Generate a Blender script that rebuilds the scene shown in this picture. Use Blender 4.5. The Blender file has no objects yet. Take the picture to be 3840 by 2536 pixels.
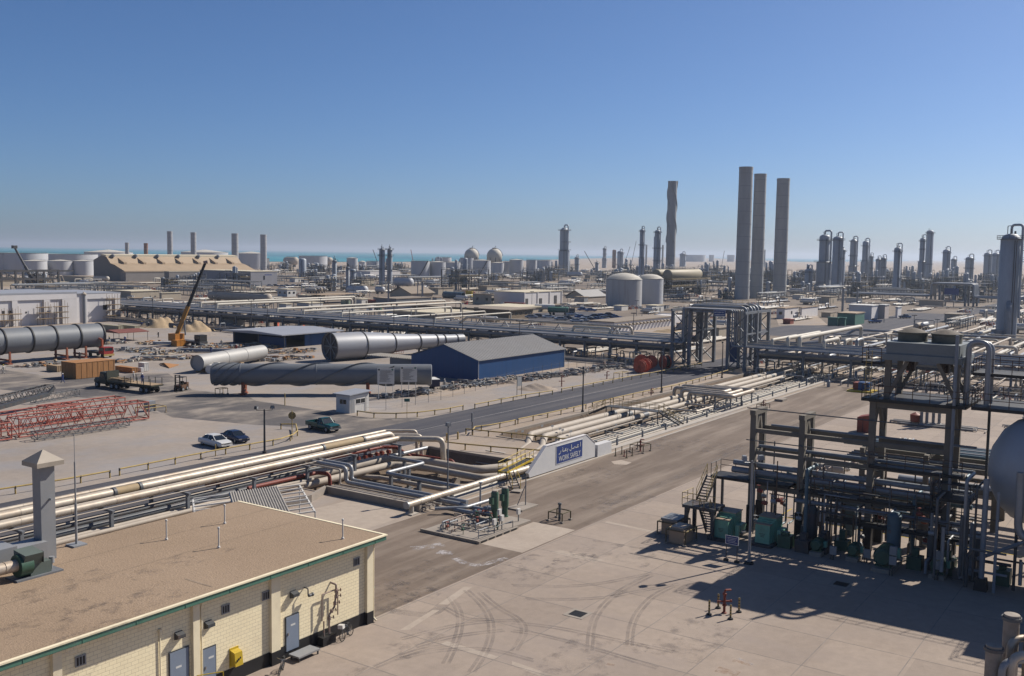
import bpy, math, random
from mathutils import Vector, Matrix
random.seed(7)
S = bpy.context.scene
COL = S.collection
R = math.radians

# ------------------------------------------------------------------ camera
HC, FPX, AZ, TILT, ROLL = 24.0, 3733.0, R(34.4), R(4.87), R(.83)
fw = Vector((math.cos(AZ)*math.cos(TILT), math.sin(AZ)*math.cos(TILT), -math.sin(TILT)))
r0 = Vector((math.sin(AZ), -math.cos(AZ), 0)); u0 = r0.cross(fw)
RX = r0*math.cos(ROLL)+u0*math.sin(ROLL); UX = -r0*math.sin(ROLL)+u0*math.cos(ROLL)
EYE = Vector((0, 0, HC))
cam = bpy.data.cameras.new('camera'); camo = bpy.data.objects.new('camera', cam); COL.objects.link(camo)
m = Matrix((RX, UX, -fw)).transposed().to_4x4(); m.translation = EYE; camo.matrix_world = m
cam.sensor_width = 36; cam.lens = 36*FPX/3840; cam.clip_start = .5; cam.clip_end = 90000
S.camera = camo
# ------------------------------------------------------------------ light
SUN_AZ, SUN_EL = R(-22), R(40)
sv = Vector((math.cos(SUN_AZ)*math.cos(SUN_EL), math.sin(SUN_AZ)*math.cos(SUN_EL), math.sin(SUN_EL)))
w = bpy.data.worlds.new('World'); S.world = w; w.use_nodes = True
nt = w.node_tree; nt.nodes.clear()
sky = nt.nodes.new('ShaderNodeTexSky'); sky.sky_type = 'NISHITA'; sky.sun_disc = False
sky.sun_elevation = SUN_EL; sky.sun_rotation = math.pi/2-SUN_AZ; sky.air_density = .7; sky.dust_density = .9; sky.ozone_density = 9; sky.altitude = 0
bg = nt.nodes.new('ShaderNodeBackground'); bg.inputs[1].default_value = .07
out = nt.nodes.new('ShaderNodeOutputWorld'); hs = nt.nodes.new('ShaderNodeHueSaturation'); hs.inputs['Saturation'].default_value = 1.03; nt.links.new(sky.outputs[0], hs.inputs['Color']); nt.links.new(hs.outputs[0], bg.inputs[0]); nt.links.new(bg.outputs[0], out.inputs[0])
sun = bpy.data.lights.new('sun', 'SUN'); sun.energy = 5.0; sun.angle = R(.53); sun.color = (1, .93, .83)
suno = bpy.data.objects.new('sun', sun); COL.objects.link(suno); suno.rotation_euler = sv.to_track_quat('Z', 'Y').to_euler(); suno.location = (0, 0, 80)
vs = S.view_settings; vs.view_transform = 'Standard'; vs.look = 'None'; vs.exposure = .42; vs.gamma = 1
S.cycles.max_bounces = 5; S.cycles.diffuse_bounces = 3; S.cycles.volume_bounces = 0

# ------------------------------------------------------------------ plan readings: survey sheet keys -> ground points
REG = dict(A=(0,880),B=(960,880),C=(1920,880),D=(2880,780),E=(0,1400),F=(960,1400),G=(1920,1400),H=(2880,1200),I=(0,1916),J=(960,1916),K=(1920,1916),L=(2880,1700))
def q(k, x, y):
    a, b = REG[k]; return a+x*960/2375, b+y*960/2375
def ray(k, x, y):
    x, y = q(k, x, y); return fw*FPX+RX*(x-1920)-UX*(y-1268)
def g(k, x, y, z=0):
    d = ray(k, x, y); return EYE+d*((z-HC)/d.z)
def onV(k, x, y, V):
    d = ray(k, x, y); return EYE+d*(V/d.y)
def onU(k, x, y, U):
    d = ray(k, x, y); return EYE+d*(U/d.x)
def proj(p):
    v = Vector(p)-EYE; w_ = v.dot(fw); return 1920+FPX*v.dot(RX)/w_, 1268-FPX*v.dot(UX)/w_
def hgt(p, k, y):
    ty = q(k, 0, y)[1]; lo, hi = -3, 150
    for _ in range(40):
        mm = (lo+hi)/2
        if proj((p[0], p[1], p[2]+mm))[1] > ty: lo = mm
        else: hi = mm
    return lo
def wid(k, x0, x1, p):        # real width across the view at point p
    return abs(x1-x0)*960/2375/FPX*(Vector(p)-EYE).dot(fw)
def run(p, ax, k, x):         # length along +U (0) or +V (1) from p until the line passes x
    tx = q(k, x, 0)[0]; lo, hi = 0, 400
    sgn = 1 if ax == 0 else -1
    for _ in range(40):
        mm = (lo+hi)/2; c = Vector(p); c[ax] += mm
        if (proj(c)[0]-tx)*sgn < 0: lo = mm
        else: hi = mm
    return lo

# ------------------------------------------------------------------ materials
MATS = {}
def mat(name, col, rough=.65, metal=0, var=.14, scale=1.2, dirt=None, bump=0, stretch=None, spec=.4):
    if name in MATS: return MATS[name]
    col = tuple(c*.71 for c in col)
    M = bpy.data.materials.new(name); M.use_nodes = True; t = M.node_tree; N = t.nodes; L = t.links
    b = N['Principled BSDF']; b.inputs['Roughness'].default_value = rough; b.inputs['Metallic'].default_value = metal
    b.inputs['Specular IOR Level'].default_value = spec
    ge = N.new('ShaderNodeNewGeometry'); mp = N.new('ShaderNodeMapping'); L.new(ge.outputs['Position'], mp.inputs[0])
    if stretch: mp.inputs['Scale'].default_value = stretch
    no = N.new('ShaderNodeTexNoise'); no.inputs['Scale'].default_value = scale; no.inputs['Detail'].default_value = 6; no.inputs['Roughness'].default_value = .65
    L.new(mp.outputs[0], no.inputs['Vector'])
    rp = N.new('ShaderNodeValToRGB'); e = rp.color_ramp.elements
    e[0].position = .3; e[1].position = .7
    e[0].color = tuple(max(0, c*(1-var)) for c in col)+(1,); e[1].color = tuple(min(1, c*(1+var)) for c in col)+(1,)
    L.new(no.outputs['Fac'], rp.inputs[0]); o = rp.outputs[0]
    if dirt:
        dc, amt, ds = dirt
        n2 = N.new('ShaderNodeTexNoise'); n2.inputs['Scale'].default_value = ds; n2.inputs['Detail'].default_value = 8; n2.inputs['Roughness'].default_value = .7
        L.new(mp.outputs[0], n2.inputs['Vector'])
        r2 = N.new('ShaderNodeMapRange'); r2.inputs[1].default_value = .48; r2.inputs[2].default_value = .72; r2.inputs[4].default_value = amt
        L.new(n2.outputs['Fac'], r2.inputs[0])
        mx = N.new('ShaderNodeMix'); mx.data_type = 'RGBA'; L.new(r2.outputs[0], mx.inputs[0]); L.new(o, mx.inputs[6]); mx.inputs[7].default_value = tuple(dc)+(1,); o = mx.outputs[2]
    L.new(o, b.inputs['Base Color'])
    if bump:
        bp = N.new('ShaderNodeBump'); bp.inputs['Strength'].default_value = bump; bp.inputs['Distance'].default_value = .05
        n3 = N.new('ShaderNodeTexNoise'); n3.inputs['Scale'].default_value = scale*6; n3.inputs['Detail'].default_value = 4
        L.new(ge.outputs['Position'], n3.inputs['Vector']); L.new(n3.outputs['Fac'], bp.inputs['Height']); L.new(bp.outputs[0], b.inputs['Normal'])
    MATS[name] = M; return M
RUST = (.16, .07, .035)
alu = mat('aluminium_cladding', (.60, .52, .42), .48, .2, .18, .8, ((.30, .21, .13), .75, .45))
aluB = mat('grey_cladding', (.36, .37, .385), .45, .25, .12, .8, ((.2, .19, .17), .4, .5))
cream_pipe = mat('dusty_pipe_lagging', (.52, .45, .37), .7, 0, .12, .9, ((.33, .26, .19), .5, .6))
grey_pipe = mat('grey_painted_pipe', (.27, .30, .34), .5, .1, .14, .7, ((.19, .17, .15), .5, .4))
dark_pipe = mat('dark_pipe', (.12, .13, .14), .55, .1, .2, .9, (RUST, .3, .7))
white_pipe = mat('pale_pipe', (.62, .57, .48), .6, 0, .1, .6, ((.4, .33, .25), .4, .4))
teal_pipe = mat('blue_grey_pipe', (.10, .17, .21), .5, .1, .15, .7)
steel = mat('grey_painted_steel', (.20, .215, .235), .55, .1, .15, 1.0, ((.14, .11, .09), .4, .8))
steel_dk = mat('dark_structural_steel', (.075, .08, .085), .6, .1, .25, 1.0, (RUST, .45, .9))
fireproof = mat('cement_fireproofing', (.21, .185, .15), .9, 0, .12, 1.0, ((.15, .13, .11), .5, .5), .15)
conc = mat('weathered_concrete', (.36, .31, .26), .9, 0, .12, .8, ((.2, .17, .14), .5, .6), .2)
conc_lt = mat('pale_concrete', (.5, .45, .39), .9, 0, .1, .8, ((.33, .28, .23), .4, .5))
yellow = mat('yellow_railing_paint', (.50, .36, .12), .6, 0, .18, 1.2, ((.25, .17, .08), .55, 1.5))
ybright = mat('bright_yellow_paint', (.62, .43, .03), .5, 0, .1, 1.5)
black = mat('black_paint', (.018, .018, .02), .6, 0, .2, 2)
rubber = mat('tyre_rubber', (.02, .02, .02), .85, 0, .2, 3)
red_pipe = mat('fire_water_red', (.26, .05, .03), .6, 0, .2, 1.2, ((.14, .06, .04), .6, 1.2))
red_steel = mat('red_lattice_paint', (.40, .095, .065), .55, 0, .18, .8, ((.25, .07, .05), .5, .9))
green = mat('green_machine_paint', (.055, .13, .085), .5, 0, .15, 1.5, ((.04, .06, .045), .5, 1.2))
mint = mat('mint_cabinet_paint', (.22, .50, .36), .5, 0, .12, 1.2, ((.14, .17, .12), .5, 1.1))
tanbox = mat('tan_box_paint', (.46, .34, .24), .6, 0, .12, 1.2, ((.2, .14, .1), .5, 1.2))
white = mat('white_paint', (.72, .70, .66), .7, 0, .06, .7, ((.5, .45, .38), .4, .5))
white_b = mat('bright_white_wall', (.78, .75, .74), .8, 0, .05, .4, ((.55, .5, .45), .3, .3))
blue_wall = mat('blue_sheet_cladding', (.012, .075, .22), .5, .1, .1, .5, ((.03, .06, .15), .4, .3), stretch=(6, 6, .3))
sign_blue = mat('blue_sign_face', (.018, .05, .22), .5, 0, .08, 1)
sign_white = mat('white_lettering', (.75, .75, .72), .6, 0, .04, 1)
glass = mat('dark_glass', (.015, .02, .025), .12, 0, .1, 2, spec=.6)
chrome = mat('bright_metal', (.6, .6, .6), .25, .9, .05, 2)
tank_w = mat('tank_shell_paint', (.58, .59, .61), .55, .05, .07, .12, ((.27, .26, .26), .45, .12), stretch=(1, 1, .25))
tank_roof = mat('tank_roof_paint', (.62, .58, .5), .7, 0, .08, .3, ((.4, .35, .28), .4, .3))
tower_m = mat('tower_cladding', (.42, .46, .51), .55, .1, .10, .25, ((.2, .2, .2), .4, .3), stretch=(1, 1, .3))
stackc = mat('concrete_chimney', (.42, .43, .43), .85, 0, .1, .25, ((.2, .19, .18), .6, .12), stretch=(1, 1, .15))
cream_hall = mat('cream_wall', (.5, .43, .33), .8, 0, .08, .4, ((.36, .28, .2), .4, .3))
tan_roof = mat('tan_sheet_roof', (.42, .31, .20), .7, 0, .1, .12, ((.3, .2, .12), .4, .2))
brown_roof = mat('brown_gravel_roof', (.30, .245, .19), .9, 0, .14, .4, ((.2, .15, .11), .5, .2))
pale_roof = mat('pale_yellow_roof', (.68, .60, .44), .8, 0, .06, .3, ((.5, .42, .3), .4, .2))
orange_m = mat('orange_timber_crate', (.42, .20, .07), .75, 0, .2, .8, ((.3, .13, .05), .5, 1.0), stretch=(3, 3, .4))
orange_p = mat('orange_machine_paint', (.55, .22, .03), .5, 0, .12, 1.5, ((.3, .14, .05), .4, 1.5))
red_p = mat('red_machine_paint', (.35, .03, .025), .5, 0, .12, 1.5)
wood = mat('raw_timber', (.42, .30, .18), .85, 0, .2, 2, ((.25, .17, .1), .5, 2))
vessel_g = mat('vessel_grey_paint', (.19, .205, .225), .55, .05, .08, .3, ((.17, .165, .16), .45, .25))
sandm = mat('sand_heap', (.46, .34, .21), .95, 0, .16, .6, ((.33, .24, .15), .5, .5), .5)

# ------------------------------------------------------------------ mesh builder
class MB:
    def __init__(s): s.v = []; s.f = []; s.mi = []; s.sm = []; s.cur = 0
    def add(s, vs, fs, smooth=False):
        b = len(s.v); s.v += [tuple(p) for p in vs]; s.f += [tuple(b+i for i in f) for f in fs]
        s.mi += [s.cur]*len(fs); s.sm += [smooth]*len(fs)
        return s
    def box(s, c, d, rz=0, taper=1):
        x, y, z = d[0]/2, d[1]/2, d[2]/2; ca, sa = math.cos(rz), math.sin(rz); P = []
        for k, tz in ((-z, 1), (z, taper)):
            for a, b in ((-x, -y), (x, -y), (x, y), (-x, y)):
                a *= tz; b *= tz; P.append((c[0]+a*ca-b*sa, c[1]+a*sa+b*ca, c[2]+k))
        return s.add(P, [(0,3,2,1),(4,5,6,7),(0,1,5,4),(1,2,6,5),(2,3,7,6),(3,0,4,7)])
    def mm(s, a, b): return s.box([(a[i]+b[i])/2 for i in range(3)], [abs(b[i]-a[i]) for i in range(3)])
    def beam(s, p, p2, w_, h_=None):
        p, p2 = Vector(p), Vector(p2); h_ = h_ or w_; d = p2-p
        if d.length < 1e-6: return s
        d.normalize(); side = d.cross(Vector((0, 0, 1)))
        side = Vector((1, 0, 0)) if side.length < 1e-3 else side.normalized()
        up = side.cross(d); P = []
        for o in (p, p2):
            for a, b in ((-1, -1), (1, -1), (1, 1), (-1, 1)): P.append(o+side*a*w_/2+up*b*h_/2)
        return s.add(P, [(0,1,2,3),(7,6,5,4),(0,4,5,1),(1,5,6,2),(2,6,7,3),(3,7,4,0)])
    def tube(s, p, p2, r, r2=None, n=10, caps=True):
        p, p2 = Vector(p), Vector(p2); r2 = r if r2 is None else r2; d = (p2-p)
        if d.length < 1e-6: return s
        d.normalize(); a = d.orthogonal().normalized(); b = d.cross(a); P = []
        for o, rr in ((p, r), (p2, r2)):
            for i in range(n):
                t = 2*math.pi*i/n; P.append(o+(a*math.cos(t)+b*math.sin(t))*rr)
        s.add(P, [(i, (i+1) % n, n+(i+1) % n, n+i) for i in range(n)], True)
        if caps: s.add(P[:n], [tuple(range(n-1, -1, -1))]); s.add(P[n:], [tuple(range(n))])
        return s
    def pipe(s, pts, r, n=10, bend=2.6, seg=5):
        pts = [Vector(p) for p in pts]; path = [pts[0]]
        for i in range(1, len(pts)-1):
            a, b, c = pts[i-1], pts[i], pts[i+1]; d1 = (a-b); d2 = (c-b)
            ang = d1.angle(d2, math.pi)
            if ang > 3.05 or ang < .1: path.append(b); continue
            t = min(r*bend/math.tan(ang/2), d1.length*.48, d2.length*.48); d1.normalize(); d2.normalize()
            p1 = b+d1*t; p2 = b+d2*t
            for k in range(seg+1):
                u = k/seg; path.append(p1*(1-u)**2+b*2*u*(1-u)+p2*u*u)
        path.append(pts[-1]); rings = []; a = None
        for i, p in enumerate(path):
            d = (path[min(i+1, len(path)-1)]-path[max(i-1, 0)]).normalized()
            a = d.orthogonal().normalized() if a is None else (a-d*a.dot(d)).normalized()
            b = d.cross(a); rings.append([p+(a*math.cos(2*math.pi*k/n)+b*math.sin(2*math.pi*k/n))*r for k in range(n)])
        P = [x for rg in rings for x in rg]; F = []
        for i in range(len(rings)-1):
            for k in range(n): F.append((i*n+k, i*n+(k+1) % n, (i+1)*n+(k+1) % n, (i+1)*n+k))
        s.add(P, F, True); s.add(rings[0], [tuple(range(n-1, -1, -1))]); s.add(rings[-1], [tuple(range(n))])
        return s
    def lathe(s, prof, c=(0,0,0), n=24, ax='z', smooth=True, arc=None):
        P = []; F = []; k = len(prof); full = arc is None; m_ = n if full else n+1
        for i in range(m_):
            t = 2*math.pi*i/n if full else arc[0]+(arc[1]-arc[0])*i/n
            for r, h in prof:
                x, y = r*math.cos(t), r*math.sin(t)
                p = (x, y, h) if ax == 'z' else ((h, x, y) if ax == 'x' else (y, h, x))
                P.append((c[0]+p[0], c[1]+p[1], c[2]+p[2]))
        for i in range(n):
            j = (i+1) % m_
            for a in range(k-1): F.append((i*k+a, j*k+a, j*k+a+1, i*k+a+1))
        return s.add(P, F, smooth)
    def prism(s, poly, z0, z1):
        n = len(poly); A = sum(poly[i][0]*poly[(i+1) % n][1]-poly[(i+1) % n][0]*poly[i][1] for i in range(n))
        if A < 0: poly = poly[::-1]
        P = [(x, y, z0) for x, y in poly]+[(x, y, z1) for x, y in poly]
        return s.add(P, [tuple(range(n-1, -1, -1)), tuple(range(n, 2*n))]+[(i, (i+1) % n, n+(i+1) % n, n+i) for i in range(n)])
    def prof(s, poly, ax, a, b):      # polygon in (other, z) swept along axis ax from a to b
        n = len(poly); A = sum(poly[i][0]*poly[(i+1) % n][1]-poly[(i+1) % n][0]*poly[i][1] for i in range(n))
        if (A < 0) != (ax == 1): poly = poly[::-1]
        f = (lambda t, o, z: (t, o, z)) if ax == 0 else (lambda t, o, z: (o, t, z))
        P = [f(a, o, z) for o, z in poly]+[f(b, o, z) for o, z in poly]
        return s.add(P, [tuple(range(n-1, -1, -1)), tuple(range(n, 2*n))]+[(i, (i+1) % n, n+(i+1) % n, n+i) for i in range(n)])
    def quad(s, *p): return s.add(p, [tuple(range(len(p)))])
    def rails(s, pts, h=1.05, r=.03, post=1.6, n=6, mid=True, closed=False):
        pts = [Vector(p) for p in pts]+([Vector(pts[0])] if closed else [])
        for a, b in zip(pts, pts[1:]):
            for hh in ((h, h*.55) if mid else (h,)): s.tube(a+Vector((0, 0, hh)), b+Vector((0, 0, hh)), r, n=n, caps=False)
            k = max(1, round((b-a).length/post))
            for i in range(k+1): c = a.lerp(b, i/k); s.tube(c, c+Vector((0, 0, h)), r, n=n, caps=False)
        return s

OFF = {}
def reg(o, off): OFF[o.name] = off
def obj(name, mb, m_, parent=None, label=None, origin=None):
    off = Vector(OFF[parent.name]) if parent else (Vector(origin) if origin else None)
    if off is None:
        xs = [p[0] for p in mb.v]; ys = [p[1] for p in mb.v]; zs = [p[2] for p in mb.v]
        off = Vector(((min(xs)+max(xs))/2, (min(ys)+max(ys))/2, min(zs)))
    me = bpy.data.meshes.new(name); me.from_pydata([tuple(Vector(p)-off) for p in mb.v], [], mb.f)
    for mm_ in (m_ if isinstance(m_, (list, tuple)) else [m_]): me.materials.append(mm_)
    me.polygons.foreach_set('material_index', mb.mi); me.polygons.foreach_set('use_smooth', mb.sm); me.update(); me.set_sharp_from_angle(angle=R(38))
    o = bpy.data.objects.new(name, me); COL.objects.link(o)
    if parent: o.parent = parent
    else: o.location = off
    if label: o['label'] = label
    reg(o, off); return o
def tag(o, label, cat, group=None, kind=None):
    if label: o['label'] = label
    if cat: o['category'] = cat
    if group: o['group'] = group
    if kind: o['kind'] = kind
    return o
def thing(name, label, cat, loc=(0,0,0), group=None, rz=0, local=False):
    o = bpy.data.objects.new(name, None); COL.objects.link(o); o.empty_display_size = .3
    o.location = loc; o.rotation_euler = (0, 0, rz); reg(o, Vector((0, 0, 0)) if local else Vector(loc))
    return tag(o, label, cat, group)
def one(name, mb, m_, label, cat, group=None): return tag(obj(name, mb, m_), label, cat, group)
def struct(name, mb, m_): return tag(obj(name, mb, m_, origin=(0, 0, 0)), None, None, None, 'structure')
KIDS = {}
def dup(o, parent=None, loc=None, rz=None, label=None, group=None, scale=None):
    c = o.copy(); COL.objects.link(c)
    if parent: c.parent = parent
    if loc is not None: c.location = loc
    if rz is not None: c.rotation_euler = (0, 0, rz)
    if scale: c.scale = scale
    if label: c['label'] = label
    if group: c['group'] = group
    if o.name not in KIDS:
        by = {}
        for x in bpy.data.objects:
            if x.parent: by.setdefault(x.parent.name, []).append(x)
        def fill(a):
            KIDS[a.name] = by.get(a.name, [])
            for x in KIDS[a.name]: fill(x)
        fill(o)
    for x in KIDS[o.name]: dup(x, c)
    return c
def ordinal(i): return ['first','second','third','fourth','fifth','sixth','seventh','eighth','ninth','tenth','eleventh','twelfth','thirteenth','fourteenth','fifteenth','sixteenth','seventeenth','eighteenth','nineteenth','twentieth'][i]
# ================================================================== SETTING
def nodes_of(name):
    M = bpy.data.materials.new(name); M.use_nodes = True; return M, M.node_tree.nodes, M.node_tree.links, M.node_tree.nodes['Principled BSDF']
def noise(N, L, src, sc, det=6, ro=.6):
    n = N.new('ShaderNodeTexNoise'); n.inputs['Scale'].default_value = sc; n.inputs['Detail'].default_value = det; n.inputs['Roughness'].default_value = ro
    L.new(src, n.inputs['Vector']); return n.outputs['Fac']
def ramp(N, L, f, stops):
    r_ = N.new('ShaderNodeValToRGB'); e = r_.color_ramp.elements
    while len(e) < len(stops): e.new(.5)
    for i, (p, c) in enumerate(stops): e[i].position = p; e[i].color = tuple(c)+(1,) if len(c) == 3 else c
    L.new(f, r_.inputs[0]); return r_.outputs[0]
def mix(N, L, f, a, b, mode='MIX'):
    x = N.new('ShaderNodeMix'); x.data_type = 'RGBA'; x.blend_type = mode
    for v, i in ((f, 0), (a, 6), (b, 7)):
        if hasattr(v, 'is_output'): L.new(v, x.inputs[i])
        elif isinstance(v, (int, float)): x.inputs[i].default_value = v
        else: x.inputs[i].default_value = tuple(v)+(1,)
    return x.outputs[2]
def surface(name, c0, c1, c2, big=.05, fine=1.6, slab=None, bumps=.3, rough=.92, streak=None):
    M, N, L, b = nodes_of(name); ge = N.new('ShaderNodeNewGeometry'); P = ge.outputs['Position']
    col = ramp(N, L, noise(N, L, P, big, 9, .62), [(.3, c0), (.5, c1), (.72, c2)])
    f2 = noise(N, L, P, fine, 8, .7)
    col = mix(N, L, .35, col, ramp(N, L, f2, [(.25, tuple(x*.62 for x in c1)), (.75, tuple(min(1, x*1.35) for x in c1))]))
    if slab:
        mp = N.new('ShaderNodeVectorMath'); mp.operation = 'ADD'; mp.inputs[1].default_value = (-slab[1], -slab[2], 0); L.new(P, mp.inputs[0])
        dv = N.new('ShaderNodeVectorMath'); dv.operation = 'DIVIDE'; dv.inputs[1].default_value = (slab[0], slab[0], 1e6); L.new(mp.outputs[0], dv.inputs[0])
        fl = N.new('ShaderNodeVectorMath'); fl.operation = 'FLOOR'; L.new(dv.outputs[0], fl.inputs[0])
        wn = N.new('ShaderNodeTexWhiteNoise'); L.new(fl.outputs[0], wn.inputs['Vector'])
        col = mix(N, L, 1.0, col, ramp(N, L, wn.outputs['Value'], [(0, (.86, .86, .87)), (.8, (1, 1, 1)), (1, (1.0, 1.0, 1.0))]), 'MULTIPLY')
    if streak:
        mp = N.new('ShaderNodeMapping'); mp.inputs['Scale'].default_value = streak[0]; L.new(P, mp.inputs[0])
        col = mix(N, L, ramp(N, L, noise(N, L, mp.outputs[0], 1, 7, .6), [(.46, (0, 0, 0)), (.75, (streak[2],)*3)]), col, streak[1])
    L.new(col, b.inputs['Base Color']); b.inputs['Roughness'].default_value = rough; b.inputs['Specular IOR Level'].default_value = .25
    bp = N.new('ShaderNodeBump'); bp.inputs['Strength'].default_value = bumps; bp.inputs['Distance'].default_value = .04
    L.new(noise(N, L, P, 9, 4), bp.inputs['Height']); L.new(bp.outputs[0], b.inputs['Normal'])
    return M
_sf = surface
def surface(name, c0, c1, c2, *a, **k): f = lambda c: tuple(x*y for x, y in zip(c, (.665, .62, .585))); return _sf(name, f(c0), f(c1), f(c2), *a, **k)
m_ground = surface('desert_ground', (.34, .285, .235), (.44, .375, .305), (.54, .47, .39), .035, .9, bumps=.5, streak=((.05, .11, 1), (.27, .25, .245), .7))
m_conc = surface('yard_concrete', (.37, .315, .265), (.45, .39, .335), (.52, .46, .40), .07, 1.3, slab=(5.08, 1.0, 2.4), streak=((.3, .14, 1), (.25, .205, .175), .8))
m_brown = surface('old_brown_asphalt', (.165, .132, .108), (.21, .172, .142), (.28, .23, .19), .09, 1.5, streak=((.05, .5, 1), (.34, .28, .225), .55))
m_road = surface('grey_asphalt', (.064, .070, .092), (.080, .085, .108), (.115, .115, .13), .06, 1.4, streak=((.03, .5, 1), (.17, .155, .145), .4))
m_worn = surface('dusty_asphalt', (.085, .088, .102), (.135, .132, .138), (.28, .25, .22), .07, 1.1, streak=((.12, .2, 1), (.40, .34, .275), .75))
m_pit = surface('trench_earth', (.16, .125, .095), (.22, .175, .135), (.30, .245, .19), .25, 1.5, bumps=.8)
m_pale = surface('pale_washed_slab', (.43, .38, .33), (.50, .445, .385), (.55, .50, .44), .2, 1.2)
# ground: one sheet to the horizon, open where the pipe trenches are cut
gu = [-26000, 70, 94.5, 105.5, 208, 26000]; gv = [-26000, 58.7, 74.5, 77, 26000]
mb = MB(); idx = {}
for i, a in enumerate(gu):
    for j, b in enumerate(gv): idx[i, j] = len(mb.v); mb.v.append((a, b, 0))
for i in range(5):
    for j in range(4):
        if (i == 1 and j in (1, 2)) or (i == 3 and j == 1): continue
        mb.add([], []); mb.f.append((idx[i, j], idx[i+1, j], idx[i+1, j+1], idx[i, j+1])); mb.mi.append(0); mb.sm.append(False)
struct('ground', mb, m_ground)
mb = MB()
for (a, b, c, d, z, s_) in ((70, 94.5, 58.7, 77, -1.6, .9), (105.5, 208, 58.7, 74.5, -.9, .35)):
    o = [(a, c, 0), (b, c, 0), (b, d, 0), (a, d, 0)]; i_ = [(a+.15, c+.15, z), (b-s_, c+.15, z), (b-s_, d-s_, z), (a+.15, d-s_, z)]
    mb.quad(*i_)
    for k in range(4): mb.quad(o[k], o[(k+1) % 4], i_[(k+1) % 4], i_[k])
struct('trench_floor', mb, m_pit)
def sheet(name, poly, z, m_): mb = MB(); mb.add([(x, y, z) for x, y in poly], [tuple(range(len(poly)))] if sum(poly[i][0]*poly[(i+1) % len(poly)][1]-poly[(i+1) % len(poly)][0]*poly[i][1] for i in range(len(poly))) > 0 else [tuple(range(len(poly)))[::-1]]); return struct(name, mb, m_)
def rect(a, b, c, d): return [(a, c), (b, c), (b, d), (a, d)]
m_yard = surface('grey_yard_sand', (.30, .275, .255), (.39, .355, .32), (.50, .45, .40), .05, 1.0, bumps=.5, streak=((.10, .13, 1), (.22, .22, .235), .8))
sheet_later = [(20, 90.9), (196, 90.9), (196, 288), (60, 288), (20, 200)]
sheet('yard_sand', sheet_later, .003, m_yard); sheet('asphalt_lane', rect(-80, 196, 43.2, 57.3), .005, m_brown)
sheet('concrete_yard', rect(-80, 300, -120, 43.2), .009, m_conc)
sheet('road', rect(-120, 760, 79.7, 90.9), .005, m_road)
def gp(*a): return [tuple(g(*p)[:2]) for p in a]
mb = MB(); mb.mm((98, 85.2, .005), (300, 85.34, .0095)); struct('road_centre_line', mb, mat('faded_line_paint', (.32, .30, .28), .8, 0, .3, .8))
sheet('junction_pavement', [(92.6, 90.8), (93.6, 98.5), (93.2, 102.5)]+gp(('F',0,480),('E',1600,410),('E',1350,300),('E',900,240),('E',0,150),('A',0,1250),('A',560,1330),('A',1300,1290),('A',1560,1290),('A',1780,1440),('A',2300,1500),('F',0,256),('F',700,362),('F',935,402),('F',1300,418),('F',1480,416))+[(110.5, 90.8)], .009, m_worn)
sheet('parking_lot', gp(('C',380,830),('C',700,835),('C',1060,765),('C',700,715),('C',150,730),('C',150,800)), .006, m_road)
sheet('plant_road', [(296, 90.9), (470, 90.9), (470, 104), (362, 106), (345, 118), (296, 118)], .006, m_road)
sheet('wash_slab', [(65.2, 43.35), (73.5, 43.35), (73.5, 47.7), (65.2, 47.7)], .0125, m_pale)
sheet('pale_apron', [(55, 58), (69.5, 58), (69.5, 66), (60, 67), (52, 64)], .005, m_pale)
sheet('compound_path', gp(('B',1250,1500),('B',1700,1420),('B',2375,1300),('C',600,1180),('C',950,1215),('C',0,1400),('B',1800,1500)), .006, m_ground)
# sea
Mw, N, L, b = nodes_of('sea_water'); b.inputs['Roughness'].default_value = .35
ge = N.new('ShaderNodeNewGeometry'); mp = N.new('ShaderNodeMapping'); mp.inputs['Rotation'].default_value = (0, 0, R(-35)); mp.inputs['Scale'].default_value = (.0012, .00012, 1); L.new(ge.outputs['Position'], mp.inputs[0])
L.new(ramp(N, L, noise(N, L, mp.outputs[0], 1.3, 5), [(.35, (.01, .125, .165)), (.62, (.024, .22, .24))]), b.inputs['Base Color'])
b.inputs['Specular IOR Level'].default_value = .12
coast = gp(('A',-1500,240),('A',0,240),('A',1500,250),('B',1100,255),('C',0,246),('C',700,222),('C',1500,205),('D',300,500),('D',1300,494))
a0 = math.atan2(coast[-1][1], coast[-1][0]); a1 = math.atan2(coast[0][1], coast[0][0])
poly = coast[::-1]+[(26000*math.cos(a1+(a0-a1)*k/30), 26000*math.sin(a1+(a0-a1)*k/30)) for k in range(31)]
sheet('sea', poly, .4, Mw)
# joints, paint and marks on the yard
mj = mat('joint_sealant', (.28, .24, .21), .95, var=.25, scale=.7)
mb = MB()
for k in range(-8, 42):
    u = 41.55+5.08*k; mb.mm((u-.03, -60, .009), (u+.03, 43.2, .0135))
for k in range(-20, 1):
    v = 42.95+5.02*k; mb.mm((-40, v-.03, .009), (260, v+.03, .0133))
struct('pavement_joints', mb, mj)
Mt, N, L, b = nodes_of('tyre_rubber_marks'); ge = N.new('ShaderNodeNewGeometry'); b.inputs['Base Color'].default_value = (.17, .145, .135, 1); b.inputs['Roughness'].default_value = .9
tr = N.new('ShaderNodeBsdfTransparent'); mxs = N.new('ShaderNodeMixShader')
L.new(ramp(N, L, noise(N, L, ge.outputs['Position'], .5, 6, .7), [(.35, (.02,)*3), (.75, (.42,)*3)]), mxs.inputs[0]); L.new(tr.outputs[0], mxs.inputs[1]); L.new(b.outputs[0], mxs.inputs[2]); L.new(mxs.outputs[0], N['Material Output'].inputs[0])
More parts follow.
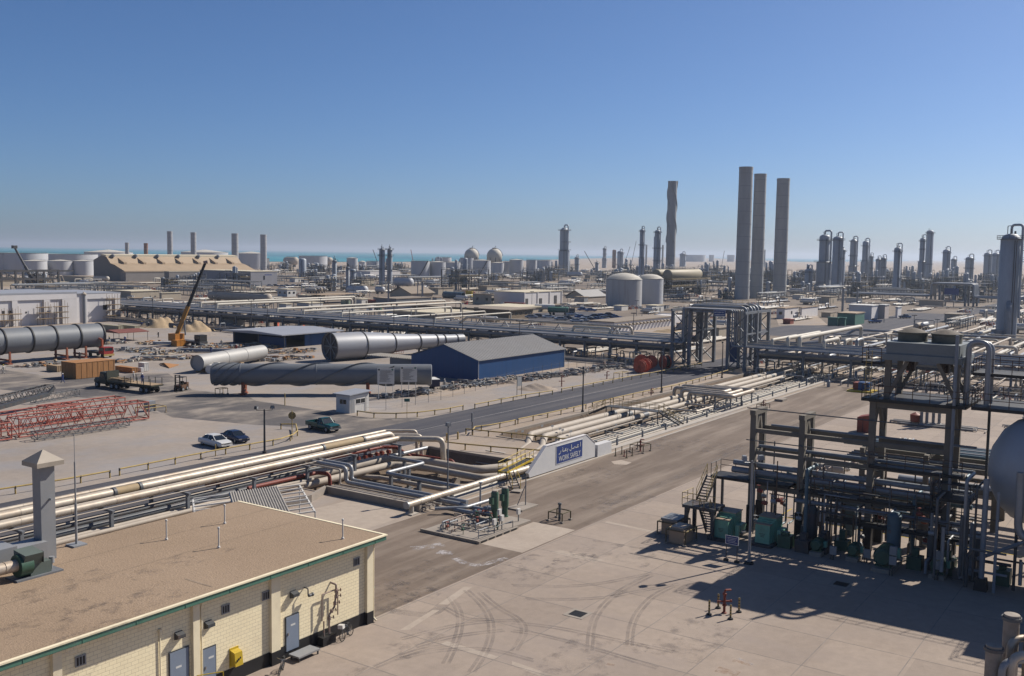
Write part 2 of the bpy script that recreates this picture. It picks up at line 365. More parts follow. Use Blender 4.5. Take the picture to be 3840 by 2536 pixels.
def strip(mb, pts, w_, z):
    pts = [Vector((p[0], p[1], 0)) for p in pts]; P = []
    sm = []
    for i in range(len(pts)-1):
        a, b_, c, d = pts[max(i-1, 0)], pts[i], pts[i+1], pts[min(i+2, len(pts)-1)]
        for k in range(6):
            t = k/6; sm.append(.5*((2*b_)+(c-a)*t+(2*a-5*b_+4*c-d)*t*t+(3*b_-a-3*c+d)*t**3))
    sm.append(pts[-1])
    for i, p in enumerate(sm):
        d = (sm[min(i+1, len(sm)-1)]-sm[max(i-1, 0)]).normalized(); n_ = Vector((-d.y, d.x, 0))
        P += [(p.x+n_.x*w_/2, p.y+n_.y*w_/2, z), (p.x-n_.x*w_/2, p.y-n_.y*w_/2, z)]
    mb.add(P, [(2*i, 2*i+1, 2*i+3, 2*i+2) for i in range(len(sm)-1)])
mb = MB(); zz = .0145
for tr_ in [[('K',0,690),('K',330,702),('K',620,695),('K',850,670),('K',1150,612),('K',1300,580)], [('K',130,818),('K',560,822),('K',900,800),('K',1150,752),('K',1550,680)],
            [('J',1350,1190),('J',1800,1075),('J',2200,1025),('K',100,1015)], [('J',1480,1260),('J',1850,1165),('J',2300,1110)],
            [('J',1800,800),('J',1880,930),('J',1890,1080),('J',1840,1250),('J',1760,1420)], [('J',1950,740),('J',2100,880),('J',2180,1050),('J',2150,1260),('J',2000,1500)], [('J',2080,760),('J',2250,900),('K',60,1010),('K',110,1130),('K',20,1300)],
            [('K',0,1040),('K',400,1085),('K',900,1185),('K',1500,1310)], [('K',0,1115),('K',300,1160),('K',800,1290),('K',1350,1460)],
            [('K',1520,690),('K',1320,790),('K',1180,930),('K',1110,1080),('K',1090,1250)], [('K',1050,740),('K',900,830),('K',790,960),('K',740,1090),('K',720,1300)], [('J',1300,1380),('J',1700,1300),('J',2150,1290),('K',200,1390)], [('J',1100,1450),('J',1500,1300),('J',1900,1230)],
            [('K',1290,600),('K',1050,720),('K',930,800)], [('J',1750,900),('J',1950,1000),('J',2200,1010)]]:
    P = [g(*p) for p in tr_]; d = (P[-1]-P[0]).normalized(); n_ = Vector((-d.y, d.x, 0)); zz += .0006
    for o_ in (-.17, .17): strip(mb, [p+n_*o_ for p in P], .22, zz)
struct('tyre_marks', mb, Mt)
mb = MB(); strip(mb, [g('G',880,1225), g('G',1500,980), g('G',2210,665), g('H',700,800)], 1.0, .0105); strip(mb, [g('J',1250,930), g('J',1600,960), g('J',1750,860)], .9, .0125); struct('tar_streak', mb, Mt)
Ms, N, L, b = nodes_of('dried_lime_stain'); ge = N.new('ShaderNodeNewGeometry'); b.inputs['Base Color'].default_value = (.46, .42, .40, 1)
tr = N.new('ShaderNodeBsdfTransparent'); mxs = N.new('ShaderNodeMixShader')
L.new(ramp(N, L, noise(N, L, ge.outputs['Position'], 1.1, 8, .75), [(.44, (0,)*3), (.6, (.75,)*3)]), mxs.inputs[0]); L.new(tr.outputs[0], mxs.inputs[1]); L.new(b.outputs[0], mxs.inputs[2]); L.new(mxs.outputs[0], N['Material Output'].inputs[0])
mb = MB()
strip(mb, [g('J',1440,350), g('J',1600,335), g('J',1740,310)], 1.1, .0107); strip(mb, [g('J',1690,380), g('J',1840,400)], 1.0, .0111); strip(mb, [g('J',1850,440), g('J',1950,490), g('J',2080,500), g('J',2330,440)], .7, .0115)
strip(mb, [g('K',2090,1370), g('K',2230,1430)], .3, .0136)
struct('lime_stains', mb, Ms)
sheet('bare_patch', gp(('G',920,820),('G',1010,805),('G',1110,830),('G',1060,850),('G',950,845)), .0102, m_pale)
for i, pl in enumerate([[('K',360,385),('K',450,365),('K',860,460),('K',780,480)], [('J',1710,1240),('J',1770,1210),('J',2270,1360),('J',2200,1380)], [('K',860,110),('K',1300,205),('K',1390,205),('K',880,95)], [('K',0,1430),('K',0,1395),('K',400,1534),('K',250,1534)], [('J',1330,1110),('J',1640,920),('J',1700,925),('J',1420,1105)], [('J',1690,870),('J',1930,705),('J',2010,705),('J',1780,872)]]):
    sheet('pale_repair_strip', gp(*pl), .0128+.0002*i, m_pale)
mb = MB(); z = .0165
for a, b_ in [((89, 30.6), (89, 5)), ((89, 30.6), (92.5, 30.6))]: strip(mb, [a, b_], .16, z); z += .0008
struct('yellow_floor_line', mb, ybright)
Mr, N, L, b = nodes_of('rust_stain'); ge = N.new('ShaderNodeNewGeometry'); b.inputs['Base Color'].default_value = (.34, .19, .09, 1); tr = N.new('ShaderNodeBsdfTransparent'); mxs = N.new('ShaderNodeMixShader')
L.new(ramp(N, L, noise(N, L, ge.outputs['Position'], 2.0, 7, .7), [(.42, (0,)*3), (.7, (.5,)*3)]), mxs.inputs[0]); L.new(tr.outputs[0], mxs.inputs[1]); L.new(b.outputs[0], mxs.inputs[2]); L.new(mxs.outputs[0], N['Material Output'].inputs[0])
mb = MB(); strip(mb, [g('K',2050,1390), g('K',2220,1430)], .35, .0172); strip(mb, [g('K',1900,1470), g('K',2100,1520)], .8, .0174); strip(mb, [g('K',880,1420), g('K',950,1435)], .25, .0173); struct('rust_stains', mb, Mr)
Mo, N, L, b = nodes_of('oil_stain'); ge = N.new('ShaderNodeNewGeometry'); b.inputs['Base Color'].default_value = (.09, .075, .07, 1); tr = N.new('ShaderNodeBsdfTransparent'); mxs = N.new('ShaderNodeMixShader')
L.new(ramp(N, L, noise(N, L, ge.outputs['Position'], .7, 8, .75), [(.5, (0,)*3), (.78, (.5,)*3)]), mxs.inputs[0]); L.new(tr.outputs[0], mxs.inputs[1]); L.new(b.outputs[0], mxs.inputs[2]); L.new(mxs.outputs[0], N['Material Output'].inputs[0])
mb = MB()
for i, (k, x, y, w_) in enumerate((('K',760,370,4),('K',60,520,5),('K',350,580,2.5),('J',1500,640,6),('J',1300,830,5),('K',1180,420,4),('K',560,450,3),('J',850,1490,2),('J',1450,1230,3),('G',1500,650,7),('G',1900,700,6),('G',700,950,7),('G',1000,1200,6),('K',1500,250,4),('K',700,1400,6),('K',1700,1200,5))): c = g(k, x, y); strip(mb, [c-Vector((w_*.7, .2, 0)), c, c+Vector((w_*.7, .3, 0))], w_*.8, .0178+.0004*i)
struct('oil_stains', mb, Mo)
# kerbs
mb = MB(); mb.mm((87.2, 57.95, -.2), (196, 58.7, .17)); mb.mm((70, 57.95, -.2), (87.2, 58.7, .17)); struct('trench_kerb', mb, conc_lt)
mb = MB(); mb.mm((76, 57.05, -.1), (196, 57.3, .06)); struct('gutter_edge', mb, conc_lt)
mb = MB(); mb.mm((107, 74.5, -.6), (205, 74.75, .35)); struct('trench_back_kerb', mb, conc)
mb = MB()   # low kerb wall round the pit and bund
for a, b_ in [((70, 57.9), (70, 70.1)), ((70, 70.1), (66.4, 68.6)), ((66.4, 68.6), (58, 69.5))]: mb.beam((a[0], a[1], .25), (b_[0], b_[1], .25), .3, .9)
struct('pit_kerb', mb, conc)
mb = MB(); mb.mm((94.4, 58.75, -.9), (94.7, 76.9, .1)); mb.mm((105.3, 58.75, -.9), (105.6, 74.4, .1)); struct('crossing_headwall', mb, conc)
# haze: one body of warm pale air
hz = MB(); hz.mm((-27000, -27000, -4), (27000, 27000, 112))
Mh = bpy.data.materials.new('haze_air'); Mh.use_nodes = True; nt = Mh.node_tree; nt.nodes.remove(nt.nodes['Principled BSDF'])
pv = nt.nodes.new('ShaderNodeVolumePrincipled'); pv.inputs['Color'].default_value = (.66, .74, .86, 1); pv.inputs['Density'].default_value = .0001; pv.inputs['Anisotropy'].default_value = .35
nt.links.new(pv.outputs[0], nt.nodes['Material Output'].inputs['Volume'])
tag(obj('haze', hz, Mh, origin=(0, 0, 0)), None, None, None, 'stuff')
# ================================================================== NEAR BUILDING
def block_mat():
    M, N, L, b = nodes_of('painted_block_wall'); ge = N.new('ShaderNodeNewGeometry'); sp = N.new('ShaderNodeSeparateXYZ'); L.new(ge.outputs['Position'], sp.inputs[0])
    ad = N.new('ShaderNodeMath'); L.new(sp.outputs[0], ad.inputs[0]); L.new(sp.outputs[1], ad.inputs[1]); cb = N.new('ShaderNodeCombineXYZ'); L.new(ad.outputs[0], cb.inputs[0]); L.new(sp.outputs[2], cb.inputs[1])
    br = N.new('ShaderNodeTexBrick'); L.new(cb.outputs[0], br.inputs[0]); br.inputs['Scale'].default_value = 1; br.inputs['Brick Width'].default_value = .41; br.inputs['Row Height'].default_value = .205; br.inputs['Mortar Size'].default_value = .009
    br.inputs['Color1'].default_value = (.80, .70, .47, 1); br.inputs['Color2'].default_value = (.76, .66, .44, 1); br.inputs['Mortar'].default_value = (.46, .39, .27, 1)
    c = mix(N, L, ramp(N, L, noise(N, L, ge.outputs['Position'], .5, 8, .7), [(.5, (0,)*3), (.8, (.3,)*3)]), br.outputs[0], (.45, .37, .26)); L.new(c, b.inputs['Base Color']); b.inputs['Roughness'].default_value = .8
    bp = N.new('ShaderNodeBump'); bp.inputs['Strength'].default_value = .4; bp.inputs['Distance'].default_value = .01; bp.invert = True; L.new(br.outputs['Fac'], bp.inputs['Height']); L.new(bp.outputs[0], b.inputs['Normal'])
    return M
m_block = block_mat()
m_roof = surface('gravel_roof', (.35, .27, .19), (.405, .315, .228), (.455, .36, .265), .12, 6, bumps=1.0)
cream = mat('cream_paint', (1.0, .88, .62), .75, 0, .06, .8, ((.45, .38, .27), .4, .7))
fascia = mat('green_fascia', (.085, .22, .16), .5, 0, .15, 1.2, ((.10, .14, .11), .5, 1.3))
door_m = mat('blue_grey_door', (.24, .29, .37), .5, 0, .06, 1.2)
duct = mat('grey_duct_sheet', (.33, .34, .35), .5, .1, .08, .8, ((.25, .22, .2), .4, .8))
ductcap = mat('tan_cap_sheet', (.43, .37, .30), .6, .05, .1, 1)
W0, W1, V0, V1 = -14, 46.8, 42.9, 55.7
B = thing('block_building', 'cream painted block building with flat tan gravel roof and green eaves', 'building', (20, 49, 0))
mb = MB(); mb.mm((W0, V0, 0), (W1, V1, 5.36)); obj('wall', mb, m_block, B)
mb = MB(); mb.mm((W0-.1, V0-.03, -.1), (W1+.03, V1+.03, .80)); obj('plinth', mb, black, B)
mb = MB(); mb.mm((W0-.6, 42.25, 5.36), (47.5, 56.5, 5.74)); obj('roof', mb, m_roof, B)
mb = MB()
for i, (x, y, w_) in enumerate(((600,700,3),(1100,900,4),(1500,520,2.4),(900,1150,3),(1900,420,2),(400,1000,3))): c = g('I', x, y, 5.74); strip(mb, [c-Vector((w_, .1, 0)), c, c+Vector((w_, .4, 0))], w_*.7, 5.744+.0006*i)
obj('roof_stain', mb, bpy.data.materials['oil_stain'], B)
mb = MB(); strip(mb, [g('I',1720,630,5.74), g('I',1850,672,5.74), g('I',1970,705,5.74)], .12, 5.75); strip(mb, [(-14, 49.2), (20, 49.25), (47.4, 49.2)], .05, 5.749); strip(mb, [(-14, 53.0), (47.4, 53.1)], .05, 5.7495); obj('roof_seam', mb, mat('roof_seam_felt', (.33, .25, .18), .95, 0, .3, 2), B)
mb = MB()
for a, b_ in (((W0-.6, 42.19, 5.40), (47.56, 42.25, 5.68)), ((47.5, 42.25, 5.40), (47.56, 56.5, 5.68))): mb.mm(a, b_)
for k in range(22): u = 46.5-2.9*k; mb.mm((u, 42.17, 5.39), (u+.04, 42.19, 5.69))
obj('fascia', mb, fascia, B)
mb = MB(); mb.mm((W0-.62, 42.13, 5.68), (47.62, 42.33, 5.765)); mb.mm((47.42, 42.33, 5.68), (47.62, 56.5, 5.765)); obj('gutter', mb, cream, B)
for a, b_ in ((38.27, 38.95), (32.85, 33.28), (25.0, 25.45), (46.3, 46.86), (17.5, 18)):
    mb = MB(); mb.mm((a, V0-.22, .8), (b_, V0, 5.36)); mb.mm((a-.01, V0-.24, 0), (b_+.01, V0, .8)) if False else None; obj('pilaster', mb, cream, B)
    mb = MB(); mb.mm((a-.02, V0-.25, -.05), (b_+.02, V0-.03, .8)); obj('pilaster_base', mb, black, B)
for a, b_, z0, z1 in ((39.53, 40.51, .42, 2.47), (33.58, 34.4, .42, 2.47), (31.49, 32.64, .6, 2.98)):
    mb = MB(); mb.mm((a, V0-.07, z0), (b_, V0-.035, z1)); d = obj('door', mb, door_m, B)
    mb = MB(); mb.mm((a-.06, V0-.05, z0), (a, V0, z1+.06)); mb.mm((b_, V0-.05, z0), (b_+.06, V0, z1+.06)); mb.mm((a, V0-.05, z1), (b_, V0, z1+.06)); obj('door_frame', mb, steel_dk, d)
    mb = MB(); mb.mm((a+.1, V0-.12, z0+.95), (a+.16, V0-.07, z0+1.12)); obj('handle', mb, chrome, d)
    mb = MB(); mb.mm((a+.35, V0-.073, z0+1.45), (a+.7, V0-.07, z0+1.56)); obj('door_plate', mb, sign_white, d)
for a, z in ((35.14, 4.3), (38.02, 4.25), (45.5, 4.35), (26.5, 4.3)):
    mb = MB(); mb.mm((a-.28, V0-.06, z-.26), (a+.28, V0-.01, z+.26))
    f = obj('louvre', mb, duct, B); mb = MB()
    for k in range(3): mb.mm((a-.22+k*.16, V0-.063, z-.2), (a-.11+k*.16, V0-.06, z+.2))
    obj('louvre_slot', mb, black, f)
for a, z in ((33.95, 3.8), (32.05, 3.8), (40.1, 3.75)):
    mb = MB(); mb.prof([(V0, z+.2), (V0-.34, z+.08), (V0-.34, z-.1), (V0, z-.22)], 0, a-.24, a+.24); obj('wall_lamp', mb, steel_dk, B)
for a in (46.98, 33.45):
    mb = MB(); mb.pipe([(a, V0-.3, 5.4), (a, V0-.12, 4.9), (a, V0-.12, .3), (a, V0-.4, .12)], .055, n=8); obj('downpipe', mb, cream, B)
mb = MB(); mb.tube((30.9, V0-.06, .4), (30.9, V0-.06, 4.3), .035); mb.box((30.9, V0-.09, 4.4), (.16, .16, .16)); mb.tube((31.2, V0-.06, .4), (31.2, V0-.06, 1.4), .02); obj('conduit', mb, cream, B)
for (k, x, y) in (('I',1545,270),('I',2030,345),('I',2085,120),('J',805,262)):
    p = g(k, x, y, 5.74); mb = MB(); mb.lathe([(.09, 0), (.09, .1), (.045, .14), (.045, 1.2), (.075, 1.2), (.075, 1.3), (0, 1.34)], p, 10); obj('roof_vent', mb, white, B)
p = g('I', 710, 320, 5.74); t = thing('antenna_mast', 'thin grey mast with slender whip standing at the back edge of the gravel roof', 'mast', p)
mb = MB(); mb.box((p.x, p.y, p.z+.05), (.9, .9, .1)); obj('foot', mb, duct, t)
mb = MB(); mb.tube(p, p+Vector((0, 0, 2.6)), .075); mb.tube(p+Vector((0, 0, 2.6)), p+Vector((0, 0, 5.2)), .05); obj('pole', mb, duct, t)
mb = MB(); mb.tube(p+Vector((0, 0, 5.2)), p+Vector((0, 0, 6.9)), .02, n=6); obj('whip', mb, duct, t)
# ventilation tower, duct and blower on the roof
c = Vector((31.75, 54.7, 5.74)); t = thing('ventilation_tower', 'tall square grey sheet metal ventilation tower with pyramid cap on gravel roof', 'ventilation tower', c)
mb = MB(); mb.mm((c.x-.44, c.y-.42, c.z), (c.x+.44, c.y+.42, c.z+5.6)); obj('shaft', mb, duct, t)
mb = MB(); mb.mm((c.x-.83, c.y-.8, c.z+5.6), (c.x+.83, c.y+.8, c.z+5.86)); mb.add([(c.x-.83, c.y-.8, c.z+5.86), (c.x+.83, c.y-.8, c.z+5.86), (c.x+.83, c.y+.8, c.z+5.86), (c.x-.83, c.y+.8, c.z+5.86), (c.x, c.y, c.z+6.5)], [(0,1,4),(1,2,4),(2,3,4),(3,0,4)]); obj('cap', mb, ductcap, t)
mb = MB(); mb.tube((c.x+.1, c.y-.42, c.z+3.6), (c.x+.1, c.y-.65, c.z+3.62), .07); obj('port', mb, duct, t)
t = thing('air_handler', 'grey boxy air duct run on stub legs beside the ventilation tower', 'air handler', (28, 54.6, 5.74))
z = 5.74
for nm, a, b_ in (('duct', (29.6, 53.9, z+.3), (31.44, 55.2, z+1.25)), ('filter_box', (26.2, 53.75, z+.3), (29.55, 55.35, z+1.45)), ('plenum', (18, 53.4, z+.25), (26.1, 55.6, z+1.7))):
    mb = MB(); mb.mm(a, b_); d = obj(nm, mb, duct, t)
    mb = MB(); mb.mm((a[0]+.3, a[1]-.03, a[2]+.25), (a[0]+.95, a[1], b_[2]-.2)); obj('access_panel', mb, ductcap, d)
for u in (19, 22, 25.6, 27, 29, 30.5, 31.3):
    mb = MB(); mb.mm((u-.08, 53.9, z), (u+.08, 55.1, z+.3)); obj('leg', mb, steel_dk, t)
c = g('I', 300, 600, 5.74); t = thing('roof_blower', 'dark green centrifugal blower with rectangular outlet on the gravel roof', 'blower', c)
mb = MB(); mb.lathe([(0, -.35), (.62, -.35), (.62, .35), (0, .35)], (c.x-.55, c.y, c.z+.75), 20, 'x'); obj('scroll', mb, green, t)
mb = MB(); mb.prof([(c.y-.45, c.z+.75), (c.y+.45, c.z+.75), (c.y+.5, c.z+1.55), (c.y-.7, c.z+1.4)], 0, c.x-.75, c.x+.3); mb.mm((c.x-.3, c.y-.4, c.z+.1), (c.x+.9, c.y+.4, c.z+.75)); obj('outlet_box', mb, mat('dull_green_sheet', (.13, .16, .14), .6, 0, .1, 1), t)
mb = MB(); mb.mm((c.x+.3, c.y-.62, c.z+.8), (c.x+.34, c.y+.4, c.z+1.42)); obj('outlet_mouth', mb, black, t)
mb = MB(); mb.mm((c.x-1.2, c.y-.6, c.z), (c.x+1.5, c.y+.6, c.z+.1)); obj('base', mb, steel, t)
mb = MB(); mb.tube((c.x+1.15, c.y, c.z+.1), (c.x+1.15, c.y, c.z+.45), .05); mb.tube((c.x+1.15, c.y, c.z+.45), (c.x+1.15, c.y, c.z+.8), .15); obj('filter_pot', mb, duct, t)
mb = MB(); mb.pipe([(c.x-.9, c.y, c.z+.8), (c.x-2.2, c.y+.05, c.z+.8), (c.x-3.6, c.y+.3, c.z+.95), (c.x-14, c.y+.6, c.z+.95)], .33, n=14, bend=2)
for k in range(6): mb.lathe([(.345, -.03), (.345, .03)], (c.x-1.0-.55*k, c.y+.02*k, c.z+.8+.01*k), 14, 'x')
one('intake_duct', mb, alu, 'round silver duct curving along the roof into the green blower', 'duct')
# things at the wall
mb = MB(); mb.mm((39.5, 41.75, .26), (41.2, 42.62, .36)); t = thing('door_step', 'grey chequer plate step platform below the right hand blue door', 'step', (40.3, 42.2, 0)); obj('tread', mb, duct, t)
for u in (39.6, 41.1):
    for v in (41.85, 42.5): mb = MB(); mb.mm((u-.04, v-.04, 0), (u+.04, v+.04, .26)); obj('leg', mb, steel_dk, t)
t = thing('phone_box', 'bright yellow weatherproof telephone hood mounted on cream block wall', 'phone box', (35.7, 42.6, .9))
mb = MB(); mb.mm((35.38, 42.85, .85), (36.0, V0, 1.95)); obj('back_plate', mb, ybright, t)
mb = MB(); mb.prof([(42.85, 1.0), (42.42, 1.0), (42.5, 1.75), (42.85, 1.85)], 0, 35.42, 35.96); h_ = obj('hood', mb, ybright, t)
mb = MB()
for a, b_ in ((.08, .5), (.2, .35), (.3, .52)): mb.mm((35.42+a, 42.41, 1.2+a*.6), (35.42+a+.08, 42.425, 1.32+a*.6))
obj('lettering', mb, black, h_)
t = thing('wall_cabinet', 'narrow tall green cabinet at the far corner of the cream building', 'cabinet', (47.1, 43.6, 0))
mb = MB(); mb.mm((46.87, 43.1, .1), (47.36, 44.2, 2.1)); obj('body', mb, mint, t); mb = MB(); mb.mm((46.85, 43.05, 2.1), (47.4, 44.25, 2.14)); obj('lid', mb, mint, t)
mb = MB(); mb.mm((46.85, 43.0, 0), (47.4, 44.3, .1)); obj('foot', mb, conc, t)
mb = MB(); mb.rails([(32.75, 42.3, .5), (33.9, 41.6, .5)], 1.0, .03, 1.2); one('door_handrail', mb, ybright, 'short yellow pipe handrail beside the middle door at bottom edge', 'handrail')
t = thing('wall_pipe_manifold', 'rusty grey valve manifold rising against the cream wall above two black blocks', 'pipework', (43, 42.5, 0))
rp = mat('weathered_pipe', (.36, .27, .23), .65, .1, .2, 2, (RUST, .5, 2)); Vp = 42.55
mb = MB()
mb.pipe([(42.75, Vp, .45), (42.75, Vp, 1.75), (43.2, Vp, 2.15), (43.35, Vp, 2.9), (43.35, Vp, 3.5), (43.2, V0, 3.62)], .06, n=8, bend=1.5)
mb.pipe([(42.3, Vp, .45), (42.3, Vp, 1.5)], .045, n=8); mb.pipe([(42.25, Vp+.1, 1.5), (42.25, Vp+.1, 3.15), (43.6, Vp+.1, 3.15), (43.6, Vp+.1, 1.5)], .04, n=8, bend=1.5); obj('riser', mb, rp, t)
mb = MB()
for (u, z_) in ((42.75, 1.55), (42.95, 1.95), (43.25, 2.35), (43.35, 2.75), (43.35, 3.1)):
    mb = MB(); mb.lathe([(0, -.09), (.11, -.09), (.11, .09), (0, .09)], (u, Vp, z_), 10, 'z'); mb.tube((u, Vp, z_), (u+.22, Vp-.15, z_+.05), .025, n=6); mb.tube((u+.22, Vp-.15, z_+.05), (u+.24, Vp-.16, z_+.05), .11, n=10); obj('valve', mb, rp, t)
for u in (42.3, 42.85): mb = MB(); mb.mm((u-.3, 42.3, 0), (u+.24, 42.8, .55)); obj('pipe_block', mb, black, t)
mb = MB(); mb.pipe([(41.0, V0-.02, 3.9), (41.0, V0-.35, 3.9), (41.0, V0-.35, 3.45), (41.3, V0-.35, 3.45)], .04, n=8); mb.lathe([(0, -.1), (.1, -.1), (.1, .1), (0, .1)], (41.15, V0-.35, 3.45), 10, 'x'); mb.lathe([(0, -.05), (.12, -.05), (.12, .05), (0, .05)], (41.35, V0-.35, 3.45), 10, 'x'); one('wall_valve', mb, dark_pipe, 'small dark valve and gauge sticking out of the shaded upper cream wall', 'valve')
# bicycles
def bicycle(name, label, loc, rz, lean, basket):
    t = thing(name, label, 'bicycle', loc, 'bicycles by the cream building', rz, True); t.rotation_euler = (R(lean), 0, rz)
    fr = mat('bicycle_frame', (.10, .11, .13), .4, .3, .1, 3)
    for x in (-.52, .52):
        mb = MB(); mb.lathe([(.31, -.02), (.345, -.02), (.345, .02), (.31, .02), (.31, -.02)], (x, 0, .345), 24, 'y'); wv = obj('wheel', mb, rubber, t)
        mb = MB()
        for k in range(6): a = k*math.pi/6; mb.tube((x-.31*math.cos(a), 0, .345-.31*math.sin(a)), (x+.31*math.cos(a), 0, .345+.31*math.sin(a)), .006, n=4, caps=False)
        mb.lathe([(0, -.04), (.03, -.04), (.03, .04), (0, .04)], (x, 0, .345), 8, 'y'); obj('spokes', mb, chrome, wv)
    mb = MB(); bb = (-.08, 0, .3); hd = (.36, 0, .78); st = (-.22, 0, .8)
    for a, b_ in ((bb, hd), (bb, st), ((-.2, 0, .74), (.34, 0, .84)), ((-.52, 0, .345), bb), ((-.52, 0, .345), (-.2, 0, .72)), ((.33, 0, .95), (.52, 0, .345))): mb.tube(a, b_, .02, n=6)
    obj('frame', mb, fr, t)
    mb = MB(); mb.prof([(-.07, .88), (.07, .88), (.05, .93), (-.05, .93)], 0, -.36, -.1); obj('saddle', mb, rubber, t)
    mb = MB(); mb.pipe([(.25, -.28, 1.0), (.36, -.1, 1.0), (.36, .1, 1.0), (.25, .28, 1.0)], .015, n=6); obj('handlebar', mb, chrome, t)
    mb = MB(); mb.box((-.08, .07, .22), (.12, .1, .03)); mb.lathe([(0, -.01), (.1, -.01), (.1, .01), (0, .01)], bb, 12, 'y'); obj('pedals', mb, rubber, t)
    if basket: mb = MB(); mb.box((.55, 0, .95), (.28, .34, .24)); obj('basket', mb, white, t)
bicycle('bicycle', 'bicycle with a white front box parked near the wall manifold', (43.9, 42.15, 0), R(195), 6, True)
bicycle('bicycle', 'dark bicycle leaning at the bottom edge near the door step', (37.9, 41.55, 0), R(215), -8, False)
# canopy shelter
t = thing('canopy_shelter', 'white steel frame shelter half covered with ribbed sheet behind the cream building', 'shelter', (55, 64, 0))
Ac, Bc, Cc, Dc = Vector((53.4, 69.2, 2.8)), Vector((62.5, 65.9, 2.8)), Vector((56.8, 58.1, 2.8)), Vector((47.7, 61.4, 2.8))
mb = MB()
for i in range(8): mb.beam(Ac.lerp(Dc, i/7), Bc.lerp(Cc, i/7), .11)
for a, b_ in ((Ac, Dc), (Bc, Cc), ((Ac+Bc)/2, (Dc+Cc)/2)): mb.beam(a-Vector((0, 0, .1)), b_-Vector((0, 0, .1)), .13)
obj('roof_frame', mb, white, t)
for c in (Ac, Bc, Cc, Dc): mb = MB(); mb.tube((c.x, c.y, 0), (c.x, c.y, 2.75), .06); obj('post', mb, white, t)
mb = MB(); n_ = 20; e = Vector((0, 0, .12)); a0_, a1_ = Ac.lerp(Bc, .32), Ac.lerp(Bc, .78); b0_, b1_ = Dc.lerp(Cc, .32), Dc.lerp(Cc, .78)
P = []
for i in range(4*n_+1):
    f = i/(4*n_); dz = Vector((0, 0, (.0, 0, .09, .09)[i % 4])); P += [a0_.lerp(a1_, f)+e+dz, b0_.lerp(b1_, f)+e+dz]
mb.add(P, [(2*i, 2*i+2, 2*i+3, 2*i+1) for i in range(4*n_)]); obj('ribbed_sheet', mb, mat('ribbed_roof_sheet', (.5, .46, .40), .6, .1, .1, 1), t)
# ================================================================== PIPES IN AND BESIDE THE PIT
def pipeline(pts, r, m_, label, group=None, bands=None, n=12, cat='pipe', name='pipeline', bend=2.4):
    mb = MB(); mb.pipe(pts, r, n, bend)
    if bands:                      # strapping of the cladding sheets
        for a, b_ in zip(pts, pts[1:]):
            a, b_ = Vector(a), Vector(b_); k = int((b_-a).length/bands); d = (b_-a).normalized()
            for i in range(1, k): c = a+d*(bands*i); mb.tube(c, c+d*.05, r+.012, n=n)
    return one(name, mb, m_, label, cat, group)
tanwrap = mat('bare_tan_pipe', (.44, .33, .19), .75, 0, .12, 1.5, ((.3, .2, .1), .4, 1.5))
t = thing('pipeline', 'large silver pipe with two tan bare sections, nearest the road on the front pipe rack', 'pipe', (20, 77.8, 2.4), 'silver pipes on the front rack')
mb = MB(); mb.pipe([(8, 77.8, 2.4), (88.5, 77.8, 2.4), (89.2, 77.2, -1.4)], .38, 16, 2.2)
for i in range(14): mb.tube((20+4.6*i, 77.8, 2.4), (20.06+4.6*i, 77.8, 2.4), .393, n=16)
obj('pipe', mb, alu, t)
for a, b_ in ((51.6, 54.2), (77.2, 83.6)):
    mb = MB(); mb.tube((a, 77.8, 2.4), (b_, 77.8, 2.4), .395, n=16); s_ = obj('bare_section', mb, tanwrap, t)
    for u in (a, b_): mb = MB(); mb.tube((u-.14, 77.8, 2.4), (u+.14, 77.8, 2.4), .46, n=16); obj('collar', mb, dark_pipe, s_)
pipeline([(8, 75.2, 2.4), (86.8, 75.2, 2.4), (89.6, 70.9, 2.4), (89.7, 70.7, -1.5)], .34, alu, 'long silver pipe turning and dropping into the pit at its far end', 'silver pipes on the front rack', 4.2, 16)
pipeline([(8, 79.0, 2.55), (88.8, 79.0, 2.55), (91.2, 76.2, 2.55), (91.2, 76.0, -1.5)], .2, alu, 'slim rust streaked silver pipe behind the two large ones on the front rack', 'silver pipes on the front rack', 6)
pipeline([(8, 78.5, 2.15), (88.3, 78.5, 2.15), (90.9, 75.2, 2.15), (90.9, 75.0, -1.5)], .22, alu, 'slim silver pipe below the rust streaked one on the front rack', 'silver pipes on the front rack')
pipeline([(8, 76.5, 2.32), (84.5, 76.5, 2.32), (85, 76.5, 1.6)], .12, alu, 'thin silver line between the two large pipes of the front rack', 'silver pipes on the front rack')
pipeline([(8, 74.3, 2.12), (78, 74.3, 2.12)], .05, cream_pipe, 'thinnest line along the front edge of the front pipe rack', 'silver pipes on the front rack')
for i, u in enumerate((33.5, 41, 48.8, 56.5, 64.2, 71.2, 78.2, 85.6)):
    zb = -1.6 if u > 70.5 else 0; t = thing('pipe_support', 'grey steel portal under the front silver pipes', 'pipe support', (u, 76, zb), 'portals under the front silver pipes')
    for v in (73.95, 79.3): mb = MB(); mb.mm((u-.14, v-.14, zb if v < 76.5 else 0), (u+.14, v+.14, 1.86)); obj('post', mb, steel, t)
    mb = MB(); mb.mm((u-.12, 73.6, 1.86), (u+.12, 79.5, 2.02)); obj('beam', mb, steel, t)
    mb = MB(); mb.mm((u-.1, 73.9, .1), (u+.1, 79.3, .22)); obj('beam', mb, steel, t)
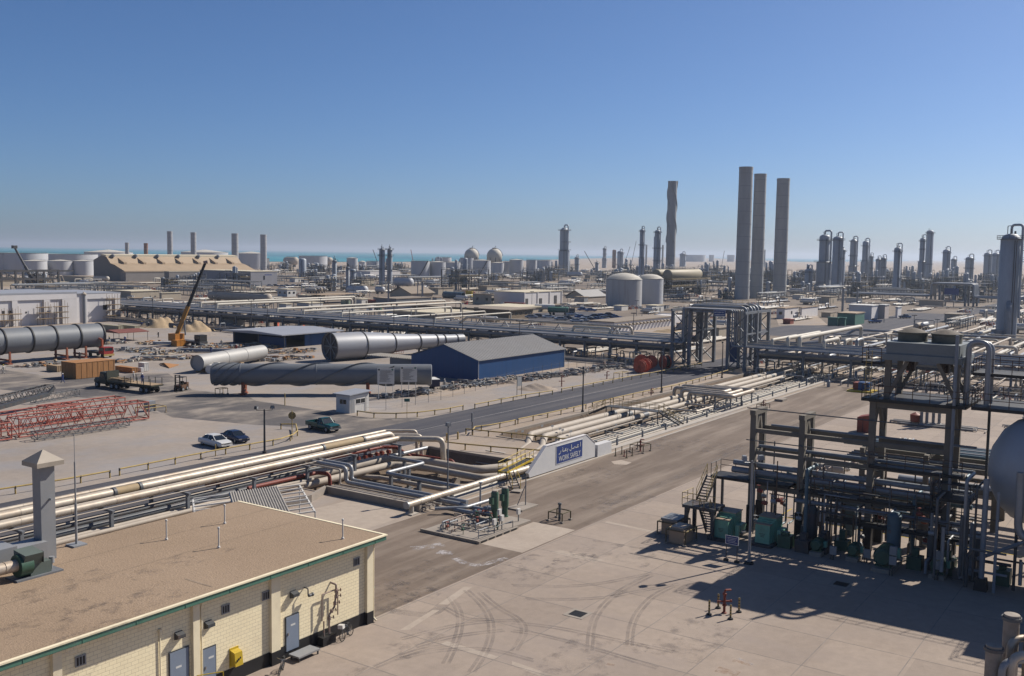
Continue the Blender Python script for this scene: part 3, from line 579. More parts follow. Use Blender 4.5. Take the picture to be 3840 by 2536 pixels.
for i, (v, r, z, m_, u1, nm) in enumerate([(78.0, .16, .45, cream_pipe, 78, 'thin pale'), (77.3, .22, .5, dark_pipe, 78, 'dark'), (76.5, .12, .42, white_pipe, 72, 'thin white'), (75.2, .33, .6, dark_pipe, 72, 'thick dark'), (74.3, .18, .45, cream_pipe, 72, 'pale'), (73.4, .2, .5, cream_pipe, 70, 'dusty pale')]):
    pipeline([(8, v, z), (u1-4, v, z), (u1, v-.4, z)], r, m_, nm+' pipe on the lower level under the front silver rack', 'lower level pipes')
# loops dropping off the rack towards the pumps
for i, (u, r, v1) in enumerate(((73.95, .22, 55.5), (72.95, .22, 55.5), (71.9, .09, 57))):
    pipeline([(u, 77.2, 2.0), (u, 70.4-.2*i, 2.0), (u, 70.4-.2*i, .5), (u, v1, .5)], r, aluB if i < 2 else cream_pipe, ('right of the two grey pipes stepping down from the front rack towards the green pumps', 'left of the two grey pipes stepping down from the front rack towards the green pumps', 'thin pale line stepping down beside the two grey pipes')[i], 'pipes stepping down to the pumps')
for i, (u, r) in enumerate(((71.2, .1), (70.7, .16), (70.3, .06))): pipeline([(u, 70, .5), (u, 57.2, .5)], r, cream_pipe, ordinal(i)+' pale line beside the pit kerb, counted away from the stepped grey pipes', 'pale lines beside the pit kerb')
pipeline([(91.0, 74.4, .75), (84.2, 74.4, .75), (84.1, 69.1, .75), (77.8, 69.1, .75), (77.6, 58.1, .75)], .21, aluB, 'grey pipe running in a zigzag over the pit', bands=3.1)
t = thing('header_pipe', 'long silver header pipe with blind end on a stubby column beside the pumps', 'pipe', (68.4, 58.1, 0))
mb = MB(); mb.pipe([(68.3, 58.1, .95), (88, 58.1, .95), (93, 58.3, .9)], .3, 14)
for u in (70, 71.5, 73.2, 78, 82, 86): mb.tube((u, 58.1, .95), (u+.05, 58.1, .95), .315, n=14)
obj('pipe', mb, alu, t)
mb = MB(); mb.tube((68.9, 58.1, .1), (68.9, 58.1, .8), .24); mb.mm((68.4, 57.6, 0), (69.4, 58.6, .12)); obj('column', mb, conc_lt, t)
mb = MB(); mb.tube((68.15, 58.1, .95), (68.3, 58.1, .95), .36, n=14); obj('blind_flange', mb, aluB, t)
pipeline([(58, 76.3, .15), (84.8, 76.1, .1), (88.4, 73.0, -.25), (88.6, 65.3, -.35), (91.5, 63.8, -.35), (99, 63.8, -.4)], .52, cream_pipe, 'widest dusty pipe sweeping round through the pit', 'wide dusty pipes in the pit', n=18, bend=3.5)
pipeline([(58, 74.1, .0), (84.2, 74.0, -.1), (86.1, 71.5, -.3), (86.1, 63.0, -.4), (88.6, 61.5, -.4), (99, 61.5, -.45)], .39, cream_pipe, 'second wide dusty pipe sweeping through the pit, nearer the pumps', 'wide dusty pipes in the pit', n=18, bend=3.5)
pipeline([(78, 76.9, -.6), (80.5, 72.5, -.7), (80.5, 64, -.7), (83, 62.4, -.7), (99, 62.4, -.7)], .25, cream_pipe, 'third dusty pipe low in the middle of the pit', 'wide dusty pipes in the pit', n=12, bend=3)
for i in range(11):
    v = 59.15+.42*i; pipeline([(71.5+.55*(i % 3), v, -1.2+.05*(i % 4)), (99, v, -1.0+.05*(i % 4))], (.07, .11, .15, .06)[i % 4], (white_pipe, cream_pipe, cream_pipe)[i % 3], ordinal(i)+' small pale pipe across the pit floor, counted from the kerb side', 'small pipes on the pit floor')
for i, (u, v) in enumerate(((77.6, 60.2), (77.6, 64.4), (77.8, 68.4), (81.5, 69.1), (84.15, 72), (88.5, 67.5), (86.1, 66.2), (73.4, 64), (73.4, 67.5), (88.5, 70.4), (80.5, 67))):
    mb = MB(); hgh = (.52, .52, .52, .52, .52, -.9, -.85, .22, .22, -.85, -1.0)[i]; fat = .55 if hgh < 0 else .16; mb.mm((u-fat, v-.16, -1.65), (u+fat, v+.16, hgh)); mb.mm((u-.35, v-.3, -1.65), (u+.35, v+.3, -1.45))
    one('pipe_stand', mb, conc if hgh < 0 else steel, 'concrete saddle holding a wide dusty pipe in the pit' if hgh < 0 else 'grey post holding up a pipe over the pit', 'pipe stand', 'concrete saddles in the pit' if hgh < 0 else 'grey posts in the pit')
pipeline([(62, 78.35, 1.0), (87.0, 78.0, 1.0), (88.4, 76.9, .9), (88.9, 74.8, -.2), (88.9, 74.2, -1.4)], .19, red_pipe, 'red fire water main running under the silver rack and bending into the pit', 'red fire water pipes')
pipeline([(90.3, 76.3, -.2), (91.0, 70.6, -.3), (91.2, 69.4, -1.5)], .17, red_pipe, 'red fire water pipe along the shaded pit edge', 'red fire water pipes')
pipeline([(64, 74.6, .9), (73, 74.3, .9), (73.4, 73.0, .9), (73.4, 72.8, -1.4)], .2, red_pipe, 'red fire water pipe under the near end of the silver rack', 'red fire water pipes')
t = thing('red_valve_cluster', 'cluster of red valves and flanges behind the zigzag pipe', 'valve', (85.5, 77, 0))
for i in range(6):
    u = 82.2+1.0*i; mb = MB(); mb.lathe([(0, -.25), (.2, -.25), (.24, 0), (.2, .25), (0, .25)], (u, 77.2-.15*(i % 2), .55), 10, 'y'); mb.tube((u, 77.2, .5), (u, 77.2, 1.15), .04); mb.lathe([(.18, -.02), (.22, -.02), (.22, .02), (.18, .02)], (u, 77.2, 1.15), 10); mb.tube((u, 77.2, 0), (u, 77.2, .5), .09); obj('valve', mb, red_pipe, t)
# steps down the bank
t = thing('pit_steps', 'flight of pale steps with open treads down the shaded bank of the pit', 'steps', (94, 68.5, -1.6))
for i in range(8):
    f = i/7; mb = MB(); mb.mm((97.1-5.2*f-.22, 67.2-.2*f, .02-1.5*f), (97.1-5.2*f+.22, 70.0-1.2*f, .08-1.5*f)); obj('tread', mb, conc_lt, t)
# yellow platform over the pipes
P1, P2 = g('F', 2246, 915, 1.25), g('G', 120, 790, 1.25); d = (P2-P1); d.z = 0; L_ = d.length; d.normalize(); n_ = Vector((d.y, -d.x, 0))
t = thing('yellow_platform', 'yellow stepped access platform over the pipes beside the white wall', 'platform', (P1.x, P1.y, -1.5))
mb = MB(); a, b_ = P1, P1+d*L_; w_ = n_*1.0
mb.beam(a, b_, .08, .22); mb.beam(a+w_, b_+w_, .08, .22); mb.beam(a, a+w_, .08, .22); mb.beam(b_, b_+w_, .08, .22); obj('frame', mb, ybright, t)
mb = MB(); mb.quad(a, a+w_, b_+w_, b_); obj('deck', mb, steel_dk, t)
mb = MB(); mb.rails([a+w_*1, a, b_], 1.05, .028, 1.3); mb.rails([a+w_+d*1.6, b_+w_], 1.05, .028, 1.3); obj('railing', mb, ybright, t)
f = g('G', 40, 1075, .15); tp = a+w_+d*.7
mb = MB(); dd = Vector((f.x-tp.x, f.y-tp.y, 0)).normalized(); s_ = Vector((-dd.y, dd.x, 0))*.42
for sgn in (-1, 1): mb.beam(tp+s_*sgn, f+s_*sgn, .05, .2)
for k in range(7): c = tp.lerp(f, (k+.5)/7); mb.beam(c-s_, c+s_, .24, .04)
obj('stair', mb, steel_dk, t)
for sgn in (-1, 1): mb = MB(); mb.tube(tp+s_*sgn+Vector((0, 0, 1)), f+s_*sgn+Vector((0, 0, 1)), .028); mb.tube(f+s_*sgn, f+s_*sgn+Vector((0, 0, 1)), .028); mb.tube(tp.lerp(f, .5)+s_*sgn, tp.lerp(f, .5)+s_*sgn+Vector((0, 0, 1)), .028); obj('handrail', mb, ybright, t)
for c in (a, a+w_, b_, b_+w_, (a+b_)/2): mb = MB(); mb.tube((c.x, c.y, -1.6), c, .06); obj('leg', mb, steel_dk, t)
mb = MB(); mb.box((f.x+dd.x*.5, f.y+dd.y*.5, .12), (1.3, 1.0, .1), .3); one('landing_slab', mb, conc, 'small grey landing slab at the foot of the yellow stair', 'slab')
# pumps on their plinth
t = thing('pump_plinth', 'kerbed concrete pump plinth with dark stained edge beside the pale slab', 'plinth', (69, 51, 0))
mb = MB(); mb.mm((65.2, 47.9, 0), (73.4, 53.6, .16)); mb.mm((65.0, 47.7, 0), (65.2, 53.8, .24)); mb.mm((65.0, 47.5, 0), (70.8, 47.7, .22)); obj('slab', mb, conc, t)
mb = MB()
for k in range(5): mb.mm((65.3+1.1*k, 47.47, .04), (66.1+1.1*k, 47.5, .18))
obj('black_band', mb, black, t)
for i, u in enumerate((71.4, 73.0)):
    v = 50.5; t = thing('vertical_pump', ('left' if i == 0 else 'right')+' one of the two tall dark green vertical pumps on the kerbed plinth', 'pump', (u, v, .16), 'green vertical pumps')
    mb = MB(); mb.lathe([(0, .16), (.33, .16), (.33, .24), (.26, .26), (.26, 1.0), (.3, 1.05), (.3, 1.15), (0, 1.15)], (u, v, 0), 18); obj('pump_casing', mb, green, t)
    mb = MB(); mb.lathe([(0, 1.15), (.34, 1.15), (.34, 2.6), (.3, 2.75), (0, 2.8)], (u, v, 0), 18); mt = obj('motor', mb, green, t)
    mb = MB(); mb.lathe([(0, 2.78), (.28, 2.78), (.26, 2.9), (0, 2.92)], (u, v, 0), 16); obj('fan_cowl', mb, cream_pipe, mt)
    mb = MB(); mb.mm((u-.62, v-.2, 1.7), (u-.33, v+.2, 2.3)); obj('terminal_box', mb, green, mt)
    mb = MB(); mb.pipe([(u, v+.2, .6), (u, v+2.2, .6), (u, v+2.2, .4), (u, 55.8, .4)], .2, 12); obj('discharge_pipe', mb, grey_pipe, t)
    mb = MB()
    for k in (1.0, 1.25, 1.8): mb.lathe([(0, -.04), (.3, -.04), (.3, .04), (0, .04)], (u, v+k, .6), 12, 'y')
    obj('flange', mb, red_pipe if i == 0 else grey_pipe, t)
rnd = random.Random(3)
t = thing('pump_pipework', 'dense tangle of small grey pipes, valves and grey boxes in front of the green pumps', 'pipework', (68, 50.5, .16))
for k in range(16):
    u = 65.6+rnd.random()*5.2; v = 48.2+rnd.random()*4.6; h_ = .25+rnd.random()*.5; mb = MB(); l_ = .8+rnd.random()*2.2
    pts = [(u, v, .16), (u, v, .16+h_), (u+l_, v, .16+h_), (u+l_, v, .16)] if k % 2 else [(u, v, .16), (u, v, .16+h_), (u, min(53.3, v+l_), .16+h_), (u, min(53.3, v+l_), .16)]
    mb.pipe(pts, .03+.03*rnd.random(), 7); obj('pipe', mb, (dark_pipe, grey_pipe, cream_pipe, rp)[k % 4], t)
for k in range(12):
    u = 66+rnd.random()*4.8; v = 48.3+rnd.random()*4; z = .45+rnd.random()*.3; mb = MB(); mb.lathe([(0, -.12), (.11, -.12), (.14, 0), (.11, .12), (0, .12)], (u, v, z), 8, 'x'); mb.tube((u, v, .16), (u, v, z+.35), .03, n=6); mb.lathe([(0, -.015), (.14, -.015), (.14, .015), (0, .015)], (u, v, z+.35), 10); obj('valve', mb, (dark_pipe, red_pipe, green)[k % 3], t)
for (u, v, z) in ((68.0, 48.1, .9), (69.4, 48.3, .9), (72.4, 48.6, .8), (70.6, 49.4, 1.0)):
    mb = MB(); mb.mm((u-.2, v-.1, z), (u+.2, v+.1, z+.5)); o = obj('switch_box', mb, white, t); mb = MB(); mb.tube((u, v, .16), (u, v, z), .05); obj('post', mb, steel, o)
pipeline([(66.2, 52.2, .16), (66.2, 52.2, .75), (66.2, 47.9, .75), (70.5, 47.9, .75), (70.5, 47.9, .16)], .035, dark_pipe, 'thin dark guard pipe round the front of the pump plinth')
pipeline([(70.2, 56.4, .5), (72, 54.2, .6), (76.4, 54.0, .6)], .17, aluB, 'short silver pipe bending down behind the green pumps', bend=4)
mb = MB(); p = g('F', 2080, 1240); mb.tube(p, p+Vector((0, 0, 2.3)), .09); mb.lathe([(0, 2.3), (.2, 2.3), (.2, 2.38), (0, 2.4)], p, 12); one('vent_post', mb, aluB, 'grey vent post with flat cap left of the green pumps', 'post')
t = thing('lamp_bracket', 'slim grey post with raking strut standing on a slab right of the green pumps', 'post', g('G', 125, 1235))
p = g('G', 125, 1235); mb = MB(); mb.tube(p, p+Vector((0, 0, 2.9)), .05); obj('post', mb, steel, t); mb = MB(); mb.tube(p+Vector((-1.1, .2, .3)), p+Vector((-.1, 0, 2.0)), .04); obj('strut', mb, steel, t)
mb = MB(); mb.mm((p.x-1.9, p.y-.9, .0), (p.x+.9, p.y+.9, .14)); one('pad', mb, conc, 'flat concrete pad with manhole right of the green pumps', 'slab')
# sign wall
t = thing('sign_wall', 'white rendered wall with sloping ends carrying a blue bilingual safety sign', 'wall', (95, 57.6, 0))
mb = MB(); mb.prof([(87.7, .1), (87.5, .55), (91, 2.98), (99.6, 3.0), (101.7, 1.72), (101.8, .1)], 1, 57.5, 57.86); obj('wall', mb, mat('white_render', (.68, .67, .66), .85, 0, .06, .8, ((.5, .47, .43), .4, .8), .2), t)
mb = MB(); mb.prof([(87.45, .55), (91, 3.0), (90.9, 3.05), (87.38, .6)], 1, 57.46, 57.9); mb.prof([(91, 3.0), (99.6, 3.02), (99.6, 3.08), (91, 3.06)], 1, 57.46, 57.9); mb.prof([(99.6, 3.02), (101.73, 1.74), (101.78, 1.8), (99.62, 3.08)], 1, 57.46, 57.9); obj('coping', mb, white_b, t)
mb = MB(); mb.mm((93.0, 57.46, .64), (98.7, 57.499, 2.66)); pn = obj('sign_panel', mb, sign_blue, t)
mb = MB()
for a, b_ in (((92.97, 57.455, .61), (98.73, 57.5, .66)), ((92.97, 57.455, 2.64), (98.73, 57.5, 2.69)), ((92.97, 57.455, .66), (93.02, 57.5, 2.64)), ((98.68, 57.455, .66), (98.73, 57.5, 2.64))): mb.mm(a, b_)
obj('sign_frame', mb, sign_white, pn)
def letters(txt, x0, x1, z0, z1, y, parent, m_, ux=Vector((1, 0, 0)), org=None, nm='lettering'):
    cu = bpy.data.curves.new('lettering', 'FONT'); cu.body = txt; cu.size = 1; cu.extrude = .004; cu.resolution_u = 3
    to = bpy.data.objects.new('lettering_src', cu); COL.objects.link(to); bpy.context.view_layer.update()
    me = to.evaluated_get(bpy.context.evaluated_depsgraph_get()).to_mesh(); vs_ = [v.co.copy() for v in me.vertices]; fs = [tuple(p.vertices) for p in me.polygons]
    to.to_mesh_clear(); bpy.data.objects.remove(to)
    xs = [v.x for v in vs_]; ys = [v.y for v in vs_]; a, b_, c, d_ = min(xs), max(xs), min(ys), max(ys); mb = MB()
    org = org or Vector((0, y, 0)); nn = ux.cross(Vector((0, 0, 1)))
    mb.add([Vector((org.x, org.y, 0))+ux*(x0+(v.x-a)/(b_-a)*(x1-x0))+Vector((0, 0, z0+(v.y-c)/(d_-c)*(z1-z0)))+nn*(.012+v.z) for v in vs_], fs)
    return obj(nm, mb, m_, parent)
letters('WORK SAFELY', 93.5, 98.25, .86, 1.46, 57.46, pn, sign_white)
mb = MB()
def stroke(pts, r=.045): # rounded brush strokes of the Arabic line
    for a, b_ in zip(pts, pts[1:]):
        a3, b3 = Vector((a[0], 57.45, a[1])), Vector((b_[0], 57.45, b_[1])); d = (b3-a3).normalized(); s_ = Vector((-d.z, 0, d.x))*r
        mb.add([p+Vector((0, o, 0)) for o in (-.012, .008) for p in (a3-s_-d*r*.6, b3-s_+d*r*.6, b3+s_+d*r*.6, a3+s_-d*r*.6)], [(0,1,2,3),(7,6,5,4),(0,4,5,1),(1,5,6,2),(2,6,7,3),(3,7,4,0)])
b0 = 1.87
stroke([(98.2, b0+.05), (98.2, b0+.5)])                                                          # alif
stroke([(97.75, b0+.28), (97.6, b0+.33), (97.48, b0+.25), (97.6, b0+.14), (97.85, b0+.05), (97.4, b0+.04), (97.1, b0+.04)])   # ain
stroke([(97.1, b0+.04), (97.0, b0+.16), (96.86, b0+.16), (96.8, b0+.04), (96.5, b0+.04)])          # mim
stroke([(96.2, b0+.52), (96.2, b0-.02), (96.1, b0-.13), (95.9, b0-.13), (95.82, b0)]); stroke([(96.5, b0+.04), (96.2, b0+.04)])   # lam
stroke([(95.4, b0+.2), (95.4, b0+.04), (95.1, b0+.04)]); stroke([(95.3, b0-.12), (95.27, b0-.15)], .05)   # ba
stroke([(94.85, b0+.24), (95.05, b0+.28), (94.75, b0+.05)]); stroke([(95.15, b0+.04), (94.3, b0+.04)])  # ha
stroke([(94.3, b0+.04), (94.25, b0+.22), (94.35, b0+.32)]); stroke([(94.3, b0+.45), (94.27, b0+.48)], .05)  # dhal
stroke([(93.9, b0+.16), (93.85, b0-.02), (93.7, b0-.13), (93.5, b0-.17)])                             # ra
obj('lettering', mb, sign_white, pn)
mb = MB(); mb.mm((102.1, 57.35, 0), (105.5, 58.3, 1.45)); one('white_block', mb, MATS['white_render'], 'low white rendered block to the right of the blue safety sign wall', 'wall')
# trench pipes to the right of the crossing
for i, (v, r) in enumerate(((70.35, .47), (68.2, .47), (66.0, .42))):
    z = .42; t = thing('pipeline', 'thick dusty pale pipe in the right trench, '+ordinal(i)+' of three from the road', 'pipe', (106, v, z), 'thick pipes in the right trench')
    mb = MB(); mb.pipe([(99, v-3.5, -.45), (104.3, v-1.6, -.4), (107.3, v, z), (212, v, z)], r, 16, 3); obj('pipe', mb, cream_pipe, t)
    for j, u in enumerate((128.6+1.0*i, 160+2*i, 188+2*i)): mb = MB(); mb.tube((u, v, z), (u+1.5, v, z), r+.03, n=16); obj('dark_collar', mb, dark_pipe, t)
    for u in range(112, 206, 9):
        mb = MB(); mb.mm((u-.14, v-.45, -.9), (u+.14, v+.45, z-r+.1)); one('pipe_saddle', mb, conc, 'concrete saddle under a thick pipe in the right trench', 'pipe saddle', 'saddles in the right trench')
for i in range(12):
    v = 59.3+.46*i; r = (.1, .15, .07, .12)[i % 4]; z = -.35+.06*(i % 3)
    pipeline([(99, v, -.5), (106.5, v, z), (150+3*(i % 4), v, z), (208, v, z)], r, (white_pipe, cream_pipe, white_pipe, cream_pipe, dark_pipe)[i % 5], ordinal(i)+' small pipe in the right trench, counted from the yard kerb', 'small pipes in the right trench', n=8)
pipeline([(106, 64.9, .25), (140, 64.9, .25), (208, 64.9, .25)], .12, white_pipe, 'slim pale pipe just in front of the three thick trench pipes', 'slim pipes beside the thick trench pipes', n=8)
pipeline([(112, 64.4, .5), (208, 64.4, .5)], .09, cream_pipe, 'slimmest pale pipe in front of the three thick trench pipes', 'slim pipes beside the thick trench pipes', n=8)
for i, u in enumerate(range(110, 208, 7)):
    t = thing('pipe_support', 'grey steel trestle over the small pipes of the right trench', 'pipe support', (u, 61.5, -.9), 'trestles in the right trench')
    for v in (59.0, 64.6): mb = MB(); mb.mm((u-.1, v-.1, -.9), (u+.1, v+.1, .9 if v < 60 else .35)); obj('post', mb, steel, t)
    mb = MB(); mb.mm((u-.09, 58.95, -.6), (u+.09, 64.65, -.48)); mb.mm((u-.09, 61.9, .12), (u+.09, 64.65, .24)) ; obj('beam', mb, steel, t)
# expansion loops
for i, (u0_, u1, v, vb, z) in enumerate(((147.3, 156.8, 58.9, 66.2, 2.1), (149.0, 155.2, 60.3, 68.2, 2.15), (150.6, 153.6, 61.6, 70.3, 2.2))):
    pipeline([(u0_, vb, .5), (u0_, vb, z), (u0_, v, z), (u1, v, z), (u1, vb, z), (u1, vb, .5)], .3, alu, ('outermost', 'middle', 'innermost')[i]+' of three raised silver expansion loops over the right trench', 'expansion loops', 2.6, 14)
pipeline([(136.8, 64.9, .4), (136.8, 64.9, .9), (136.8, 60.2, .9), (143.2, 60.2, .9), (143.2, 64.9, .9), (143.2, 64.9, .4)], .15, alu, 'small low expansion loop in front of the pipe bridge', 'expansion loops')
for i, (u, v) in enumerate(((147.6, 59.2), (156.6, 59.2), (147.4, 63.5), (156.8, 63.5), (152.1, 59.2))):
    t = thing('loop_support', 'grey steel post frame holding up the raised expansion loops', 'pipe support', (u, v, -.9), 'posts under the expansion loops')
    for dv in (-.0, 2.6): mb = MB(); mb.mm((u-.09, v+dv-.09, -.9), (u+.09, v+dv+.09, 1.75)); obj('post', mb, steel, t)
    mb = MB(); mb.mm((u-.09, v-.2, 1.62), (u+.09, v+2.8, 1.75)); obj('beam', mb, steel, t)
# foot bridge over trench pipes
t = thing('pipe_bridge', 'steel footbridge with pale railings and stairs over the three thick pipes', 'footbridge', (129.5, 66, 0))
mb = MB(); mb.mm((128.6, 62.4, 1.5), (130.4, 71.2, 1.6)); obj('deck', mb, steel_dk, t)
mb = MB()
for u in (128.6, 130.4): mb.rails([(u, 62.4, 1.6), (u, 71.2, 1.6)], 1.05, .03, 1.4)
obj('railing', mb, yellow, t)
for (v0_, v1_, z1, u2) in ((71.2, 74.0, 0.1, 130.0), (62.4, 59.2, -.0, 129.4)):
    mb = MB()
    for u in (128.8, 130.2): mb.beam((u, v0_, 1.5), (u, v1_, z1), .05, .22)
    for k in range(6): f = (k+.5)/6; mb.mm((128.8, v0_+(v1_-v0_)*f-.12, 1.5+(z1-1.5)*f), (130.2, v0_+(v1_-v0_)*f+.12, 1.54+(z1-1.5)*f))
    st = obj('stair', mb, steel_dk, t)
    for u in (128.75, 130.25):
        mb = MB()
        mb.tube((u, v0_, 2.6), (u, v1_, z1+1.05), .03); mb.tube((u, v0_, 2.1), (u, v1_, z1+.6), .03)
        for k in range(3): f = k/2; mb.tube((u, v0_+(v1_-v0_)*f, 1.5+(z1-1.5)*f), (u, v0_+(v1_-v0_)*f, 2.6+(z1-1.5)*f), .03)
        obj('handrail', mb, yellow, st)
for u in (128.7, 130.3):
    for v in (62.6, 67.1, 71.0): mb = MB(); mb.tube((u, v, -.9 if v < 74 else 0), (u, v, 1.5), .07); obj('leg', mb, steel_dk, t)
# little pipe marker plates
for i, (x, y) in enumerate(((40,535),(98,540),(280,488),(375,490),(445,515),(470,527),(545,540),(790,530),(965,478))):
    p = g('G', x, y, 1.15); t = thing('pipe_marker', 'small blank grey marker plate on a wire stem above the trench pipes', 'marker', (p.x, p.y, .2), 'marker plates over the trench pipes')
    mb = MB(); mb.mm((p.x-.28, p.y-.01, p.z-.12), (p.x+.28, p.y+.01, p.z+.14)); obj('plate', mb, duct, t); mb = MB(); mb.tube((p.x, p.y, .2), (p.x, p.y, p.z-.1), .015, n=5); obj('stem', mb, steel, t)
# ================================================================== ROADSIDE: rails, lamps, signs, hydrants
def guard_rail(pts, label, h=.72, m_=yellow, sp=3.4, grp='yellow pipe guard rails'):
    pts = [Vector((p[0], p[1], 0)) for p in pts]; t = thing('guard_rail', label, 'guard rail', pts[0], grp)
    mb = MB(); mb.pipe([p+Vector((0, 0, h)) for p in pts], .085, 8, 1.2, 2); obj('rail', mb, m_, t)
    L_ = [0]
    for a, b_ in zip(pts, pts[1:]): L_.append(L_[-1]+(b_-a).length)
    k = max(1, round(L_[-1]/sp))
    for i in range(k+1):
        s_ = L_[-1]*i/k; j = max(q_ for q_ in range(len(L_)-1) if L_[q_] <= s_+1e-6) ; a, b_ = pts[j], pts[j+1]; c = a.lerp(b_, (s_-L_[j])/max(1e-6, L_[j+1]-L_[j]))
        mb = MB(); mb.tube(c, c+Vector((0, 0, h-.06)), .085, n=8); p_ = obj('post', mb, m_, t)
        mb = MB(); mb.tube(c+Vector((0, 0, h-.2)), c+Vector((0, 0, h+.07)), .095, n=8); obj('clamp', mb, steel_dk, p_)
guard_rail([g('E',-900,1285), g('E',590,1050), g('E',1020,970)], 'yellow guard rail with a kinked end beyond the road, left behind the ventilation tower')
guard_rail([g('E',1110,950), g('E',1980,775), g('F',35,695), g('F',230,660), g('F',345,620), g('F',385,585), g('F',370,520), g('F',232,520)], 'yellow guard rail curving round the corner by the stop sign')
guard_rail([g('F',940,395), g('F',1080,415), g('F',1280,418), g('F',1475,410), g('F',1640,390), g('F',1760,375), g('F',1920,342)], 'yellow guard rail bending round the corner by the white guard hut')
guard_rail([g('F',2030,330), g('F',2260,285), g('G',75,245), g('G',375,200)], 'yellow guard rail on the far side of the road beyond the pipe trench')
guard_rail([g('C',460,1468), g('C',900,1385), g('C',1275,1318), g('C',1560,1262), g('C',1760,1222)], 'yellow guard rail on the far side of the road in front of the cable reels')
guard_rail([g('F',2010,575), g('F',2030,545), g('F',2165,528), g('F',2290,505), g('F',2375,488), g('G',30,480)], 'yellow guard rail on the near side of the road starting at the crossing')
guard_rail([g('G',55,472), g('G',325,415), g('G',575,358), g('G',685,332)], 'yellow guard rail on the near road side between the crossing and the tall lamp')
guard_rail([g('G',745,317), g('G',1150,222), g('G',1500,150), g('G',1850,50), g('C',2050,1275)], 'long yellow guard rail on the near road side past the footbridge')
guard_rail([(95.0, 79.0), (95.6, 73.2), (96.8, 68), (98.5, 62.5)], 'yellow guard rail along the pit edge of the crossing')
guard_rail([(104.3, 78.6), (105.0, 74), (106.2, 67.5), (106.6, 62)], 'yellow guard rail along the trench side of the crossing')
for i, (k, x, y) in enumerate((('F',1770,625),('F',1872,612))):
    p = g(k, x, y); mb = MB(); mb.tube(p, p+Vector((0, 0, .95)), .12, n=10); one('bollard', mb, yellow, ('left' if i == 0 else 'right')+' one of two short yellow bollards at the crossing mouth', 'bollard', 'bollards at the crossing')
def frame(c, w_, d_, h_, label, m_=yellow, name='pipe_barrier', cat='barrier'):
    t = thing(name, label, cat, c); mb = MB(); cs = [(c.x-w_/2, c.y-d_/2), (c.x+w_/2, c.y-d_/2), (c.x+w_/2, c.y+d_/2), (c.x-w_/2, c.y+d_/2)]
    for i in range(4): mb.tube((*cs[i], h_), (*cs[(i+1) % 4], h_), .055, n=8)
    obj('top_rail', mb, m_, t)
    for x, y in cs:
        mb = MB(); mb.tube((x, y, .12), (x, y, h_), .06, n=8); p_ = obj('post', mb, m_, t); mb = MB(); mb.box((x, y, .07), (.3, .3, .14)); obj('foot', mb, conc, p_)
    return t
def hydrant(p, label, h_=1.6):
    t = thing('fire_hydrant', label, 'fire hydrant', p); mb = MB(); mb.lathe([(0, 0), (.17, 0), (.17, .06), (.09, .08), (.09, .5), (.15, .52), (.15, .62), (.09, .64), (.09, h_-.35), (.14, h_-.33), (.14, h_-.2), (0, h_-.15)], p, 12); obj('standpipe', mb, red_pipe, t)
    mb = MB(); mb.pipe([p+Vector((0, 0, h_-.25)), p+Vector((0, 0, h_)), p+Vector((.45, -.25, h_-.05))], .07, 8); obj('nozzle', mb, red_pipe, t)
    for s_ in (-1, 1): mb = MB(); mb.tube(p+Vector((0, 0, h_*.52)), p+Vector((s_*-.3, s_*.3, h_*.52)), .06); mb.tube(p+Vector((s_*-.3, s_*.3, h_*.52)), p+Vector((s_*-.36, s_*.36, h_*.52)), .1); obj('outlet', mb, red_pipe, t)
    return t
hydrant(g('K', 1968, 950), 'red fire hydrant standing between four black and yellow posts in the yard')
bw = mat('hazard_post_paint', (.13, .105, .055), .7, 0, .2, 2)
for i, (x, y) in enumerate(((1828,965),(1912,905),(2105,942),(2026,1008))):
    p = g('K', x, y); t = thing('bollard', ('black and yellow banded post left of the yard hydrant', 'black and yellow banded post behind the yard hydrant', 'black and yellow banded post right of the yard hydrant', 'black and yellow banded post in front of the yard hydrant')[i], 'bollard', p, 'posts round the yard hydrant')
    mb = MB(); mb.tube(p, p+Vector((0, 0, 1.02)), .065, n=10); obj('post', mb, bw, t); mb = MB()
    for k in range(4): mb.tube(p+Vector((0, 0, .3+.2*k)), p+Vector((0, 0, .39+.2*k)), .068, n=10, caps=False)
    obj('yellow_bands', mb, yellow, t)
    mb = MB(); mb.lathe([(0, .1), (.17, .1), (.2, 0), (0, 0)][::-1], p, 10); obj('foot', mb, black, t)
c = g('G', 440, 1365); frame(c, 1.45, 1.45, .85, 'yellow pipe guard frame round a black standpipe beside the pale slab', bw)
mb = MB(); mb.tube(c, c+Vector((0, 0, 1.6)), .12); mb.lathe([(0, 1.45), (.17, 1.45), (.17, 1.6), (0, 1.65)], c, 12); one('standpipe', mb, dark_pipe, 'black capped standpipe inside the yellow guard frame beside the pale slab', 'standpipe')
c = g('G', 1190, 725); hydrant(c, 'red fire hydrant in a guard frame at the kerb right of the white block', 1.5); frame(c, 2.0, 1.8, .9, 'dark pipe guard frame round the kerbside hydrant', bw)
for i, (x, y) in enumerate(((960,770),(1018,752),(1040,772),(1063,788),(1115,768))):
    p = g('G', x, y); mb = MB(); mb.tube(p, p+Vector((0, 0, 1.0 if i != 2 else .75)), .06, n=8); mb.lathe([(0, .08), (.16, .08), (.18, 0)][::-1], p, 8); one('bollard', mb, red_pipe if i == 2 else bw, ordinal(i)+' thin post from the left in the row by the kerbside hydrant', 'bollard', 'posts by the kerbside hydrant')
c = g('H', -120, 780); 
c = g('G', 2330, 330); hydrant(c, 'small red hydrant by the distant trench kerb', 1.4); frame(c, 2.0, 1.4, .8, 'dark guard frame round the distant kerb hydrant', bw)
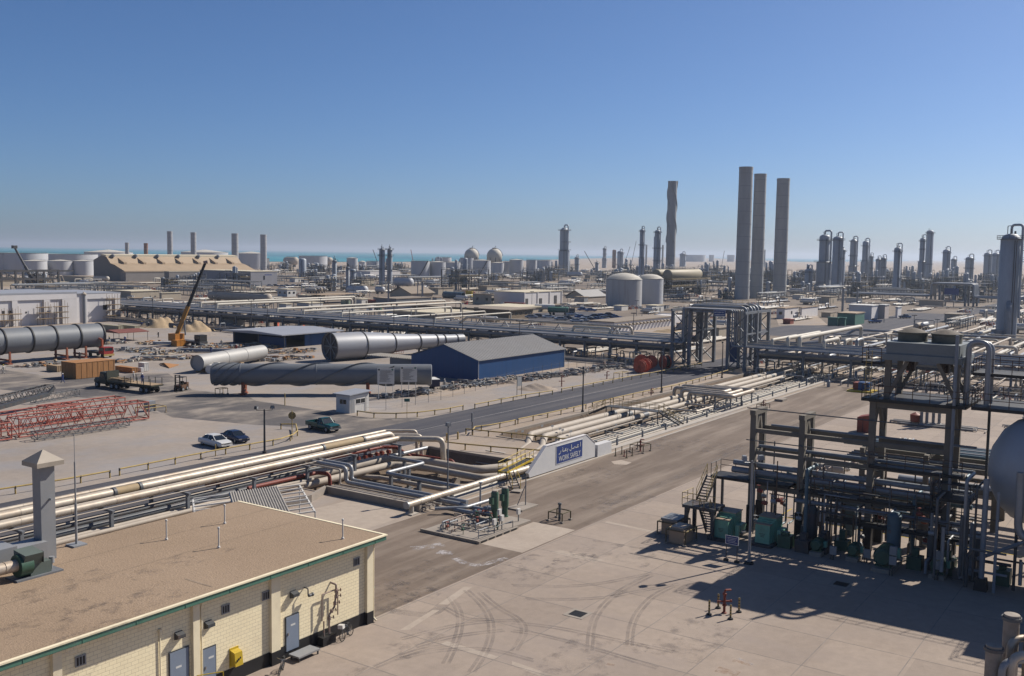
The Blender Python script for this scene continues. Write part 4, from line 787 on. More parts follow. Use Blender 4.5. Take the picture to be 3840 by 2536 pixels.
mb = MB(); mb.box((c.x-2.5, c.y-1.2, .2), (2.2, 1.2, .4)); one('concrete_block', mb, conc, 'low concrete block beside the distant kerb hydrant', 'block')
mb = MB(); c = g('H', 120, 750); mb.box((c.x, c.y, .2), (2.4, 1.4, .35)); one('concrete_block', mb, conc, 'flat concrete slab lying on the brown asphalt lane', 'block')
for lab, (k, x, y), hh in (('red hydrant on the sand beside the heap of rubble', ('C',460,1410), 1.9), ('red hydrant on the sand left of the yellow frame', ('C',880,1340), 1.5), ('red hydrant between road rail and footbridge', ('G',1290,215), 1.4)): hydrant(g(k, x, y), lab, hh)
frame(g('C',1010,1330), 3.6, 1.2, 1.1, 'yellow pipe frame on the sand in front of the cable reels')
frame(g('E',1400,370), 3.4, 2.4, .95, 'yellow pipe frame round a grey cage at the end of the red lattice')
mb = MB(); c = g('E',1390,350); mb.box((c.x, c.y, .75), (1.3, 1.0, 1.5)); one('grey_cage', mb, duct, 'grey equipment cage inside the yellow frame by the red lattice', 'cage')
frame(g('E',2055,195), 1.6, 1.2, 1.0, 'yellow pipe frame on the tarmac under the striped vessel end')
# lamps
def flood(p, h_, label, heads, r=.085, arm=None, m_=steel_dk):
    p = Vector(p); t = thing('lamp_post', label, 'lamp post', p); mb = MB(); mb.tube(p, p+Vector((0, 0, h_)), r*1.2, r*.8, n=10); mb.tube(p, p+Vector((0, 0, .25)), r*2.2); obj('pole', mb, m_, t)
    for (dx, dy, rz) in heads:
        c = p+Vector((dx, dy, h_+(.25 if (dx or dy) else .2))); mb = MB()
        if dx or dy: mb.pipe([p+Vector((0, 0, h_-.15)), p+Vector((dx, dy, h_-.1)), c], .035, 6)
        mb.box(c, (.5, .34, .36), rz, .8); hd = obj('lamp_head', mb, m_, t)
        mb = MB(); u = Vector((math.cos(rz-math.pi/2), math.sin(rz-math.pi/2), 0)); mb.box(c+u*.16-Vector((0, 0, .03)), (.4, .03, .26), rz); obj('lens', mb, duct, hd)
    return t
p = g('F', 80, 742); flood(p, hgt(p, 'F', 335), 'grey lamp post with two tilted floodlights on the sand corner', [(-.75, .55, .4), (.75, -.55, -.6)], .12)
p = g('F', 1835, 1195); flood((75.3, 58.9, 0), 7.2, 'slim lamp post with one square floodlight rising out of the pit pipes', [(0, 0, -.3)], .075, m_=steel)
for lab, (k, x, y), (kt, yt) in (('tall black light pole by the near guard rail left of the footbridge', ('G',655,360), ('C',1255)), ('tall black light pole by the near guard rail behind the expansion loops', ('G',1385,180), ('C',1110)), ('tall black light pole near the portal crossing', ('C',1947,1330), ('C',1015))):
    p = g(k, x, y); flood(p, hgt(p, kt, yt), lab, [(.5, .3, .4)], .11)
p = g('K', 2197, 492); t = flood(p, 8.2, 'tall grey lamp post beside the mint green cabinets in the yard', [(-.55, .45, .6), (.45, -.5, -.6)], .1, m_=aluB); mb = MB(); mb.lathe([(0, .22), (.3, .22), (.4, 0)][::-1], p, 10); obj('base', mb, black, t)
for i, (k, x, yt) in enumerate((('A',1417,580),('A',1995,580),('B',105,655),('B',868,700),('B',1280,660),('B',1645,755),('B',1918,690),('C',72,805),('C',968,885),('A',2330,610))):
    b0_ = g(k, x, 950) if i not in (8,) else g('C', 968, 1150); p = Vector((193.5, 0, 0)) if i not in (8,) else b0_
    if i != 8:
        d = ray(k, x, yt); tt = 193.5/d.x; p = Vector((193.5, d.y*tt, 0))
    h_ = hgt(p, k, yt); flood(p, h_, 'dark light pole along the long pipe rack, '+ordinal(i)+' from the left' if i < 9 else 'dark light pole beside the crane boom', [(-.5, .5, .7), (.5, -.5, -.7)], .1)
# stop sign, small signs
p = g('F', 335, 612); t = thing('stop_sign', 'back of an octagonal yellow-brown road sign on a yellow post by the junction', 'road sign', p); h_ = hgt(p, 'F', 345); mb = MB(); mb.tube(p, p+Vector((0, 0, h_)), .06); obj('post', mb, yellow, t)
mb = MB(); mb.tube(p+Vector((.03, .02, h_*.82)), p+Vector((.06, .05, h_*.82)), .5, n=8); obj('plate', mb, mat('sign_back', (.33, .24, .10), .7, 0, .15, 1), t)
p = g('F', 2005, 570); t = thing('hooded_sign', 'narrow dark hooded traffic sign on a post at the crossing rail', 'road sign', p); mb = MB(); mb.tube(p, p+Vector((0, 0, 1.9)), .07); obj('post', mb, steel_dk, t); mb = MB(); mb.mm((p.x-.12, p.y-.1, 1.7), (p.x+.12, p.y+.1, 2.9)); obj('panel', mb, steel, t)
p = g('F', 1400, 415); t = thing('green_sign', 'small green sign on a thin post at the guard rail corner', 'road sign', p); mb = MB(); mb.tube(p, p+Vector((0, 0, 2.6)), .035); obj('post', mb, yellow, t); mb = MB(); mb.box(p+Vector((0, 0, 2.6)), (.8, .12, .45), -.9); obj('plate', mb, fascia, t)
p = g('F', 268, 300); mb = MB(); mb.tube(p, p+Vector((0, 0, 1.9)), .08); one('marker_post', mb, yellow, 'lone yellow marker post on the far edge of the junction', 'post')
p = g('E', 2000, 770); mb = MB(); mb.tube(p, p+Vector((0, 0, 1.4)), .06); one('marker_post', mb, yellow, 'short yellow marker post against the rail in front of the white car', 'post')
p = g('G', 45, 225); t = thing('notice_board', 'blank pale notice board on two posts by the rubble and guard rail', 'notice board', p); e_ = g('G', 88, 215); mb = MB(); mb.beam(p+Vector((0, 0, 2.6)), e_+Vector((0, 0, 2.6)), .05, 1.5); obj('board', mb, duct, t)
for c in (p, e_): mb = MB(); mb.tube(c, c+Vector((0, 0, 3.4)), .05); obj('post', mb, steel_dk, t)
# drains
for lab, (k, x, y) in (('square drain grate with pale rim in the open concrete yard', ('K',610,958)), ('square drain grate in the shade before the green pumps of the right rack', ('L',680,1216))):
    c = g(k, x, y); t = thing('drain_grate', lab, 'drain', c); mb = MB()
    mb.mm((c.x-.75, c.y-.75, .0), (c.x+.75, c.y-.5, .03)); mb.mm((c.x-.75, c.y+.5, .0), (c.x+.75, c.y+.75, .03)); mb.mm((c.x-.75, c.y-.5, .0), (c.x-.5, c.y+.5, .03)); mb.mm((c.x+.5, c.y-.5, .0), (c.x+.75, c.y+.5, .03)); obj('rim', mb, conc, t)
    mb = MB()
    for j in range(9): mb.mm((c.x-.48+.11*j, c.y-.49, .012), (c.x-.43+.11*j, c.y+.49, .026))
    obj('grate', mb, black, t); mb = MB(); mb.mm((c.x-.5, c.y-.5, .008), (c.x+.5, c.y+.5, .0155)); obj('pit', mb, black, t)
# ================================================================== RIGHT-HAND PROCESS STRUCTURE
t = thing('pipe_rack', 'tall cement coated frame of paired columns and beams carrying fan coolers on the right', 'pipe rack', (84, 21, 0))
BV = [(31.0, 10.3, 85.0), (26.7, 10.3, 85.0), (21.0, 12.4, 86.2), (15.2, 12.4, 86.2)]
for v, zt, ub in BV:
    for u in (82.8, ub):
        mb = MB(); mb.mm((u-.22, v-.25, 0), (u+.22, v+.25, zt)); c = obj('column', mb, fireproof, t)
        mb = MB(); mb.mm((u-.3, v-.33, 0), (u+.3, v+.33, 2.3)); obj('black_base', mb, black, c)
    mb = MB(); mb.mm((82.4, v-.25, zt), (ub+.4, v+.25, zt+.42)); obj('cap_beam', mb, fireproof, t)
    mb = MB(); um = (82.8+ub)/2; mb.beam((82.95, v, zt-2.6), (um-.1, v, zt), .28, .32); mb.beam((ub-.15, v, zt-2.6), (um+.1, v, zt), .28, .32); obj('knee_brace', mb, fireproof, t)
    mb = MB(); mb.mm((83.0, v-.2, 4.1), (ub-.2, v+.2, 4.6)); obj('cross_beam', mb, fireproof, t); mb = MB(); mb.mm((83.0, v-.2, 6.85), (ub-.2, v+.2, 7.2)); obj('cross_beam', mb, fireproof, t)
for z, h_, vs_, ve in ((8.95, .36, 31, -2), (7.0, .3, 31, -2), (4.05, .42, 31, -2), (12.3, .62, 21.6, -2)):
    for u in (82.8, 85.0):
        for (va, vb) in [(BV[i][0], BV[i+1][0]) for i in range(3)]:
            if va <= vs_ and vb >= ve: mb = MB(); mb.mm((u-.15, vb+.26, z-h_/2), (u+.15, va-.26, z+h_/2)); obj('beam', mb, fireproof, t)
for i, (u, r, z, m_, vs_) in enumerate([(83.5, .24, 5.75, grey_pipe, 33), (83.2, .27, 5.15, grey_pipe, 33), (84.3, .16, 5.6, dark_pipe, 32), (84.2, .14, 7.35, grey_pipe, 31), (82.4, .05, 10.9, dark_pipe, 31.5), (82.4, .045, 8.1, dark_pipe, 31.5), (83.9, .18, 4.6, teal_pipe, 31), (82.5, .2, 3.4, grey_pipe, 27), (84.4, .1, 9.28, grey_pipe, 30)]):
    pipeline([(u, vs_, z), (u, 13.4, z)], r, m_, ordinal(i)+' pipe along the right cement coated rack', 'pipes along the right rack', n=10)
# cooler
t = thing('fan_cooler', 'grey box shaped air cooler with two round fan hoods on top of the right rack', 'air cooler', (85.2, 17.5, 12.7))
cool = mat('cooler_grey_paint', (.22, .25, .26), .6, .05, .08, .8, ((.12, .12, .11), .4, .7))
mb = MB(); mb.mm((82.8, 14.7, 15.95), (87.6, 20.2, 17.35)); obj('plenum_box', mb, cool, t)
mb = MB(); mb.mm((82.62, 14.5, 15.9), (87.8, 20.45, 16.4)); obj('lower_flange', mb, cool, t)
for v in (18.75, 16.15):
    mb = MB(); mb.lathe([(1.14, 17.35), (1.14, 17.95), (1.22, 18.0), (1.22, 18.1), (1.08, 18.1), (1.08, 17.4)], (85.2, v, 0), 32); r_ = obj('fan_ring', mb, mat('fan_ring_paint', (.16, .15, .11), .6, 0, .2, 1), t)
    mb = MB(); mb.lathe([(1.12, 18.1), (.6, 18.32), (.15, 18.42), (0, 18.42)], (85.2, v, 0), 24); obj('fan_guard', mb, mat('rusty_fan_guard', (.13, .105, .08), .8, 0, .35, 6), r_)
    mb = MB(); mb.mm((84.9, v-.3, 14.9), (85.5, v+.3, 15.9)); mb.beam((84.6, v, 15.3), (85.8, v, 15.3), .2, .5); obj('fan_motor', mb, mat('dark_rusty_motor', (.07, .045, .035), .7, 0, .3, 2), t)
for u in (83.1, 87.2):
    for v, vc in ((20.05, 18.6), (14.85, 16.3)):
        mb = MB(); mb.mm((u-.22, v-.22, 12.72), (u+.22, v+.22, 15.9)); obj('leg', mb, fireproof, t)
        mb = MB(); mb.beam((u, v, 12.9), (u, vc, 15.85), .28); obj('brace', mb, fireproof, t)
# decks and railings on the rack
def deck(poly, z, label, m_=steel_dk, rail=None, th=.12, railm=None, legs=()):
    cx_ = sum(p[0] for p in poly)/len(poly); cy_ = sum(p[1] for p in poly)/len(poly); t = thing('access_deck', label, 'platform', (cx_, cy_, z))
    mb = MB(); mb.prism(poly, z-th, z); mb2 = MB()
    for a, b_ in zip(poly, poly[1:]+poly[:1]): mb.beam((a[0], a[1], z-.1), (b_[0], b_[1], z-.1), .09, .24)
    obj('floor', mb, black if m_ is steel_dk else m_, t); mb2.rails([(a[0], a[1], z) for a in (rail or poly)], 1.1, .03, 1.3, closed=rail is None); obj('railing', mb2, railm or m_, t)
    for (u, v, z0) in legs: mb = MB(); mb.mm((u-.1, v-.1, z0), (u+.1, v+.1, z-.1)); obj('leg', mb, m_, t)
    return t
brown = mat('brown_railing', (.13, .075, .05), .7, .05, .25, 1)
deck([(82.2, 21.8), (82.2, 14.0), (88.6, 14.0), (88.6, 21.8)], 12.72, 'dark railed deck under the fan cooler', railm=brown)
deck([(82.6, 22.0), (82.6, 20.5), (84.4, 20.5), (84.4, 22.0)], 15.7, 'small caged landing beside the left end of the fan cooler', railm=brown)
deck([(83.5, 13.8), (83.5, 3), (87, 3), (87, 13.8)], 15.3, 'high railed walkway to the right of the fan cooler', railm=brown, legs=[(83.6, 9.5, 12.7), (83.6, 4, 12.7)])
deck([(82.4, 13.6), (82.4, 2), (88.5, 2), (88.5, 13.6)], 12.75, 'railed deck below the high walkway on the right rack', railm=brown, legs=[(88.2, 13.2, 0), (88.2, 8, 0), (88.2, 3, 0)])
deck([(82.0, 34.5), (82.0, 27.5), (84.2, 27.5), (84.2, 34.5)], 4.6, 'dark railed platform at the head of the stair on the right rack', rail=[(84.2, 27.5), (84.2, 34.5), (82.0, 34.5)], legs=[(82.2, 34.2, 0), (84, 34.2, 0)])
t = thing('ladder', 'tan cat ladder hanging beside the fan cooler landing', 'ladder', (83, 21.4, 12.7)); mb = MB()
for v in (21.2, 21.65): mb.tube((82.5, v, 12.7), (82.5, v, 16.6), .03)
for k in range(12): mb.tube((82.5, 21.2, 12.9+.3*k), (82.5, 21.65, 12.9+.3*k), .02, n=6)
obj('rungs', mb, yellow, t)
# stair tower in front
t = thing('stair_landing', 'dark steel stair with low landing in front of the right rack', 'stair', (79, 34, 0))
mb = MB(); mb.mm((77.6, 32.2, 2.5), (79.8, 35.2, 2.75)); obj('landing', mb, steel_dk, t)
mb = MB(); mb.rails([(79.8, 35.2, 2.75), (77.6, 35.2, 2.75), (77.6, 32.2, 2.75)], 1.05, .03, 1.1); obj('railing', mb, yellow, t)
for u in (77.9, 79.6):
    for v in (32.5, 34.9): mb = MB(); mb.mm((u-.14, v-.14, 0), (u+.14, v+.14, 2.5)); obj('leg', mb, steel_dk, t)
mb = MB(); mb.beam((77.8, 34.9, 1.1), (78.6, 34.9, 2.5), .12); mb.beam((77.8, 32.5, 1.1), (78.6, 32.5, 2.5), .12); obj('brace', mb, steel_dk, t)
for (a, b_, nm) in (((79.8, 34.4, 2.75), (82.0, 34.4, 4.6), 'upper_stair'), ((79.6, 33.3, .1), (78.0, 33.3, 2.5), 'lower_stair')):
    mb = MB(); a, b_ = Vector(a), Vector(b_)
    for s_ in (-.45, .45): mb.beam(a+Vector((0, s_, 0)), b_+Vector((0, s_, 0)), .06, .26)
    for k in range(9): c = a.lerp(b_, (k+.5)/9); mb.mm((c.x-.14, c.y-.45, c.z-.02), (c.x+.14, c.y+.45, c.z+.02))
    st = obj(nm, mb, steel_dk, t)
    for s_ in (-.47, .47):
        mb = MB()
        for h_ in (1.0, .5): mb.tube(a+Vector((0, s_, h_)), b_+Vector((0, s_, h_)), .03)
        for k in range(3): c = a.lerp(b_, k/2); mb.tube(c+Vector((0, s_, 0)), c+Vector((0, s_, 1)), .03)
        obj('handrail', mb, yellow, st)
# big drum
t = thing('horizontal_drum', 'very large dull grey drum with domed end at the right edge', 'vessel', (86, 3, 5.3))
mb = MB(); mb.lathe([(0, 12.9), (1.6, 12.6), (2.9, 11.9), (3.7, 11.0), (4.15, 9.8), (4.2, 9.0), (4.2, -6), (2.2, -7.5), (0, -8)], (83.4, -.5, 8.25), 40, 'y'); obj('shell', mb, mat('drum_grey', (.46, .49, .53), .55, .15, .08, .3, ((.2, .19, .18), .4, .3)), t)
for v in (6.5, -2): mb = MB(); mb.mm((80.4, v-.25, 2.6), (86.4, v+.25, 5.6)); obj('saddle', mb, steel_dk, t)
mb = MB(); mb.lathe([(4.21, 8.9), (4.26, 8.95), (4.26, 9.1), (4.2, 9.15)], (83.4, -.5, 8.25), 40, 'y'); obj('seam', mb, steel, t)
t = thing('drum_stand', 'black steel frame carrying the large drum at the right edge', 'steel frame', (85, 2, 0))
for u in (80.6, 86.2):
    for v in (8.2, 2.5, -3): mb = MB(); mb.mm((u-.2, v-.2, 0), (u+.2, v+.2, 2.8)); obj('column', mb, steel_dk, t)
    mb = MB(); mb.mm((u-.15, -3, 2.3), (u+.15, 8.2, 2.6)); obj('beam', mb, steel_dk, t)
mb = MB(); mb.beam((80.6, 8.2, .5), (80.6, 2.5, 2.3), .15); mb.beam((80.6, 2.5, .5), (80.6, 8.2, 2.3), .15); obj('brace', mb, steel, t)
deck([(79.6, 15.4), (79.6, 12.9), (82.2, 12.9), (82.2, 15.4)], 6.0, 'dark railed landing in front of the large drum', legs=[(79.8, 15.2, 0), (79.8, 13.1, 0)])
p = g('L', 1972, 1268); t = thing('steel_column', 'thick grey steel column with black base in the shade by the large drum', 'column', p); mb = MB(); mb.tube(p, p+Vector((0, 0, 8.2)), .2, n=12); obj('shaft', mb, grey_pipe, t); mb = MB(); mb.box(p+Vector((0, 0, .45)), (.9, .9, .9), 0, .8); obj('base', mb, black, t)
pipeline([p+Vector((0, -2.2, 9)), p+Vector((0, -2.2, 4.4)), p+Vector((0, -6, 3.6))], .28, aluB, 'thick grey pipe bending away at the right edge beside the large drum', bend=4)
pipeline([p+Vector((.6, .4, 2.1)), p+Vector((.6, -2.6, 3.9)), p+Vector((.6, -6, 4.6))], .14, grey_pipe, 'slanting grey pipe beside the thick column')
# big pipe arches right of the cooler
for i, (u, v1, v0_) in enumerate(((83.4, 14.2, 12.75), (84.3, 14.3, 12.65))):
    pipeline([(u, v1, 12.8), (u, v1, 17.7-.1*i), (u, v0_, 17.7-.1*i), (u, v0_, 12.9)], .2, aluB, ('front' if i == 0 else 'rear')+' of two tall pipe arches right of the fan cooler', 'pipe arches by the cooler', bend=3.5)
pipeline([(82.3, 14.85, .3), (82.3, 14.85, 18.2)], .13, grey_pipe, 'tall grey riser pipe passing the right corner of the fan cooler')
rnd = random.Random(11)
for i in range(40):          # risers, drops and cross pipes inside the rack
    v = 14+rnd.random()*16.5; u = 80.2+rnd.random()*6.5; r = .05+.11*rnd.random()**2; zt = 2.2+rnd.random()*4.5; k = i % 3
    if k == 0: pts = [(u, v, .1), (u, v, zt), (u+1.2+rnd.random()*2, v, zt), (u+2.5, v, zt+.01)]
    elif k == 1: pts = [(u, v, .1), (u, v, zt), (u, v-1.5-rnd.random()*3, zt), (u, v-2, zt)]
    else: pts = [(u, v, zt+1.5), (u, v, 1.0), (u-1.5, v, 1.0), (u-1.5, v, .1)]
    pipeline(pts, r, (dark_pipe, steel_dk, dark_pipe, teal_pipe, grey_pipe)[i % 5], 'thin process pipe rising inside the right cement coated rack', 'process pipes inside the right rack', n=8)
for i in range(44):
    v = 13+rnd.random()*18; u = 79.5+rnd.random()*8; z = .6+rnd.random()*4; mb = MB(); mb.lathe([(0, -.22), (.16, -.22), (.2, 0), (.16, .22), (0, .22)], (u, v, z), 8, 'xyz'[i % 3] if i % 3 < 2 else 'y'); mb.tube((u, v, z), (u-.1, v+.05, z+.45), .03, n=6); mb.tube((u-.1, v+.05, z+.45), (u-.1, v+.05, z+.49), .18, n=10)
    one('gate_valve', mb, (dark_pipe, red_pipe, aluB)[i % 3], 'hand wheel valve among the pipes of the right rack', 'valve', 'valves in the right rack')
# second rack behind
t = thing('rear_pipe_rack', 'lower cement coated pipe rack standing behind the tall right one', 'pipe rack', (98, 14, 0))
for v in (25, 19.3, 13.5, 7.8, 2):
    for u in (95.5, 100.5): mb = MB(); mb.mm((u-.22, v-.22, 0), (u+.22, v+.22, 5.8)); obj('column', mb, fireproof, t)
    mb = MB(); mb.mm((95.2, v-.2, 4.4), (100.8, v+.2, 4.8)); mb.mm((95.2, v-.2, 5.8), (100.8, v+.2, 6.2)); obj('cap_beam', mb, fireproof, t)
for z in (3.4, 5.2):
    for u in (95.5, 100.5): mb = MB(); mb.mm((u-.15, 2, z-.2), (u+.15, 25, z+.2)); obj('beam', mb, fireproof, t)
for i in range(12): pipeline([(95.9+.4*i, 27, 6.35 if i % 2 else 4.95), (95.9+.4*i, -6, 6.35 if i % 2 else 4.95)], (.1, .16, .12, .2)[i % 4], (grey_pipe, teal_pipe, dark_pipe, aluB)[i % 4], ordinal(i)+' pipe on the lower rack behind the tall right one', 'pipes on the rear right rack', n=8)
pipeline([(103, 20, 1), (103, 20, 5.2), (103, -8, 5.2)], .45, teal_pipe, 'thick blue pipe bending level behind the right rack', bend=3, n=16)
pipeline([(106, 24, 1.2), (106, -8, 1.2)], .7, aluB, 'very thick pale pipe lying behind the right rack', n=16)
# mint cabinets, boxes, sign, motors
def motor(c, s_, label, m_=green, rz=.0):
    t = thing('electric_motor', label, 'motor', c, 'green pump motors'); L2 = 1.15*s_
    mb = MB(); mb.mm((c.x-.9*s_, c.y-.5*s_, 0), (c.x+1.5*s_, c.y+.5*s_, .32)); obj('plinth', mb, conc, t)
    mb = MB(); mb.lathe([(0, -.75*s_), (.35*s_, -.75*s_), (.46*s_, -.6*s_), (.48*s_, .55*s_), (.38*s_, .7*s_), (0, .75*s_)], (c.x, c.y, .38+.5*s_), 16, 'x')
    for k in range(7): mb.lathe([(.49*s_, -.02), (.52*s_, -.02), (.52*s_, .02), (.49*s_, .02)], (c.x-.5*s_+.16*s_*k, c.y, .38+.5*s_), 16, 'x')
    mb.mm((c.x-.5*s_, c.y-.4*s_, .3), (c.x+.5*s_, c.y+.4*s_, .5)); b_ = obj('body', mb, m_, t)
    mb = MB(); mb.mm((c.x-.15*s_, c.y-.72*s_, .7*s_), (c.x+.25*s_, c.y-.46*s_, 1.15*s_)); obj('terminal_box', mb, mint, b_)
    mb = MB(); mb.lathe([(0, .8*s_), (.12*s_, .8*s_), (.12*s_, 1.0*s_), (.34*s_, 1.05*s_), (.36*s_, 1.3*s_), (0, 1.35*s_)], (c.x, c.y, .38+.5*s_), 14, 'x'); mb.pipe([(c.x+1.2*s_, c.y, .4+.7*s_), (c.x+1.2*s_, c.y, 2.2*s_)], .12*s_, 8); obj('pump', mb, dark_pipe, t)
for (x, y, s_, lab) in ((430,960,.95,'green electric pump motor in the rack shade, leftmost of the row'), (770,1010,.95,'green electric pump motor, second of the row from the left'), (1060,1100,1.5,'largest green motor in the deep shade of the row'), (1560,1170,1.1,'green motor in the deepest shade at the right end of the row')):
    c = g('L', x, y); motor(Vector((c.x+.9, c.y, 0)), s_, lab)
for i, (x, y, hx) in enumerate(((600,990,1.0),(915,1020,1.0),(1150,1140,2.0),(1570,1180,1.9))):
    p = g('L', x, y); t = thing('switch_post', 'pale grey switch boxes on a post in front of the pump motors', 'switch box', p, 'switch posts by the motors')
    for k in range(1+i//2): mb = MB(); mb.mm((p.x-.12, p.y-.28, hx*.45+.75*k), (p.x+.12, p.y+.24, hx*.45+.65+.75*k)); obj('box', mb, duct, t)
    mb = MB(); mb.tube(p, p+Vector((0, 0, hx*.5)), .06); mb.tube(p+Vector((0, .2, 0)), p+Vector((0, .2, hx*.5)), .04); obj('post', mb, steel_dk, t)
for i, (c, lab) in enumerate((((78.3, 31.9), 'mint green transformer cabinet beside the dark stair, left of a pair'), ((78.9, 28.5), 'mint green transformer cabinet behind the tall lamp post, right of a pair'))):
    u, v = c; t = thing('transformer_cabinet', lab, 'cabinet', (u, v, 0), 'mint green cabinets')
    mb = MB(); mb.mm((u-.5, v-.95, 0), (u+3.4, v+1.0, .22)); obj('plinth', mb, steel_dk, t)
    mb = MB(); mb.mm((u, v-.62, .22), (u+.5, v+.62, 1.78)); d = obj('front_door', mb, mint, t)
    mb = MB()
    for k in range(3): mb.mm((u-.012, v-.25+.04*k, 1.0-.12*k), (u, v+.25-.05*k, 1.04-.12*k))
    obj('lettering', mb, steel_dk, d)
    mb = MB(); mb.mm((u+.5, v-.68, .22), (u+.75, v+.68, 1.92)); mb.mm((u+.82, v-.74, .22), (u+1.05, v+.74, 2.02)); mb.mm((u+.75, v-.6, .22), (u+.82, v+.6, 1.88)); mb.mm((u+1.05, v-.8, .22), (u+2.6, v+.7, 2.2)); obj('body', mb, mint, t)
    mb = MB(); mb.mm((u-.04, v-.68, 1.78), (u+.5, v+.68, 1.84)); mb.mm((u+1.0, v-.86, 2.2), (u+2.7, v+.78, 2.26)); obj('lid', mb, tanbox, t)
    mb = MB(); mb.mm((u+1.2, v-1.3, .7), (u+2.4, v-.8, 1.25)); mb.mm((u+.7, v-1.3, .25), (u+.95, v-1.0, 1.35))
    for k in range(7): mb.mm((u+1.15+.19*k, v-.83, 1.5), (u+1.25+.19*k, v-.8, 1.9))
    obj('side_unit', mb, mint, t)
t = thing('tan_box', 'tan steel box with striped guard rail standing on the yard concrete', 'cabinet', (75.9, 34.4, 0)); mb = MB(); mb.mm((74.95, 33.75, .05), (76.8, 35.1, 1.25)); obj('body', mb, tanbox, t)
mb = MB(); mb.mm((75.05, 33.85, 1.25), (76.7, 35.0, 1.42)); obj('lid', mb, mat('pale_tan_lid', (.47, .37, .28), .6, 0, .1, 1), t)
t = frame(Vector((75.88, 34.4, 0)), 2.25, 1.75, 1.2, 'black and yellow striped guard frame round the tan box', bw); mb = MB()
for k in range(8):
    for v in (33.52, 35.28): mb.tube((74.8+.29*k, v, 1.2), (74.95+.29*k, v, 1.2), .062, n=8)
obj('yellow_bands', mb, yellow, t)
t = thing('dark_topped_box', 'grey-topped tan cabinet behind the striped tan box', 'cabinet', (78.0, 35.9, 0)); mb = MB(); mb.mm((77.0, 35.35, .05), (79.0, 36.8, 1.3)); obj('body', mb, tanbox, t); mb = MB(); mb.mm((76.95, 35.3, 1.3), (79.05, 36.85, 1.45)); obj('lid', mb, steel, t)
frame(Vector((78.0, 36.1, 0)), 2.5, 1.9, 1.15, 'plain guard frame round the grey-topped cabinet', bw)
a, b_ = g('K', 1985, 462), g('K', 2085, 482); t = thing('blue_sign_stand', 'small blue notice with white border on two black posts before the mint cabinets', 'sign', ((a+b_)/2)); ux = (b_-a).normalized()
for c in (a, b_): mb = MB(); mb.tube(c, c+Vector((0, 0, 1.9)), .035); p_ = obj('post', mb, steel_dk, t); mb = MB(); mb.lathe([(0, .16), (.2, .16), (.22, 0)][::-1], c, 10); obj('foot', mb, black, p_)
mb = MB(); n_ = Vector((ux.y, -ux.x, 0))*.05; aa, bb = a-ux*.05, b_+ux*.1; mb.beam(aa+Vector((0, 0, 1.75))+n_, bb+Vector((0, 0, 1.75))+n_, .05, .72); pn = obj('panel', mb, sign_blue, t)
mb = MB()
for zz_, dl in ((1.41, 0), (2.09, 0)): mb.beam(aa+Vector((0, 0, zz_))+n_*1.2, bb+Vector((0, 0, zz_))+n_*1.2, .06, .04)
for e_ in (aa, bb): mb.beam(e_+Vector((0, 0, 1.41))+n_*1.2, e_+Vector((0, 0, 2.09))+n_*1.2, .04, .06)
for k in range(4): mb.beam(aa.lerp(bb, .12+.04*(k % 2))+Vector((0, 0, 1.93-.12*k))+n_*1.25, aa.lerp(bb, .88-.06*(k % 3))+Vector((0, 0, 1.93-.12*k))+n_*1.25, .05, .03)
obj('lettering', mb, sign_white, pn)
t = thing('red_hose_cabinet', 'tall red steel cabinet on the concrete behind the right rack', 'cabinet', (141, 36.7, 0)); mb = MB(); mb.prof([(35.9, 0), (37.5, 0), (37.5, 2.1), (35.9, 2.5)], 0, 139.6, 142); obj('body', mb, red_pipe, t); mb = MB(); mb.mm((139.57, 36.68, .1), (139.6, 36.74, 2.1)); obj('door_seam', mb, black, t)
p = g('H', 1365, 980); t = thing('red_tank', 'small red tank on thin legs on the far concrete', 'tank', p); mb = MB(); mb.lathe([(0, .5), (.7, .6), (.75, 1.6), (0, 2.0)], p, 14); obj('shell', mb, red_pipe, t)
for k in range(3): a = k*2.1; mb = MB(); mb.tube(p+Vector((.6*math.cos(a), .6*math.sin(a), 0)), p+Vector((.6*math.cos(a), .6*math.sin(a), .7)), .05); obj('leg', mb, steel_dk, t)
for k, x in enumerate((1420, 1470, 1530, 1585)): p = g('H', x, 990); t = thing('pipe_stand', 'grey flared stand under pipes on the far concrete behind the rack', 'pipe stand', p, 'stands behind the rack'); mb = MB(); mb.tube(p, p+Vector((0, 0, 4.5)), .22); mb.lathe([(.6, 0), (.6, .12), (.25, .5)], p, 10); obj('post', mb, steel, t)
pipeline([g('H', 1400, 830, 4.6), g('H', 1620, 850, 4.6)], .3, aluB, 'level grey pipe on the flared stands behind the rack')
p = g('H', 880, 662); t = thing('generator_set', 'dark blue and red machine on a yellow skid at the far end of the lane', 'machine', p); mb = MB(); mb.mm((p.x-2.4, p.y-2.2, 0), (p.x+1.5, p.y+2.2, .3)); obj('skid', mb, ybright, t); mb = MB(); mb.mm((p.x-1, p.y-1.3, .3), (p.x+1, p.y+.6, 1.7)); obj('body', mb, blue_wall, t); mb = MB(); mb.mm((p.x-1, p.y+.6, .3), (p.x+1, p.y+1.5, 1.6)); obj('radiator', mb, red_pipe, t)
